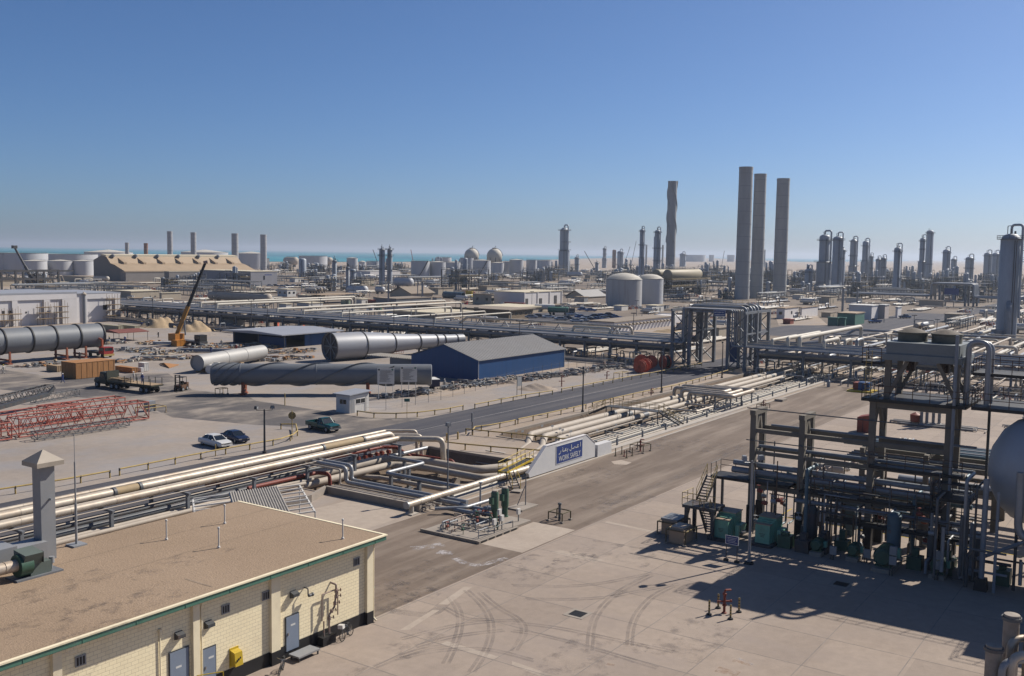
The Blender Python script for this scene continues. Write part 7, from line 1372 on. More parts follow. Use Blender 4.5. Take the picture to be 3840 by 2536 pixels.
for i in range(15):          # pale lines across the open plot right of the portal
    v = 22+4.0*i; u0_ = 216+rnd.random()*8; u1 = u0_+50+rnd.random()*110; z = 1.0+1.6*rnd.random(); r = .22+.2*rnd.random(); um = u0_+12+rnd.random()*30; h_ = z+1.5+1.5*rnd.random()
    pipeline([(u0_, v, .2), (u0_, v, z), (um, v, z), (um, v, h_), (um+5, v, h_), (um+5, v, z), (u1, v, z), (u1, v, .2)], r, (white_pipe, alu, cream_pipe, aluB)[i % 4], ordinal(i)+' pale pipe with a raised hump right of the portal, from the right', 'humped pipes right of the portal', n=8)
for i in range(10): u = 222+11*i; a = 20+rnd.random()*30; pipeline([(u, a, .2), (u, a, 2.2), (u, a+25+rnd.random()*20, 2.2), (u, a+46, .2)], .2+.1*(i % 3), (aluB, white_pipe)[i % 2], ordinal(i)+' pale pipe crossing the humped pipes right of the portal, from the rack', 'pipes crossing the humped pipes', n=8)
# ================================================================== FAR PLANT
def kx(x0): return x0
def chimney(k, x, y, yt, w_, label, m_=stackc, rings=10, taper=.93, group='chimneys', lip=True):
    p = g(k, x, y); h_ = hgt(p, k, yt); r = wid(k, 0, w_, p)/2; t = thing('chimney', label, 'chimney', p, group); mb = MB(); mb.lathe([(r, 0), (r*taper, h_), (r*taper*.82, h_), (r*taper*.8, h_*.9)], p, 36); obj('shaft', mb, m_, t)
    for i in range(1, rings+1): f = i/(rings+.5); rr = r*(1+(taper-1)*f); mb = MB(); mb.lathe([(rr-.02, h_*f-.16), (rr+.07, h_*f-.16), (rr+.07, h_*f+.16), (rr-.02, h_*f+.16)], p, 36); obj('band', mb, duct, t)
    if lip: rr = r*taper; mb = MB(); mb.lathe([(rr, h_-1.5), (rr*1.03, h_-1.4), (rr*1.03, h_+.02), (rr*.85, h_+.02)], p, 36); obj('rim', mb, m_, t)
    return t, p, h_, r
chimney('C', 2131, 600, -626, 134, 'tallest of three thick grey chimneys, leftmost of the trio')
chimney('C', 2265, 592, -562, 118, 'middle one of three thick grey chimneys, partly hidden by the tallest')
chimney('D', 103, 830, -272, 124, 'lone right hand one of the three thick grey chimneys')
t, p, h_, r = chimney('C', 1464, 470, -495, 88, 'grey chimney with raised spiral fins round its upper part', rings=3, taper=.95)
obj('spiral_fin', helix(p, (0, 0, 1), r*.95, h_*.42, h_*.995, .85, 3, r*.17, 1.3), stackc, t)
pal = mat('pale_banded_chimney', (.42, .42, .43), .8, 0, .07, .2)
for x, y, yt, w_, lab in ((1580, 345, -30, 50, 'slim pale banded chimney behind the tan hall, left of a pair'), (1798, 345, -20, 52, 'slim pale banded chimney behind the tan hall, right of a pair'), (2182, 345, -10, 64, 'pale banded chimney standing right of the tan hall')): chimney('A', x, y, yt, w_, lab, pal, 9, .95, 'pale banded chimneys')
chimney('B', 71, 330, 0, 60, 'pale banded chimney behind the grey plant house', pal, 9, .95, 'pale banded chimneys')
chimney('A', 1182, 330, 75, 36, 'short grey chimney behind the ridge of the tan hall', pal, 2, .97, 'short chimneys'); chimney('A', 1357, 330, 80, 38, 'short rusty brown chimney behind the ridge of the tan hall', mat('rusty_chimney', (.30, .17, .12), .8, 0, .12, .2), 2, .97, 'short chimneys')
chimney('C', 1243, 300, 95, 18, 'thin distant chimney between the two slim towers', stackc, 0, .97, 'distant chimneys'); chimney('C', 1395, 300, 97, 18, 'thin distant chimney left of the spiral chimney', stackc, 0, .97, 'distant chimneys'); chimney('C', 2340, 300, 140, 16, 'tiny distant chimney right of the thick pair', stackc, 0, .97, 'distant chimneys')
# process columns
def column(k, x, y, yt, x0, x1, label, segs=((0, 1), (1, 1)), plats=(.55, .97), top='pipe', m_=tower_m, group='process columns', n=24):
    p = g(k, x, y); h_ = hgt(p, k, yt); r = wid(k, x0, x1, p)/2; t = thing('process_column', label, 'process column', p, group); pr = [(r*segs[0][1], 0)]
    for (f0, w0), (f1, w1) in zip(segs, segs[1:]):
        pr.append((r*w0, h_*f1-(.02*h_ if w0 != w1 else 0)))
        if w1 != w0: pr.append((r*w1, h_*f1))
    rt = pr[-1][0]; pr += [(rt*.85, h_+rt*.25), (rt*.5, h_+rt*.42), (0, h_+rt*.48)]; mb = MB(); mb.lathe(pr, p, n); obj('shell', mb, m_, t)
    for i, f in enumerate(plats):
        w0 = next((w for (a, w), (b_, _) in zip(segs, segs[1:]) if a <= f < b_), segs[-1][1]); ri = r*w0; ro = ri+max(1.0, .35*r); a0_ = random.random()*6; mb = MB(); arc = (a0_, a0_+4.2) if f < .9 else None
        mb.lathe([(ri*.98, h_*f), (ro, h_*f), (ro, h_*f+.18), (ri*.98, h_*f+.18)], p, 20, arc=arc); obj('platform', mb, steel_dk, t); mb = MB()
        for hh in (.6, 1.15): mb.lathe([(ro-.05, h_*f+hh), (ro+.05, h_*f+hh), (ro+.05, h_*f+hh+.09), (ro-.05, h_*f+hh+.09)], p, 20, arc=arc)
        for j in range(12): a = (a0_+4.2*j/11) if arc else 2*math.pi*j/12; q_ = p+Vector((math.cos(a)*ro, math.sin(a)*ro, h_*f)); mb.tube(q_, q_+Vector((0, 0, 1.25)), .06, n=4, caps=False)
        obj('railing', mb, steel_dk, t)
    mb = MB(); a = 3.6; q_ = p+Vector((math.cos(a)*(r+.5), math.sin(a)*(r+.5), 0)); mb.tube(q_+Vector((0, 0, 1)), q_+Vector((0, 0, h_*.97)), .12, n=5); mb.tube(q_+Vector((.4, -.5, 1)), q_+Vector((.4, -.5, h_*.97)), .12, n=5)
    obj('ladder', mb, steel_dk, t)
    a = -2.0; q_ = p+Vector((math.cos(a)*(r+.7), math.sin(a)*(r+.7), 0)); hb = h_+rt*.5; rp_ = max(.28, r*.13)
    if top == 'pipe': mb = MB(); mb.pipe([p+Vector((0, 0, hb-.5)), p+Vector((0, 0, hb+2.6)), q_+Vector((0, 0, hb+2.6)), q_+Vector((0, 0, h_*.35)), q_+Vector((-.2, -.2, h_*.2))], rp_, 8, 3); obj('overhead_pipe', mb, m_, t)
    if top in ('pipe', 'davit'): mb = MB(); b_ = p+Vector((rt*.5, rt*.5, h_)); mb.pipe([b_, b_+Vector((0, 0, 3.6)), b_+Vector((-1.6, -1.2, 3.6))], .12, 5); mb.tube(p+Vector((-rt*.4, 0, h_)), p+Vector((-rt*.4, 0, h_+2.6)), .22, n=6); mb.tube(p+Vector((rt*.1, -rt*.4, h_)), p+Vector((rt*.1, -rt*.4, h_+2.0)), .3, n=6); obj('davit', mb, steel_dk, t)
    return t
S2 = ((0, 1), (.55, .72), (1, .72)); S3 = ((0, 1), (.4, .8), (.75, .8), (1, .62))
column('D', 508, 770, 270, 442, 575, 'thick stepped column, leftmost of the four right of the lone chimney', S2, (.53, .93))
column('D', 630, 790, 285, 600, 692, 'tall grey column second right of the lone chimney', ((0, 1), (1, 1)), (.62, .97)); column('D', 672, 775, 390, 645, 706, 'plain column standing in front of the second tall one', ((0, 1), (1, 1)), (.96,), 'davit')
column('D', 780, 690, 300, 742, 818, 'slim stepped column, third right of the lone chimney', S3, (.38, .62, .97)); column('D', 892, 680, 320, 850, 925, 'stepped column with small flag, fourth right of the lone chimney', ((0, 1), (.52, .75), (1, .75)), (.52, .9))
column('D', 370, 770, 580, 337, 405, 'short column at the left foot of the right hand column group', ((0, 1), (1, 1)), (.9,)); column('D', 945, 680, 450, 925, 965, 'short slender column half hidden right of the fourth one', plats=(.5, .95)); column('D', 1015, 690, 480, 990, 1035, 'short column, left one of a close pair', plats=(.95,)); column('D', 1062, 690, 470, 1037, 1087, 'short column, right one of a close pair', plats=(.6, .95))
column('D', 1185, 800, 380, 1147, 1220, 'dark slender column standing alone in the middle of the right group', ((0, 1), (.35, .85), (1, .85)), (.35, .93)); column('D', 1415, 735, 290, 1382, 1448, 'tall stepped column in front of an even taller one', S2, (.52, .78, .95)); column('D', 1482, 690, 222, 1447, 1512, 'tallest smooth column of the right hand group', ((0, 1), (1, 1)), (.35, .97), 'davit')
column('D', 1642, 705, 400, 1612, 1676, 'plain dark column in the right half of the column group', plats=(.93,)); column('D', 1715, 660, 480, 1692, 1740, 'small column just right of the plain dark one', plats=(.95,)); column('D', 1858, 705, 470, 1828, 1898, 'squat column with an elbow pipe on its right side', plats=(.6, .95)); column('D', 2025, 700, 430, 1995, 2060, 'left one of two columns just left of the big near column', plats=(.3, .93)); column('D', 2100, 690, 430, 2070, 2130, 'right one of two columns just left of the big near column', plats=(.93,))
column('D', 2205, 1200, 275, 2115, 2292, 'big near grey column at the right edge with pipes on its head', ((0, 1), (1, .86)), (.98,), 'pipe'); 
p = g('D', 2205, 1200); 
for i, (dx, dy, z) in enumerate(((3.6, -2.5, 27), (3.3, -2.2, 23.5))):
    mb = MB(); mb.mm((p.x+dx-3, p.y+dy-4, z), (p.x+dx, p.y+dy, z+.2)); mb2 = MB(); mb2.rails([(p.x+dx-3, p.y+dy-4, z+.2), (p.x+dx, p.y+dy-4, z+.2), (p.x+dx, p.y+dy, z+.2)], 1.2, .05, 1.5); o = thing('column_landing', ('upper' if i == 0 else 'lower')+' dark railed landing on the side of the big near column', 'platform', (p.x+dx, p.y+dy, z), 'landings on the big near column'); obj('floor', mb, steel_dk, o); obj('railing', mb2, steel_dk, o)
pipeline([p+Vector((3, -5.2, 1)), p+Vector((3, -5.2, 18)), p+Vector((1.5, -7.5, 20.5)), p+Vector((0, -12, 23))], .55, grey_pipe, 'thick riser pipe beside the big near column bending off the right edge', bend=3)
pipeline([p+Vector((-4.5, -1, 1)), p+Vector((-4.5, -1, 9)), p+Vector((-2.5, -.8, 11))], .9, grey_pipe, 'stub vessel pipe at the left foot of the big near column'); pipeline([p+Vector((-5.5, 2, 0)), p+Vector((-5.5, 2, 2.6))], 1.5, grey_pipe, 'low squat drum at the foot of the big near column', n=16)
column('C', 480, 385, -50, 430, 533, 'tall thick stepped column left of the white domed tanks', ((0, 1), (.55, .82), (.86, .82), (1, .6)), (.55, .72, .97)); column('C', 1197, 430, -40, 1172, 1225, 'left one of two slim columns beside the spiral chimney', ((0, 1), (.45, .8), (1, .8)), (.45, .7, .97)); column('C', 1340, 430, -30, 1304, 1372, 'right one of two slim columns beside the spiral chimney', ((0, 1), (.9, .8), (1, .8)), (.4, .65, .97))
column('C', 855, 310, 130, 838, 880, 'small stepped column left of the brown one in the far centre', S2, (.4, .7, .95)); column('C', 945, 310, 150, 925, 965, 'small rusty brown square looking column in the far centre', ((0, 1), (1, 1)), (), 'davit', mat('rusty_chimney', (.30, .17, .12)), 'process columns', 4); column('C', 1003, 330, 165, 973, 1033, 'round capped small column right of the brown one', plats=(.3, .95)); column('C', 785, 380, 262, 768, 800, 'slender grey column with leaning jib in the far centre', plats=(.95,), top='davit'); column('C', 600, 345, 215, 580, 622, 'short dark column right of the tall stepped one', plats=(.5, .9)); column('C', 1582, 300, 185, 1555, 1612, 'rounded column behind the elevated drums', plats=(.5, .95))
for i, (x, w0, w1) in enumerate(((1168, 1140, 1195), (1240, 1215, 1264))): column('B', x, 480, 140, w0, w1, ('left' if i == 0 else 'right')+' one of twin slim columns with a crowded railed head', ((0, 1), (.8, .95), (1, .9)), (.45, .82, .99), 'davit', group='twin columns')
column('B', 433, 395, 235, 400, 467, 'smooth blue grey upright drum left of the centre', plats=(), top='none'); column('B', 728, 470, 245, 708, 750, 'slim upright vessel right of the blue grey drum', plats=(.98,), top='davit'); column('B', 850, 545, 305, 838, 872, 'slim double legged column left of the grey drum', plats=(.97,), top='davit'); column('B', 900, 460, 330, 872, 925, 'stubby column with sloping shoulder near the slim one', plats=(.9,), top='davit')
for (k, x, y, yt, w_, lab) in (('B',1228,715,425,22,'tall square vent stack with cap before the brown roofed block'), ('B',1543,630,420,24,'second square vent stack with cap further right'), ('B',1499,600,400,11,'thin vent pole left of the second vent stack'), ('D',690,965,728,22,'round vent stack with cone cap by the white substations'), ('D',826,890,735,18,'second round vent stack with cone cap behind the substations'), ('A',785,825,530,32,'grey round downpipe stack in front of the white hall')):
    p = g(k, x, y); h_ = hgt(p, k, yt); r = wid(k, 0, w_, p)/2; t = thing('vent_stack', lab, 'vent stack', p, 'vent stacks'); mb = MB(); mb.lathe([(r, 0), (r, h_-1)], p, 4 if k == 'B' else 14, smooth=k != 'B'); obj('shaft', mb, duct, t); mb = MB(); mb.lathe([(r*1.5, h_-1), (r*1.5, h_-.7), (0, h_)], p, 4 if k == 'B' else 14, smooth=False); obj('cap', mb, ductcap, t)
# tanks
def tank(k, x, y, yt, x0, x1, label, roof='cone', m_=tank_w, stair=None, group='storage tanks'):
    p = g(k, x, y); h_ = hgt(p, k, yt); r = wid(k, x0, x1, p)/2; p = p+Vector((p.x, p.y, 0)).normalized()*r; t = thing('storage_tank', label, 'tank', p, group); mb = MB(); mb.lathe([(r, 0), (r, h_)], p, 48); obj('shell', mb, m_, t)
    pr = {'cone': [(r*1.005, h_), (0, h_+r*.12)], 'dome': [(r*1.005, h_), (r*.8, h_+r*.17), (r*.5, h_+r*.29), (r*.2, h_+r*.34), (0, h_+r*.35)], 'open': [(r*1.0, h_), (r*.985, h_), (r*.985, h_-2.5), (0, h_-2.5)]}[roof]; mb = MB(); mb.lathe(pr, p, 48, smooth=roof == 'dome'); obj('roof', mb, tank_roof, t); mb = MB()
    for hh in (.5, 1.05): mb.lathe([(r-.04, h_+hh), (r+.04, h_+hh), (r+.04, h_+hh+.07), (r-.04, h_+hh+.07)], p, 40)
    mb.lathe([(r, h_-.2), (r+.14, h_-.2), (r+.14, h_), (r, h_)], p, 40); obj('top_rail', mb, steel, t)
    if stair is not None:
        mb = MB(); N_ = 16
        for i in range(N_): a, b_ = stair+1.1*i/N_, stair+1.1*(i+1)/N_; mb.beam(p+Vector((math.cos(a)*(r+.5), math.sin(a)*(r+.5), h_*i/N_)), p+Vector((math.cos(b_)*(r+.5), math.sin(b_)*(r+.5), h_*(i+1)/N_)), .9, .5)
        obj('stair', mb, steel_dk, t)
    return t
tank('C', 1035, 668, 418, 866, 1204, 'nearest white tank with a domed roof and rusty streaks', 'dome', mat('streaked_white_tank', (.50, .50, .50), .6, 0, .06, .3, ((.2, .17, .14), .55, .5), stretch=(1.6, 1.6, .12)), group='white domed tanks'); tank('C', 1275, 645, 412, 1150, 1400, 'second white domed tank hidden behind the nearest one', 'dome', group='white domed tanks')
for a in ((('B',1523,402,245,1437,1610,'broad tank with diagonal stair left of the tank row','open'),3.6), (('B',1685,402,255,1612,1760,'plain conical roofed tank second in the tank row','cone'),None), (('B',1830,395,258,1762,1896,'darker tank with zigzag stair, third in the tank row','cone'),4.4), (('B',2093,402,240,2010,2178,'big pale tank with curved stair before the two spheres','cone'),3.3), (('B',2240,382,262,2180,2302,'tank below the right hand sphere','cone'),4.6), (('C',40,378,235,-25,108,'grey tank right of the two spheres','cone'),None), (('C',180,378,235,130,230,'dark tank left of the tall stepped column','open'),None), (('C',292,335,240,218,370,'wide tank with flared rim left of the tall stepped column','open'),None), (('B',892,342,218,842,945,'tall pale tank behind the process plant in the centre','cone'),None), (('B',985,330,255,950,1016,'small cream tank right of the tall pale one','dome'),None), (('B',1085,330,248,1018,1140,'wide grey tank behind the twin columns','open'),None), (('B',530,330,200,335,600,'very wide low tank at the shore in the centre','open'),None), (('B',1740,300,212,1665,1812,'open rimmed tank standing behind the tank row','open'),None), (('B',1955,378,215,1896,2022,'scaffold wrapped tank below the left sphere','open'),None), (('B',2330,372,252,2300,2375,'grey tank half hidden right of the sphere tanks','open'),None)): tank(*a[0], stair=a[1])
for x, y, yt, x0, x1, lab, rf in ((205,372,172,-30,427,'very wide dark rimmed tank at the left edge by the sea','open'), (655,355,182,462,950,'very wide dark tank behind the tan hall by the sea','open'), (325,382,245,222,430,'shorter pale tank in front of the wide left one','cone'), (563,380,245,455,676,'shorter pale tank with white roof left of the tan hall','cone'), (770,380,245,682,866,'shorter pale tank beside the dark end of the tan hall','cone'), (10,370,180,-90,48,'pale tank cut by the left picture edge','cone'), (1010,300,165,800,1230,'low far tank with shallow white roof behind the ridge','cone'), (1900,300,165,1700,2130,'low wide white roofed tank on the shore right of the tan hall','cone'), (2330,320,175,2215,2500,'low white roofed shore tank at the pale chimney','cone')): tank('A', x, y, yt, x0, x1, lab, rf)
for x, x0, x1, lab in ((1695,1600,1800,'pale far tank in the haze right of the spiral chimney'), (2030,1997,2068,'small far tank in the haze before the thick chimneys'), (1850,1812,1860,'tiny far tank in the haze beyond the elevated drums')): tank('C', x, 252, 190, x0, x1, lab, 'open')
for i, (x, cy, rp_) in enumerate(((2000, 195, 68), (2212, 200, 72))):
    d = 1085; o = ray('B', x, cy); c = EYE+o*(d/math.hypot(o.x, o.y)); r = rp_*960/2375/FPX*d*.85*1.17; t = thing('sphere_tank', ('left' if i == 0 else 'right')+' one of two white spherical gas tanks on the shore', 'sphere tank', (c.x, c.y, 0), 'spherical tanks'); mb = MB(); mb.lathe([(r*math.sin(math.pi*j/16), -r*math.cos(math.pi*j/16)) for j in range(17)], c, 32); obj('shell', mb, tank_roof, t)
    for j in range(8): a = j*math.pi/4; mb = MB(); mb.tube((c.x+r*.93*math.cos(a), c.y+r*.93*math.sin(a), 0), (c.x+r*.93*math.cos(a), c.y+r*.93*math.sin(a), c.z), .5); obj('leg', mb, steel, t)
    mb = MB(); mb.lathe([(r*.3, r*.96), (r*.3, r*1.06), (r*.26, r*1.06)], c, 16); mb.beam(c+Vector((0, 0, r)), c+Vector((1, -1, r+2.6)), .5)
    for j in range(10): a, b_ = -.4-.09*j, -.4-.09*(j+1); o2 = Vector((.55, -.83, 0)); P_ = lambda f: c+(o2*math.cos(1.45-.145*f)+Vector((0, 0, math.sin(1.45-.145*f))))*(r+.4); mb.beam(P_(j), P_(j+1), .8, .4)
    obj('stair', mb, steel_dk, t)
# buildings of the far and middle plant
def block(k, cx_, cy_, xl, xr, yt, label, wall=white, roof=brown_roof, name='plant_building', cat='building', doors=(), over=.25, depth=None, parapet=.3, windows=0):
    c = g(k, cx_, cy_); lv = min(run(c, 1, k, xl), 150); lu = depth or min(run(c, 0, k, xr), 130); h_ = hgt(c, k, yt); t = thing(name, label, cat, (c.x+lu/2, c.y+lv/2, 0)); mb = MB(); mb.mm((c.x, c.y, 0), (c.x+lu, c.y+lv, h_)); obj('wall', mb, wall, t)
    mb = MB(); mb.mm((c.x-over, c.y-over, h_), (c.x+lu+over, c.y+lv+over, h_+parapet)); obj('roof', mb, roof, t)
    for f, w_, hh in doors: mb = MB(); u = c.x+lu*f; mb.mm((u-w_/2, c.y-.12, .02), (u+w_/2, c.y-.02, hh)); obj('door', mb, steel_dk, t)
    for i in range(windows):
        f = (i+.5)/windows; mb = MB(); v = c.y+lv*f; mb.mm((c.x-.1, v-.6, h_*.42), (c.x-.02, v+.6, h_*.7)); obj('window', mb, glass, t)
        mb = MB(); u = c.x+lu*f; mb.mm((u-.6, c.y-.1, h_*.42), (u+.6, c.y-.02, h_*.7)); obj('window', mb, glass, t)
    return t, c, lu, lv, h_
t, c, lu, lv, h_ = block('C', 112, 660, -168, 462, 540, 'white flat roofed hall with three dark doorways behind the rack', white_b, pale_roof, doors=((.06, 2.4, 3.2), (.42, 2.4, 3.0), (.82, 2.4, 4.0)))
for f in (0.005, .34, .66, .99): mb = MB(); mb.mm((c.x+lu*f-.35, c.y-.28, 0), (c.x+lu*f+.35, c.y-.02, h_)); obj('pilaster', mb, white_b, t)
def gable(k, cx_, cy_, xl, xr, ye, yr, label, wall, roof, along='u', name='plant_building', over=.8):
    c = g(k, cx_, cy_); lv = run(c, 1, k, xl); lu = min(run(c, 0, k, xr), 110); he, hr = hgt(c, k, ye), hgt(c, k, yr)+1.2; t = thing(name, label, 'building', (c.x+lu/2, c.y+lv/2, 0)); mb = MB()
    if along == 'u': a, b_, v0_, v1_ = c.x, c.x+lu, c.y, c.y+lv; mb.prof([(v0_, 0), (v1_, 0), (v1_, he), ((v0_+v1_)/2, hr), (v0_, he)], 0, a, b_); ax_ = 0
    else: a, b_, v0_, v1_ = c.y, c.y+lv, c.x, c.x+lu; mb.prof([(v0_, 0), (v1_, 0), (v1_, he), ((v0_+v1_)/2, hr), (v0_, he)], 1, a, b_); ax_ = 1
    obj('wall', mb, wall, t); mb = MB(); m2 = (v0_+v1_)/2; mb.prof([(v0_-over, he-.1), (m2, hr+.05), (m2, hr+.35), (v0_-over, he+.2)], ax_, a-over, b_+over); mb.prof([(v1_+over, he-.1), (m2, hr+.05), (m2, hr+.35), (v1_+over, he+.2)], ax_, a-over, b_+over); obj('roof', mb, roof, t); return t
gable('C', 672, 595, 500, 868, 582, 545, 'tan walled building with grey pitched roof left of the domed tanks', cream_hall, rib_roof); gable('B', 1435, 598, 1242, 1645, 550, 515, 'cream building with wide pitched roof behind the vent stacks', cream_hall, brown_roof)
t, c, lu, lv, h_ = block('B', 1322, 735, 1190, 1625, 665, 'long white ribbed shed with flat tan roof behind the rack', white, tan_roof, over=.6); t2, *_ = block('B', 1640, 692, 1560, 1930, 645, 'second white ribbed shed with tan roof to the right', white, tan_roof, over=.6)
block('B', 1300, 668, 1112, 1625, 600, 'low grey block with brown roof behind the ribbed sheds', steel, brown_roof); block('B', 515, 638, 386, 640, 570, 'pale grey block with dark doorway at the canopy', conc_lt, pale_roof, windows=2); t, c, lu, lv, h_ = block('B', 290, 578, 200, 372, 512, 'small white gatehouse with flat roof and dark windows', white, pale_roof, windows=2)
t = thing('shade_canopy', 'flat shade canopy on thin posts beside the pale grey block', 'canopy', g('B', 700, 610)); a = g('B', 690, 640); mb = MB(); mb.mm((a.x-8, a.y-2, 4.0), (a.x+20, a.y+8, 4.2)); obj('roof', mb, tan_roof, t)
for du in (-7.6, 6, 19.6):
    for dv in (-1.6, 7.6): mb = MB(); mb.tube((a.x+du, a.y+dv, 0), (a.x+du, a.y+dv, 4), .1); obj('post', mb, steel, t)
block('B', 2185, 655, 2010, 2205, 560, 'cream site office with a dark door beside the white hall', cream_hall, brown_roof, doors=((.5, 1, 2),), windows=2); block('B', 1080, 712, 1024, 1135, 672, 'small white kiosk with dark opening in front of the green tank', white_b, white, windows=1); block('B', 820, 700, 800, 1080, 660, 'low blue grey store with cream roof behind the rack', steel, pale_roof)
block('B', 1660, 790, 1270, 2700, 738, 'very long low shed with bright cream roof right behind the rack', cream_hall, pale_roof, over=.5, parapet=.5); block('C', -30, 780, -900, 195, 705, 'long brown walled store with dark grey roof and window hoods', mat('brown_wall', (.24, .18, .12), .8, 0, .1, .4), brown_roof, over=.8, windows=5); block('B', 1980, 700, 1610, 2005, 690, 'low cream roofed lean-to beside the brown store', cream_hall, pale_roof, over=.4)
for i, (x, y, xl, xr, yt) in enumerate(((280, 690, 210, 330, 648), (490, 665, 380, 620, 640), (745, 700, 690, 800, 668))): block('B', x, y, xl, xr, yt, ('low white hut with a raking roof behind the rack, left of three', 'low white hut behind the rack, middle of three', 'low white hut behind the rack, right of three')[i], white, pale_roof)
block('B', -50, 475, -520, 198, 345, 'tall grey sheeted plant house with a small blue sign', mat('grey_sheeting', (.30, .30, .33), .6, .1, .06, .3), pale_roof, windows=1); p = g('B', 110, 475); mb = MB(); mb.mm((p.x-3, p.y-.5, hgt(p, 'B', 378)), (p.x+3, p.y-.3, hgt(p, 'B', 370))); one('building_sign', mb, sign_blue, 'small blank blue sign strip on the tall grey plant house', 'sign')
block('A', 1215, 588, 1050, 1480, 530, 'cream flat roofed control block behind the elevated rack, left one', cream_hall, pale_roof); block('A', 1500, 605, 1480, 1680, 545, 'cream flat roofed control block behind the elevated rack, right one', cream_hall, pale_roof); block('A', 850, 455, 545, 865, 395, 'long low cream wall block in front of the pale tanks', cream_hall, cream_hall); block('B', 60, 300, -140, 125, 222, 'grey box building right of the fourth chimney', duct, duct); block('B', 1060, 395, 920, 1335, 342, 'white low warehouse behind the twin columns', white_b, white)
# tan hall
c = g('A', 1160, 432); lv = run(c, 1, 'A', 870); zz = lambda y: hgt(c, 'A', y); t = thing('power_hall', 'long tan power hall with stepped sunlit roof and dark gable end', 'building', (c.x+60, c.y+lv/2, 0)); hr = zz(195)*1.0; lu = 120
mb = MB(); vv = lambda f: c.y+lv*f; P = [(vv(0), 0), (vv(1), 0), (vv(1), hr*.80), (vv(.72), hr), (vv(.58), hr*.97), (vv(.44), hr*.66), (vv(.30), hr*.60), (vv(.0), zz(345))]; mb.prof(P, 0, c.x, c.x+lu); obj('wall', mb, mat('hall_grey_wall', (.22, .20, .18), .8, 0, .06, .2), t)
mb = MB()
for a, b_ in ((P[7], P[6]), (P[6], P[5]), (P[5], P[4])): mb.prof([(a[0]-.5, a[1]+.05), (b_[0], b_[1]+.05), (b_[0], b_[1]+.55), (a[0]-.5, a[1]+.5)], 0, c.x-.6, c.x+lu)
obj('roof', mb, tan_roof, t); mb = MB(); mb.prof([(P[4][0]-1, P[4][1]-.6), (P[3][0], P[3][1]+.1), (P[3][0], P[3][1]+.9), (P[4][0]-1, P[4][1]+.9)], 0, c.x-1, c.x+lu); obj('ridge_cap', mb, pale_roof, t)
for i in range(7): u = c.x+8+16.5*i; mb = MB(); mb.prof([(vv(.5), hr*.6), (vv(.56), hr*.93), (vv(.33), hr*.72), (vv(.33), hr*.6)], 0, u, u+2.4); obj('roof_buttress', mb, tan_roof, t)
for i in range(6): u = c.x+4+19*i; mb = MB(); mb.lathe([(0, 0), (1.4, 0), (1.4, 1.6), (0, 2.4)], (u, vv(.58)-2, hr*.93), 10); obj('roof_vent', mb, steel, t)
block('A', 1168, 435, 1120, 1530, 352, 'grey front annex of the tan power hall', mat('annex_wall', (.27, .245, .23), .8, 0, .06, .2), brown_roof, depth=46); block('A', 1570, 440, 1525, 2090, 345, 'long pale grey front annex further right of the power hall', mat('annex_wall', (.27, .245, .23)), pale_roof, depth=60)
# white hall under construction at the left
t = thing('white_hall', 'long white hall with panelled wall and scaffolding at the left edge', 'building', (150, 300, 0)); Vw = 291.0; Hh = 9.4
mb = MB(); mb.mm((90, Vw+.35, 0), (196.7, Vw+26, Hh-.3)); obj('wall', mb, white_b, t); mb = MB(); mb.mm((89.5, Vw-.1, Hh), (181.5, Vw+26, Hh+.5)); mb.mm((181.5, Vw-.1, Hh-.3), (197, Vw+26, Hh)); obj('roof', mb, pale_sheet, t)
for u0_, u1 in ((90, 97), (109, 111.5), (124, 126), (140, 142.5), (152.6, 155), (160.5, 162.2), (170.5, 172.5), (176.5, 181.4), (183.5, 185), (194.9, 196.9)): mb = MB(); mb.mm((u0_, Vw-.05, 0), (u1, Vw+.35, Hh-.02)); obj('pier', mb, white_b, t)
mb = MB(); mb.mm((90, Vw-.07, Hh-1.7), (181.4, Vw-.052, Hh-.02)); mb.mm((183.5, Vw-.07, Hh-1.9), (196.9, Vw-.052, Hh-.32)); obj('fascia_band', mb, white_b, t)
for u, z, w_ in ((156, 4.3, .7), (158, 4.3, .9), (160, 4.3, .9), (165, 4.0, .5), (191.5, 4.6, 1.5), (147, 4.3, .9), (150, 4.3, .7)): mb = MB(); mb.mm((u-w_/2, Vw+.3, z-w_/2), (u+w_/2, Vw+.345, z+w_/2)); obj('opening', mb, black, t)
rnd = random.Random(4)
for i, (u0_, u1, zt) in enumerate(((152, 162, 5.2), (168, 171.5, 6.3), (173.5, 177, 6.6), (191.5, 195.5, 8.4), (138, 149, 5.2))):
    t = thing('scaffold', 'timber and tube scaffold standing against the white hall wall', 'scaffold', ((u0_+u1)/2, Vw-1.2, 0), 'scaffolds on the white hall'); mb = MB(); k = max(2, int((u1-u0_)/1.6))
    for v in (Vw-.6, Vw-2.0):
        for j in range(k+1): u = u0_+(u1-u0_)*j/k; mb.tube((u, v, 0), (u, v, zt+rnd.random()), .06, n=5)
        for z in (1.9, 3.7, 5.4, 7.2):
            if z < zt: mb.tube((u0_-.4, v, z), (u1+.4, v, z), .06, n=5)
    obj('tubes', mb, mat('scaffold_tube', (.25, .19, .13), .8, 0, .2, 1), t)
    for z in (2.0, 3.8, 5.5, 7.3):
        if z < zt: mb = MB(); mb.mm((u0_-.5, Vw-2.1, z), (u1+.5, Vw-.6, z+.08)); obj('planks', mb, wood, t)
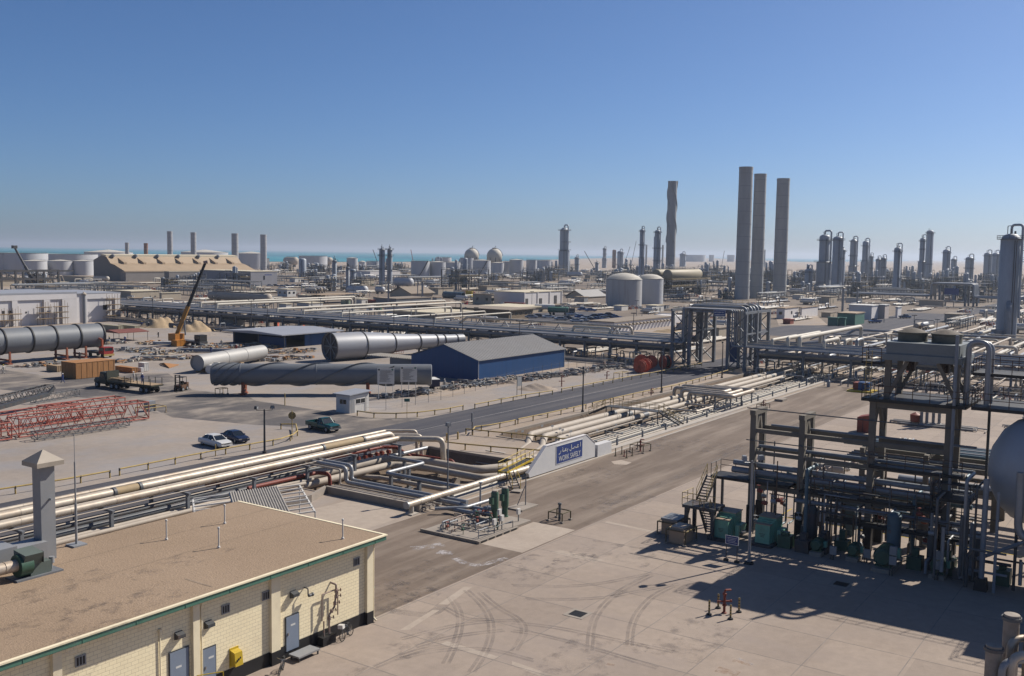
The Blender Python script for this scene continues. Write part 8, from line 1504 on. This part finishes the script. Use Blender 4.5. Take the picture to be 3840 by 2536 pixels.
# dark frame behind the white hall
c = g('A', 545, 520); hf = hgt(c, 'A', 330); t = thing('steel_skeleton', 'dark open steel building frame behind the white hall', 'steel frame', c)
for i in range(7):
    for dv in (0, 14): mb = MB(); u = c.x-12*i; mb.mm((u-.45, c.y+dv-.45, 0), (u+.45, c.y+dv+.45, hf)); obj('column', mb, steel_dk, t)
for dv in (0, 14):
    for f in (.62, 1): mb = MB(); mb.mm((c.x-74, c.y+dv-.35, hf*f-.9), (c.x+(9 if f == 1 else 0), c.y+dv+.35, hf*f)); obj('girder', mb, steel_dk, t)
for i in range(6): mb = MB(); mb.beam((c.x-12*i-.5, c.y, hf*.63), (c.x-12*i-6, c.y, hf-.9), .4); obj('brace', mb, steel_dk, t)
a = g('A', 335, 525); mb = MB(); tp_ = a-r0*wid('A', 0, 190, a)+Vector((0, 0, hgt(a, 'A', 118))); mb.beam(a+Vector((0, 0, 3)), a.lerp(tp_, .5)+Vector((0, 0, 1.5)), 1.1, 1.3); mb.beam(a.lerp(tp_, .48)+Vector((0, 0, 1.5)), tp_, .8, .9); mb.box(tp_, (2.2, 2.2, 1.6)); one('far_crane_boom', mb, steel_dk, 'dark leaning telescopic crane boom over the steel skeleton at the left', 'crane boom')
for lab, (k, x, y), (dx, yt) in (('thin crane jib leaning beside the twin columns', ('B',1138,300), (-9, 140)), ('red crane jib leaning over the broad stair tank', ('B',1465,300), (-5, 140)), ('grey crane jib leaning in the far centre', ('C',765,330), (-16, 155)), ('thin far crane jib in the haze before the slim columns', ('C',1105,290), (10, 60)), ('small far jib leaning right near the spiral chimney', ('C',1040,290), (12, 110)), ('far crane jib in the haze before the thick chimneys', ('C',1945,300), (5, 150))):
    a = g(k, x, y); h_ = hgt(a, k, yt); mb = MB(); mb.beam(a+Vector((0, 0, 2)), a+Vector((dx*.56, -dx*.83, h_)), .9, .9); mb.box((a.x, a.y, 1.5), (5, 5, 3)); one('far_crane', mb, red_steel if 'red' in lab else steel_dk, lab, 'crane')
# right hand substations
block('D', 152, 1032, 78, 280, 935, 'white substation with tan roof, leftmost of the right hand row', white_b, tan_roof, windows=1); block('D', 312, 1018, 295, 460, 930, 'white substation with tan roof, second of the right hand row', white_b, tan_roof); block('D', 958, 1038, 745, 1020, 912, 'white blocky substation behind the green cabinets', white_b, white); block('D', 1078, 1030, 1020, 1118, 905, 'pink tinted white block right of the blocky substation', mat('pinkish_white', (.58, .50, .46), .8, 0, .05, .3), white); block('D', 1200, 1020, 1180, 1235, 925, 'small white block at the right end of the substations', white_b, white)
block('D', 805, 1088, 640, 892, 985, 'grey green switch house with white end wall', fascia, tan_roof)
for i, (x, xl, xr) in enumerate(((640, 553, 650), (712, 650, 722))): block('D', x, 1095, xl, xr, 1025, ('left' if i == 0 else 'right')+' one of two dark green transformer cabinets', fascia, fascia, 'green_cabinet', 'cabinet')
block('D', 205, 1080, 138, 238, 1040, 'small dark red shed on the open plot', red_pipe, red_pipe, 'red_shed', 'shed'); block('C', 1600, 835, 1610-20, 1745, 760, 'grey plot wall at the right end of the hooded white store', conc, conc, 'plot_wall', 'wall')
c = g('C', 1606, 832); h_ = hgt(c, 'C', 750); lu = 52; c = Vector((c.x-lu, c.y, 0)); t = thing('window_hood_store', 'long low white store with a row of window hoods before the portal', 'building', (c.x+lu/2, c.y+4, 0)); mb = MB(); mb.mm((c.x, c.y, 0), (c.x+lu, c.y+9, h_)); obj('wall', mb, white_b, t); mb = MB(); mb.mm((c.x-.3, c.y-.3, h_), (c.x+lu*.82, c.y+9.3, h_+.25)); obj('roof', mb, brown_roof, t)
for i in range(16): mb = MB(); u = c.x+2+2.5*i; mb.prof([(c.y, h_*.82), (c.y-.9, h_*.68), (c.y-.9, h_*.62), (c.y, h_*.56)], 0, u, u+1.2); obj('window_hood', mb, brown_roof, t)
# elevated drums, horizontal vessels
def drum(c, r, L_, ax, label, m_=cream_pipe, elev=None, name='horizontal_drum', group='horizontal drums'):
    t = thing(name, label, 'vessel', (c.x, c.y, 0), group); obj('shell', axial([(0, -r*.5), (r*.5, -r*.43), (r*.85, -r*.25), (r, 0), (r, L_), (r*.85, L_+r*.25), (r*.5, L_+r*.43), (0, L_+r*.5)], c, ax, 24), m_, t); ax = Vector(ax).normalized()
    for f in (.15, .85): mb = MB(); q_ = c+ax*(L_*f); s_ = Vector((-ax.y, ax.x, 0)); mb.beam(Vector((q_.x, q_.y, 0)), Vector((q_.x, q_.y, c.z-r*.6)), r*.9, .8) if elev is None else [mb.beam(Vector((q_.x, q_.y, 0))+s_*e_*r*1.2, Vector((q_.x, q_.y, c.z-r*.7))+s_*e_*r*1.2, .7) for e_ in (-1, 1)]; obj('support', mb, steel_dk, t)
    mb = MB(); mb.rails([tuple(c+ax*(L_*.05)+Vector((0, 0, r+.2))), tuple(c+ax*(L_*.95)+Vector((0, 0, r+.2)))], 1.2, .06, 2.5); mb.beam(c+ax*(L_*.05)+Vector((0, 0, r+.1)), c+ax*(L_*.95)+Vector((0, 0, r+.1)), 1.6, .15); obj('walkway', mb, steel_dk, t); return t
c0 = g('C', 1440, 548); zc = hgt(c0, 'C', 372)
for i, dv in enumerate((0, 8)): drum(Vector((c0.x, c0.y+dv, zc)), 3.4, 46, (1, 0, 0), ('front' if i == 0 else 'rear')+' one of two elevated tan drums on a dark steel frame', mat('drum_tan', (.36, .31, .21), .6, .05, .1, .4, ((.2, .16, .1), .5, .4)), True)
t = thing('drum_structure', 'dark steel support structure with railed decks below the elevated drums', 'steel frame', (c0.x+20, c0.y+4, 0))
for i in range(6):
    for dv in (-5, 4, 13): mb = MB(); u = c0.x-4+11*i; mb.mm((u-.35, c0.y+dv-.35, 0), (u+.35, c0.y+dv+.35, zc-3.4)); obj('column', mb, steel_dk, t)
for z in (zc-3.6, (zc-3.6)*.5): mb = MB(); mb.mm((c0.x-6, c0.y-6, z-.5), (c0.x+53, c0.y+14, z)); obj('deck', mb, steel_dk, t); mb = MB(); mb.rails([(c0.x-6, c0.y-6, z), (c0.x+53, c0.y-6, z)], 1.2, .07, 2.2); mb.rails([(c0.x-6, c0.y-6, z), (c0.x-6, c0.y+14, z)], 1.2, .07, 2.2); obj('railing', mb, yellow, t)
for i in range(5): mb = MB(); u = c0.x-4+11*i; mb.beam((u, c0.y-5, .5), (u+11, c0.y-5, zc-4), .4); obj('brace', mb, steel_dk, t)
for (k, x, y, rp_, xl, lab, m_) in (('B',1436,442,38,1300,'white nosed horizontal drum right of the twin columns',tank_w), ('B',1015,512,36,868,'white nosed dark horizontal drum left of the twin columns',tank_w), ('B',1180,510,26,1120,'small white nosed drum at the foot of the twin columns',tank_w), ('B',120,590,40,-420,'long cream drum lying behind the rack',cream_pipe), ('D',520,742,34,440,'small tan drum below the thick stepped column',cream_pipe), ('C',640,368,20,520,'small far drum right of the tall stepped column',tank_w), ('B',370,245,36,280,'tan drum on the process deck right of the grey box building',cream_pipe), ('B',690,245,34,580,'second tan drum on the process deck in the centre',cream_pipe), ('A',1000,408,20,880,'pair of pale drums before the dark gable',white_pipe), ('A',2080,262,16,1975,'pale drum at the right end of the tan hall',white_pipe), ('D',1340,790,14,1260,'small tan drum right of the dark slender column',cream_pipe)):
    d0 = g(k, x, y+rp_*1.6); r = wid(k, 0, rp_, d0); zc_ = hgt(d0, k, y); drum(Vector((d0.x, d0.y, max(zc_, r+.5))), r, min(run(d0, 1, k, xl), 60), (0, 1, 0), lab, m_)
p = g('B', 1925, 596); r = wid('B', 0, 31, p); mb = axial([(r, 0), (r, run(p, 1, 'B', 1745)), (r*.93, run(p, 1, 'B', 1745)), (r*.93, 0), (r, 0)], Vector((p.x, p.y, r)), (0, 1, 0), 28); one('pipe_section', mb, teal_pipe, 'wide dark blue open pipe section lying beside a yellow container', 'pipe section'); block('B', 2000, 590, 1945, 2012, 530, 'yellow container right of the dark blue pipe section', ybright, ybright, 'yellow_container', 'container')
block('C', 100, 690, -70, 118, 640, 'dark red container in front of the white hall', red_pipe, red_pipe, 'red_container', 'container'); block('B', 2290, 672, 2255, 2300, 635, 'small bright blue cabin beside the red container', mat('cabin_blue', (.03, .13, .35), .6, 0, .1, 1), duct, 'blue_cabin', 'cabin'); block('B', 1955, 668, 1930, 1965, 625, 'bright red box van body by the cream office', red_p, red_p, 'red_box', 'container'); block('B', 1150, 715, 1110, 1168, 645, 'dark green tank house beside the white kiosk', fascia, fascia, 'green_store', 'hut')
for i, x in enumerate((815, 860)): block('B', x, 655, x-28, x+18, 600, ('left' if i == 0 else 'right')+' one of two pale green cabinets behind the shade canopy', mat('pale_green_cabinet', (.30, .36, .26), .7, 0, .1, 1), conc_lt, 'green_cabinet', 'cabinet')
p = g('B', 1035, 655); t = thing('red_tank_lying', 'rust red horizontal tank lying on the plot behind the rack', 'tank', p); obj('shell', axial([(0, 0), (1.0, .2), (1.1, .5), (1.1, 6), (1.0, 6.3), (0, 6.5)], p+Vector((0, 0, 1.4)), (.5, -.85, 0), 20), red_pipe, t)
# second, smaller pipe portal at the right
c = g('D', 1510, 905); hp = hgt(c, 'D', 700); t = thing('far_portal', 'grey pipe portal over the plant road in front of the right hand columns', 'gantry', c); vR = c.y-run(g('D', 1890, 905), 1, 'D', 1510)
for u in (c.x, c.x+10):
    for v in (c.y, c.y-4, vR+4, vR): mb = MB(); mb.mm((u-.45, v-.45, 0), (u+.45, v+.45, hp-1)); obj('column', mb, steel, t)
for i in range(6): u = c.x-.8+2.2*i; pipeline([(u, c.y+40, 5), (u, c.y, 5), (u, c.y, hp), (u, vR, hp), (u, vR, 5), (u, vR-30, 5)], .55, aluB, ordinal(i)+' pipe over the smaller far portal, counted from the near side', 'pipes over the far portal', n=8, bend=3)
mb = MB(); v = (c.y+vR)/2; mb.mm((c.x-2.2, v-3.5, hp-5.5), (c.x-2, v+3.5, hp-2.2)); one('portal_sign', mb, sign_blue, 'blank blue sign hanging under the smaller far portal', 'sign')
# parked cars and pickups
protos = {}
for nm, col in (('white', car_w), ('navy', car_n), ('blue', car_b), ('silver', ('silver', (.4, .42, .45)))): protos[nm] = sedan('', col, (0, 0, -50), 0)
CARS = [('C',455,795,'silver'),('C',520,790,'navy'),('C',600,812,'white'),('C',660,808,'silver'),('C',640,775,'blue'),('C',700,785,'white'),('C',730,803,'navy'),('C',790,800,'blue'),('C',770,770,'navy'),('C',850,790,'silver'),('C',830,765,'blue'),('C',900,785,'navy'),('C',960,780,'blue'),('C',560,750,'white'),('C',340,775,'white'),('C',250,770,'navy'),('C',180,775,'silver'),('C',660,705,'blue'),('C',730,712,'blue'),('C',900,755,'navy'),('B',180,480,'navy'),('B',245,485,'silver'),('B',285,482,'navy'),('B',350,480,'white'),('B',400,482,'navy'),('B',440,480,'blue'),('B',130,480,'white'),('B',250,570,'blue')]
used = set()
for i, (k, x, y, nm) in enumerate(CARS):
    p = g(k, x, y); lab = '%s car parked %s' % ({'white': 'white', 'navy': 'dark navy', 'blue': 'blue', 'silver': 'silver grey'}[nm], 'in the lot behind the long rack' if k == 'C' else 'beside the tall grey plant house'); rz = R(-60+random.random()*12)
    if nm in used: dup(protos[nm], None, p, rz, lab, 'cars in the plant car parks')
    else: o = protos[nm]; o.location = p; o.rotation_euler = (0, 0, rz); o['label'] = lab; o['group'] = 'cars in the plant car parks'; used.add(nm)
pickup('blue pickup parked beside the substations', car_b, g('D', 990, 1068), R(150), 'pickups on the plant road'); pickup('small blue pickup further up the plant road', ('blue2', (.05, .12, .25)), g('D', 1270, 1025), R(-30), 'pickups on the plant road')
for i, (x0, x1, y) in enumerate(((210, 320, 715), (330, 440, 745))):
    p = g('C', x0, y); t = thing('tank_lorry', ('white' if i == 0 else 'dark green')+' tank lorry parked beside the car lot', 'lorry', p, 'tank lorries'); m_ = white if i == 0 else fascia; obj('barrel', axial([(0, 0), (1.1, .1), (1.15, .3), (1.15, 8), (1.1, 8.2), (0, 8.3)], p+Vector((0, 0, 2.1)), (.55, -.83, 0), 18), m_, t); mb = MB(); e_ = p+Vector((.55, -.83, 0))*9.6; mb.box((e_.x, e_.y, 1.6), (2.3, 2.2, 2.4), -.98); obj('cab', mb, steel_dk, t); mb = MB()
    for f in (1, 2.4, 7, 9.6): q_ = p+Vector((.55, -.83, 0))*f; mb.tube(q_+Vector((-.9, -.6, .5)), q_+Vector((.9, .6, .5)), .5, n=12)
    obj('axles', mb, rubber, t)
# ================================================================== CROWDED PLANT BETWEEN THE LANDMARKS
m_plant = surface('oily_plant_ground', (.15, .135, .12), (.24, .205, .17), (.42, .35, .28), .045, .8)
sheet('plant_ground', [(215, -80), (1300, -60), (1300, 900), (520, 760), (330, 520), (215, 330)], .0035, m_plant)
sheet('sand_plot', gp(('C',820,905),('C',1640,835),('C',1740,860),('C',1740,960),('C',1150,945)), .008, m_ground); sheet('sand_plot', gp(('D',80,1035),('D',450,995),('D',560,1090),('D',100,1090)), .008, m_ground)
bpy.context.view_layer.update()
FOOT = [(290, 480, 80, 120)]; SCR_ = []
def cover(top):
    pts = [top.matrix_world.translation] if top.type != 'MESH' else []
    for o in [top]+[x for x in TREE.get(top.name, [])]+[y for x in TREE.get(top.name, []) for y in TREE.get(x.name, [])]:
        if o.type == 'MESH': pts += [o.matrix_world @ Vector(c) for c in o.bound_box]
    return pts
TREE = {}
for o in bpy.data.objects:
    if o.parent: TREE.setdefault(o.parent.name, []).append(o)
for o in list(bpy.data.objects):
    if o.parent or not o.get('category'): continue
    P = cover(o); xs = [p.x for p in P]; ys = [p.y for p in P]
    if not P or max(xs) < 213.5 or max(xs)-min(xs) > 200: continue
    if o.get('category') not in ('pipe', 'gantry', 'pipe rack'): FOOT.append((min(xs)-1.5, max(xs)+1.5, min(ys)-1.5, max(ys)+1.5))
    Q = [proj(p) for p in P if (p-EYE).dot(fw) > 50]; qx = [a for a, _ in Q]; qy = [b for _, b in Q]
    if max(qy)-min(qy) > 14 and min(xs) > 213: SCR_.append((min(qx), max(qx), min(qy), max(qy), math.hypot(min(xs), min(ys))))
LOT = gp(('C',380,830),('C',700,835),('C',1060,765),('C',700,715),('C',150,730)); FOOT.append((min(p[0] for p in LOT), max(p[0] for p in LOT), min(p[1] for p in LOT), max(p[1] for p in LOT)))
SCR_.append((1960, 2350, 1160, 1225, 330)); SCR_.append((2240, 2690, 1180, 1262, 300)); SCR_.append((2880, 3300, 1190, 1225, 340))
rnd = random.Random(77); PIPM = (aluB, cream_pipe, white_pipe, grey_pipe, dark_pipe, white_pipe)
def mod(name, cat): return thing(name, 'x', cat, (0, 0, -400), None, 0, True)
def m_rack(L_, W_, H_, n_):
    t = mod('pipe_rack', 'pipe rack'); k = int(L_/7); fr = MB()
    for z in (H_, H_*.55):
        for y in (-W_/2+.2, W_/2-.2): fr.mm((-L_/2-.2, y-.1, z-.3), (L_/2+.2, y+.1, z-.05))
        for i in range(k+1): x = -L_/2+L_*i/k; fr.mm((x-.15, -W_/2, z-.35), (x+.15, W_/2, z))
        for i in range(n_): r = .1+.3*rnd.random()**2; y = -W_/2+.4+(W_-.8)*i/(n_-1); e_ = L_/2*(.6+.4*rnd.random()); mb = MB(); mb.pipe([(-L_/2, y, z+r), (e_, y, z+r), (e_, y, z+r+1.2 if rnd.random() < .4 else .3)], r, 7, 2.5); obj('pipe', mb, rnd.choice(PIPM), t)
    for i in range(k+1):
        for y in (-W_/2+.2, W_/2-.2): x = -L_/2+L_*i/k; fr.mm((x-.18, y-.18, 0), (x+.18, y+.18, H_-.1))
    obj('frame', fr, steel, t); return t
def m_low(L_, n_, loops):
    t = mod('pipe_track', 'pipework')
    for i in range(n_):
        r = .12+.28*rnd.random(); y = -n_*.45+.9*i; z = .5+r; a = -L_/2*(.7+.3*rnd.random()); b_ = L_/2*(.7+.3*rnd.random()); m_ = (a+b_)/2+rnd.uniform(-6, 6); mb = MB(); h_ = 1.6+1.8*rnd.random()
        pts = [(a, y, .1), (a, y, z), (m_-2.5, y, z), (m_-2.5, y, z+h_), (m_+2.5, y, z+h_), (m_+2.5, y, z), (b_, y, z), (b_, y, .1)] if i % 3 == loops else [(a, y, .2), (a, y, z), (b_, y, z), (b_, y, .2)]
        mb.pipe(pts, r, 8, 2.4, 4); obj('pipe', mb, (white_pipe, cream_pipe, aluB, white_pipe)[i % 4], t)
    mb = MB()
    for k in range(int(L_/6)): mb.mm((-L_/2+6*k, -n_*.5, 0), (-L_/2+6*k+.4, n_*.45, .5))
    obj('sleepers', mb, conc, t); return t
def m_module(W_, D_, H_, nv):
    t = mod('process_unit', 'process unit'); fr = MB()
    for x in (-W_/2, -W_/6, W_/6, W_/2):
        for y in (-D_/2, D_/2): fr.mm((x-.2, y-.2, 0), (x+.2, y+.2, H_))
    for f in (.34, .67, 1): fr.mm((-W_/2-.2, -D_/2-.2, H_*f-.3), (W_/2+.2, D_/2+.2, H_*f-.1)); mb = MB(); mb.rails([(-W_/2, -D_/2, H_*f-.1), (W_/2, -D_/2, H_*f-.1)], 1.1, .06, 2, 4); mb.rails([(-W_/2, -D_/2, H_*f-.1), (-W_/2, D_/2, H_*f-.1)], 1.1, .06, 2, 4); obj('railing', mb, (steel_dk, yellow)[rnd.random() < .3], t)
    obj('frame', fr, steel_dk, t)
    for i in range(nv): r = .6+1.0*rnd.random(); x, y = rnd.uniform(-W_/2, W_/2), rnd.uniform(-D_/2, D_/2); h_ = H_*rnd.uniform(.6, 1.5); mb = MB(); mb.lathe([(r, 0), (r, h_), (r*.7, h_+r*.35), (0, h_+r*.5)], (x, y, 0), 14); obj('vessel', mb, (tower_m, tank_w, tower_m)[i % 3], t)
    for i in range(3): r = .5+.6*rnd.random(); z = H_*(.34*(i % 3))+r+.3; y = rnd.uniform(-D_/2, D_/2-1); obj('exchanger', axial([(0, 0), (r, .2), (r, W_*.5), (r*1.15, W_*.5), (r*1.15, W_*.58), (0, W_*.6)], Vector((-W_*.4, y, z)), (1, 0, 0), 12), rnd.choice((aluB, cream_pipe, tank_w)), t)
    for i in range(7): r = .12+.2*rnd.random(); x, y = rnd.uniform(-W_/2, W_/2), rnd.uniform(-D_/2-1, D_/2+1); z = H_*rnd.uniform(.4, 1.2); mb = MB(); mb.pipe([(x, y, .1), (x, y, z), (x+rnd.uniform(3, 9), y, z), (x+9.5, y+.3, .4)], r, 6, 2.6); obj('pipe', mb, rnd.choice(PIPM), t)
    return t
def m_pumps(n_):
    t = mod('pump_row', 'pump')
    for i in range(n_):
        x = -n_*.9+1.8*i; mb = MB(); mb.box((x, 0, .15), (1.2, 3, .3)); mb.lathe([(0, -.7), (.4, -.7), (.4, .5), (.2, .7), (0, .7)], (x, -.5, .8), 10, 'y'); mb.pipe([(x, 1.0, .3), (x, 1.0, 1.2+.8*rnd.random()), (x, 3.6, 1.2), (x, 3.6, .1)], .15, 6); obj('pump', mb, rnd.choice((green, duct, cream_pipe, grey_pipe, red_pipe)), t)
    mb = MB(); mb.pipe([(-n_*.95, 3.6, 1.3), (n_*.95, 3.6, 1.3)], .25, 8); obj('header', mb, white_pipe, t); return t
def m_drums(n_):
    t = mod('exchanger_bank', 'exchanger')
    for i in range(n_): r = .7+.25*(i % 3); obj('shell', axial([(0, 0), (r*1.15, .1), (r*1.15, .5), (r, .5), (r, 8), (r*.7, 8.5), (0, 8.7)], Vector((-n_*1.2+2.4*i, -4, 1.2+r+(i % 2)*.8)), (0, 1, 0), 14), (white_pipe, tank_w, cream_pipe, aluB)[i % 4], t); mb = MB(); mb.mm((-n_*1.2+2.4*i-.5, -2.6, 0), (-n_*1.2+2.4*i+.5, -2.1, 1.6)); mb.mm((-n_*1.2+2.4*i-.5, 2, 0), (-n_*1.2+2.4*i+.5, 2.5, 1.6)); obj('saddle', mb, conc, t)
    mb = MB(); mb.pipe([(-n_*1.3, -4.6, .3), (-n_*1.3, -4.6, 4.4), (n_*1.3, -4.6, 4.4), (n_*1.3, -4.6, .3)], .2, 7); obj('pipe', mb, aluB, t); return t
def m_hut(a, b_, h_, m_, rf):
    t = mod('plant_hut', 'hut'); mb = MB(); mb.mm((-a/2, -b_/2, 0), (a/2, b_/2, h_)); obj('wall', mb, m_, t); mb = MB(); mb.mm((-a/2-.3, -b_/2-.3, h_), (a/2+.3, b_/2+.3, h_+.25)); obj('roof', mb, rf, t); mb = MB(); mb.mm((-.6, -b_/2-.05, 0), (.6, -b_/2-.01, 2.1)); obj('door', mb, steel_dk, t); return t
KIND = {
 'rack': ([m_rack(42, 7, 4.6, 7), m_rack(30, 5, 3.6, 6), m_rack(50, 9, 5.6, 9)], 24, 5, 'grey pipe rack with two decks of pipes in the crowded plant', 'pipe racks of the crowded plant'),
 'low': ([m_low(36, 7, 0), m_low(46, 9, 1), m_low(26, 6, 2), m_low(32, 8, 9)], 19, 4.5, 'track of pale pipes on sleepers in the crowded plant', 'low pipe tracks of the plant'),
 'unit': ([m_module(22, 10, 9, 4), m_module(16, 9, 7, 3), m_module(28, 12, 12, 5)], 13, 7, 'dark steel process unit with vessels and decks in the far plant', 'process units of the far plant'),
 'pump': ([m_pumps(9), m_pumps(6)], 9, 3.5, 'row of small pumps with a header pipe in the plant', 'pump rows of the plant'),
 'drum': ([m_drums(5), m_drums(3)], 6, 5.5, 'bank of pale horizontal exchangers in the plant', 'exchanger banks of the plant'),
 'hut': ([m_hut(9, 6, 3.2, white, pale_roof), m_hut(14, 7, 3.6, cream_hall, brown_roof), m_hut(6, 4, 2.8, duct, tan_roof)], 7, 4, 'small flat roofed plant hut among the pipes', 'small huts among the pipes')}
HT = {'rack': 5.5, 'low': 3, 'unit': 11, 'pump': 2, 'drum': 4.5, 'hut': 3.6}
NCT = {}
def put(kind, u, v, rz, sc=1):
    ps, a, b_, lab, grp = KIND[kind]; hx, hy = (a, b_) if abs(math.sin(rz)) < .5 else (b_, a); hx *= sc; hy *= sc
    for f in FOOT:
        if u+hx > f[0] and u-hx < f[1] and v+hy > f[2] and v-hy < f[3]: return False
    d = math.hypot(u, v); x0, yt = proj((u, v, HT[kind]*sc)); hw = math.hypot(hx, hy)*.8*FPX/d
    if x0 < -150 or x0 > 3990: return False
    for s_ in SCR_:
        if d < s_[4]-1 and x0+hw > s_[0] and x0-hw < s_[1] and yt < s_[2]+.36*(s_[3]-s_[2]) and proj((u, v, 0))[1] > s_[2]: return False
    src = rnd.choice(ps)
    if src.location.z < -300: o = src; o.location = (u, v, 0); o.rotation_euler = (0, 0, rz); o.scale = (sc, sc, sc); o['group'] = grp
    else: o = dup(src, None, (u, v, 0), rz, None, grp, (sc, sc, sc))
    o['label'] = lab; FOOT.append((u-hx*.92, u+hx*.92, v-hy*.92, v+hy*.92)); NCT[kind] = NCT.get(kind, 0)+1; return True
def fill(n_, ur, vr, wts, ok=lambda u, v: True, sc=(1, 1)):
    ks = [k for k, c in wts.items() for _ in range(c)]
    for _ in range(n_):
        u, v = rnd.uniform(*ur), rnd.uniform(*vr)
        if ok(u, v): put(rnd.choice(ks), u, v, rnd.choice((0, 0, math.pi/2, math.pi)), rnd.uniform(*sc))
def force(kind, k, x, y, sc=.8, spread=22):
    c = g(k, x, y); keep = list(SCR_); SCR_.clear()
    for _ in range(40):
        if put(kind, c.x+rnd.uniform(-spread, spread), c.y+rnd.uniform(-spread, spread), rnd.choice((0, math.pi/2)), sc*rnd.uniform(.8, 1.1)): break
    SCR_.extend(keep)
DK = [f for f in FOOT if c0.x-12 < (f[0]+f[1])/2 < c0.x+60 and c0.y-10 < (f[2]+f[3])/2 < c0.y+22]
for f in DK: FOOT.remove(f)
for du, dv, sc in ((8, 4, .72), (36, 5, .72), (-6, -14, .5), (22, -12, .55), (48, -10, .5)): put('unit' if dv > 0 else 'drum', c0.x+du, c0.y+dv, 0, sc)
FOOT.extend(DK)
for kd, k, x, y, sc in (('unit','C',1500,600,.55),('rack','C',1650,640,.7),('unit','C',1760,585,.6),('rack','C',1850,610,.7),('unit','C',1960,560,.6),('rack','C',2020,600,.7),('low','C',1900,650,.8),('low','C',1700,690,.7),('unit','C',1200,420,.8),('unit','C',1050,400,.8),('unit','C',700,390,.8),('rack','C',900,430,1),('unit','C',560,410,.8),('rack','C',300,420,1),('unit','D',250,740,.8),('unit','D',320,720,.8),('unit','D',820,745,.8),('unit','D',950,735,.9),('unit','D',1080,745,.8),('unit','D',1290,760,.8),('unit','D',1540,745,.9),('unit','D',1680,745,.9),('unit','D',1800,740,.9),('unit','D',1960,735,.9),('rack','D',900,800,.9),('rack','D',1100,830,.9),('rack','D',1350,830,.9),('low','D',700,880,.9),('low','D',1000,880,.9),('low','D',1250,890,.9),('rack','D',1700,850,.9),('rack','D',1900,860,.9),('unit','D',2050,780,.9),('low','D',1750,930,.9),('low','D',1950,950,.9),('unit','B',200,340,.9),('unit','B',320,330,.9),('unit','B',520,350,.9),('unit','B',620,345,.9),('rack','B',300,420,1),('rack','B',560,430,1),('unit','B',790,430,.8),('unit','B',960,470,.6),('unit','B',1380,470,.6),('rack','B',1560,470,1),('rack','B',1800,480,1),('rack','B',2100,490,1),('low','B',700,500,.9),('low','B',520,480,.9),('unit','A',1750,480,.8),('unit','A',1950,470,.8),('unit','A',2150,480,.8),('rack','A',2250,530,.9),('rack','A',1850,560,.9),('unit','A',350,470,.8),('unit','A',200,480,.8),('unit','A',60,480,.8),('rack','A',700,480,.8),('low','A',800,520,.8),('unit','A',2300,300,.8),('unit','A',2050,300,.7)): force(kd, k, x, y, sc)
fill(500, (216, 340), (-30, 82), dict(low=5, pump=4, rack=1, drum=2), sc=(.4, .75))
fill(420, (300, 620), (-40, 88), dict(low=7, pump=3, rack=2, drum=2, hut=1), sc=(.7, 1))
fill(460, (216, 420), (105, 330), dict(low=6, pump=3, rack=1, drum=1, hut=2), sc=(.5, .85))
fill(460, (300, 640), (105, 620), dict(low=5, rack=3, drum=2, hut=3, pump=3), sc=(.7, 1))
fill(520, (480, 1300), (60, 420), dict(rack=3, unit=5, low=3, drum=2, hut=1), sc=(.8, 1.15))
fill(420, (420, 1150), (400, 900), dict(rack=4, unit=3, low=4, drum=2, hut=2), lambda u, v: v < 1.45*u, (.8, 1.1))
fill(120, (104, 195), (-40, 34), dict(low=4, pump=4, drum=1), sc=(.3, .5))
fill(60, (215, 330), (330, 520), dict(low=4, rack=2, pump=3, hut=2), lambda u, v: v < 1.9*u-60, (.7, 1))
print('CLUTTER', NCT)
for ps, *_ in KIND.values():
    for o in ps:
        if o.location.z < -300: o.location = (640, 60, 0); o['label'] = 'plant unit at the far right of the crowded plant'; o['group'] = 'spare units'
# flags, windsocks and light poles standing up out of the plant
for i in range(46):
    u, v = rnd.uniform(216, 520), rnd.uniform(-20, 380); x, y = proj((u, v, 0))
    if 0 < x < 3840: mb = MB(); h_ = rnd.uniform(5, 9); mb.tube((u, v, 0), (u, v, h_), .13, .08, 6); mb.box((u, v, h_), (1.6, .4, .25), rnd.random()*3); one('light_pole', mb, (steel, steel_dk)[i % 2], 'thin light pole standing among the pipes of the plant', 'lamp post', 'thin light poles of the plant')
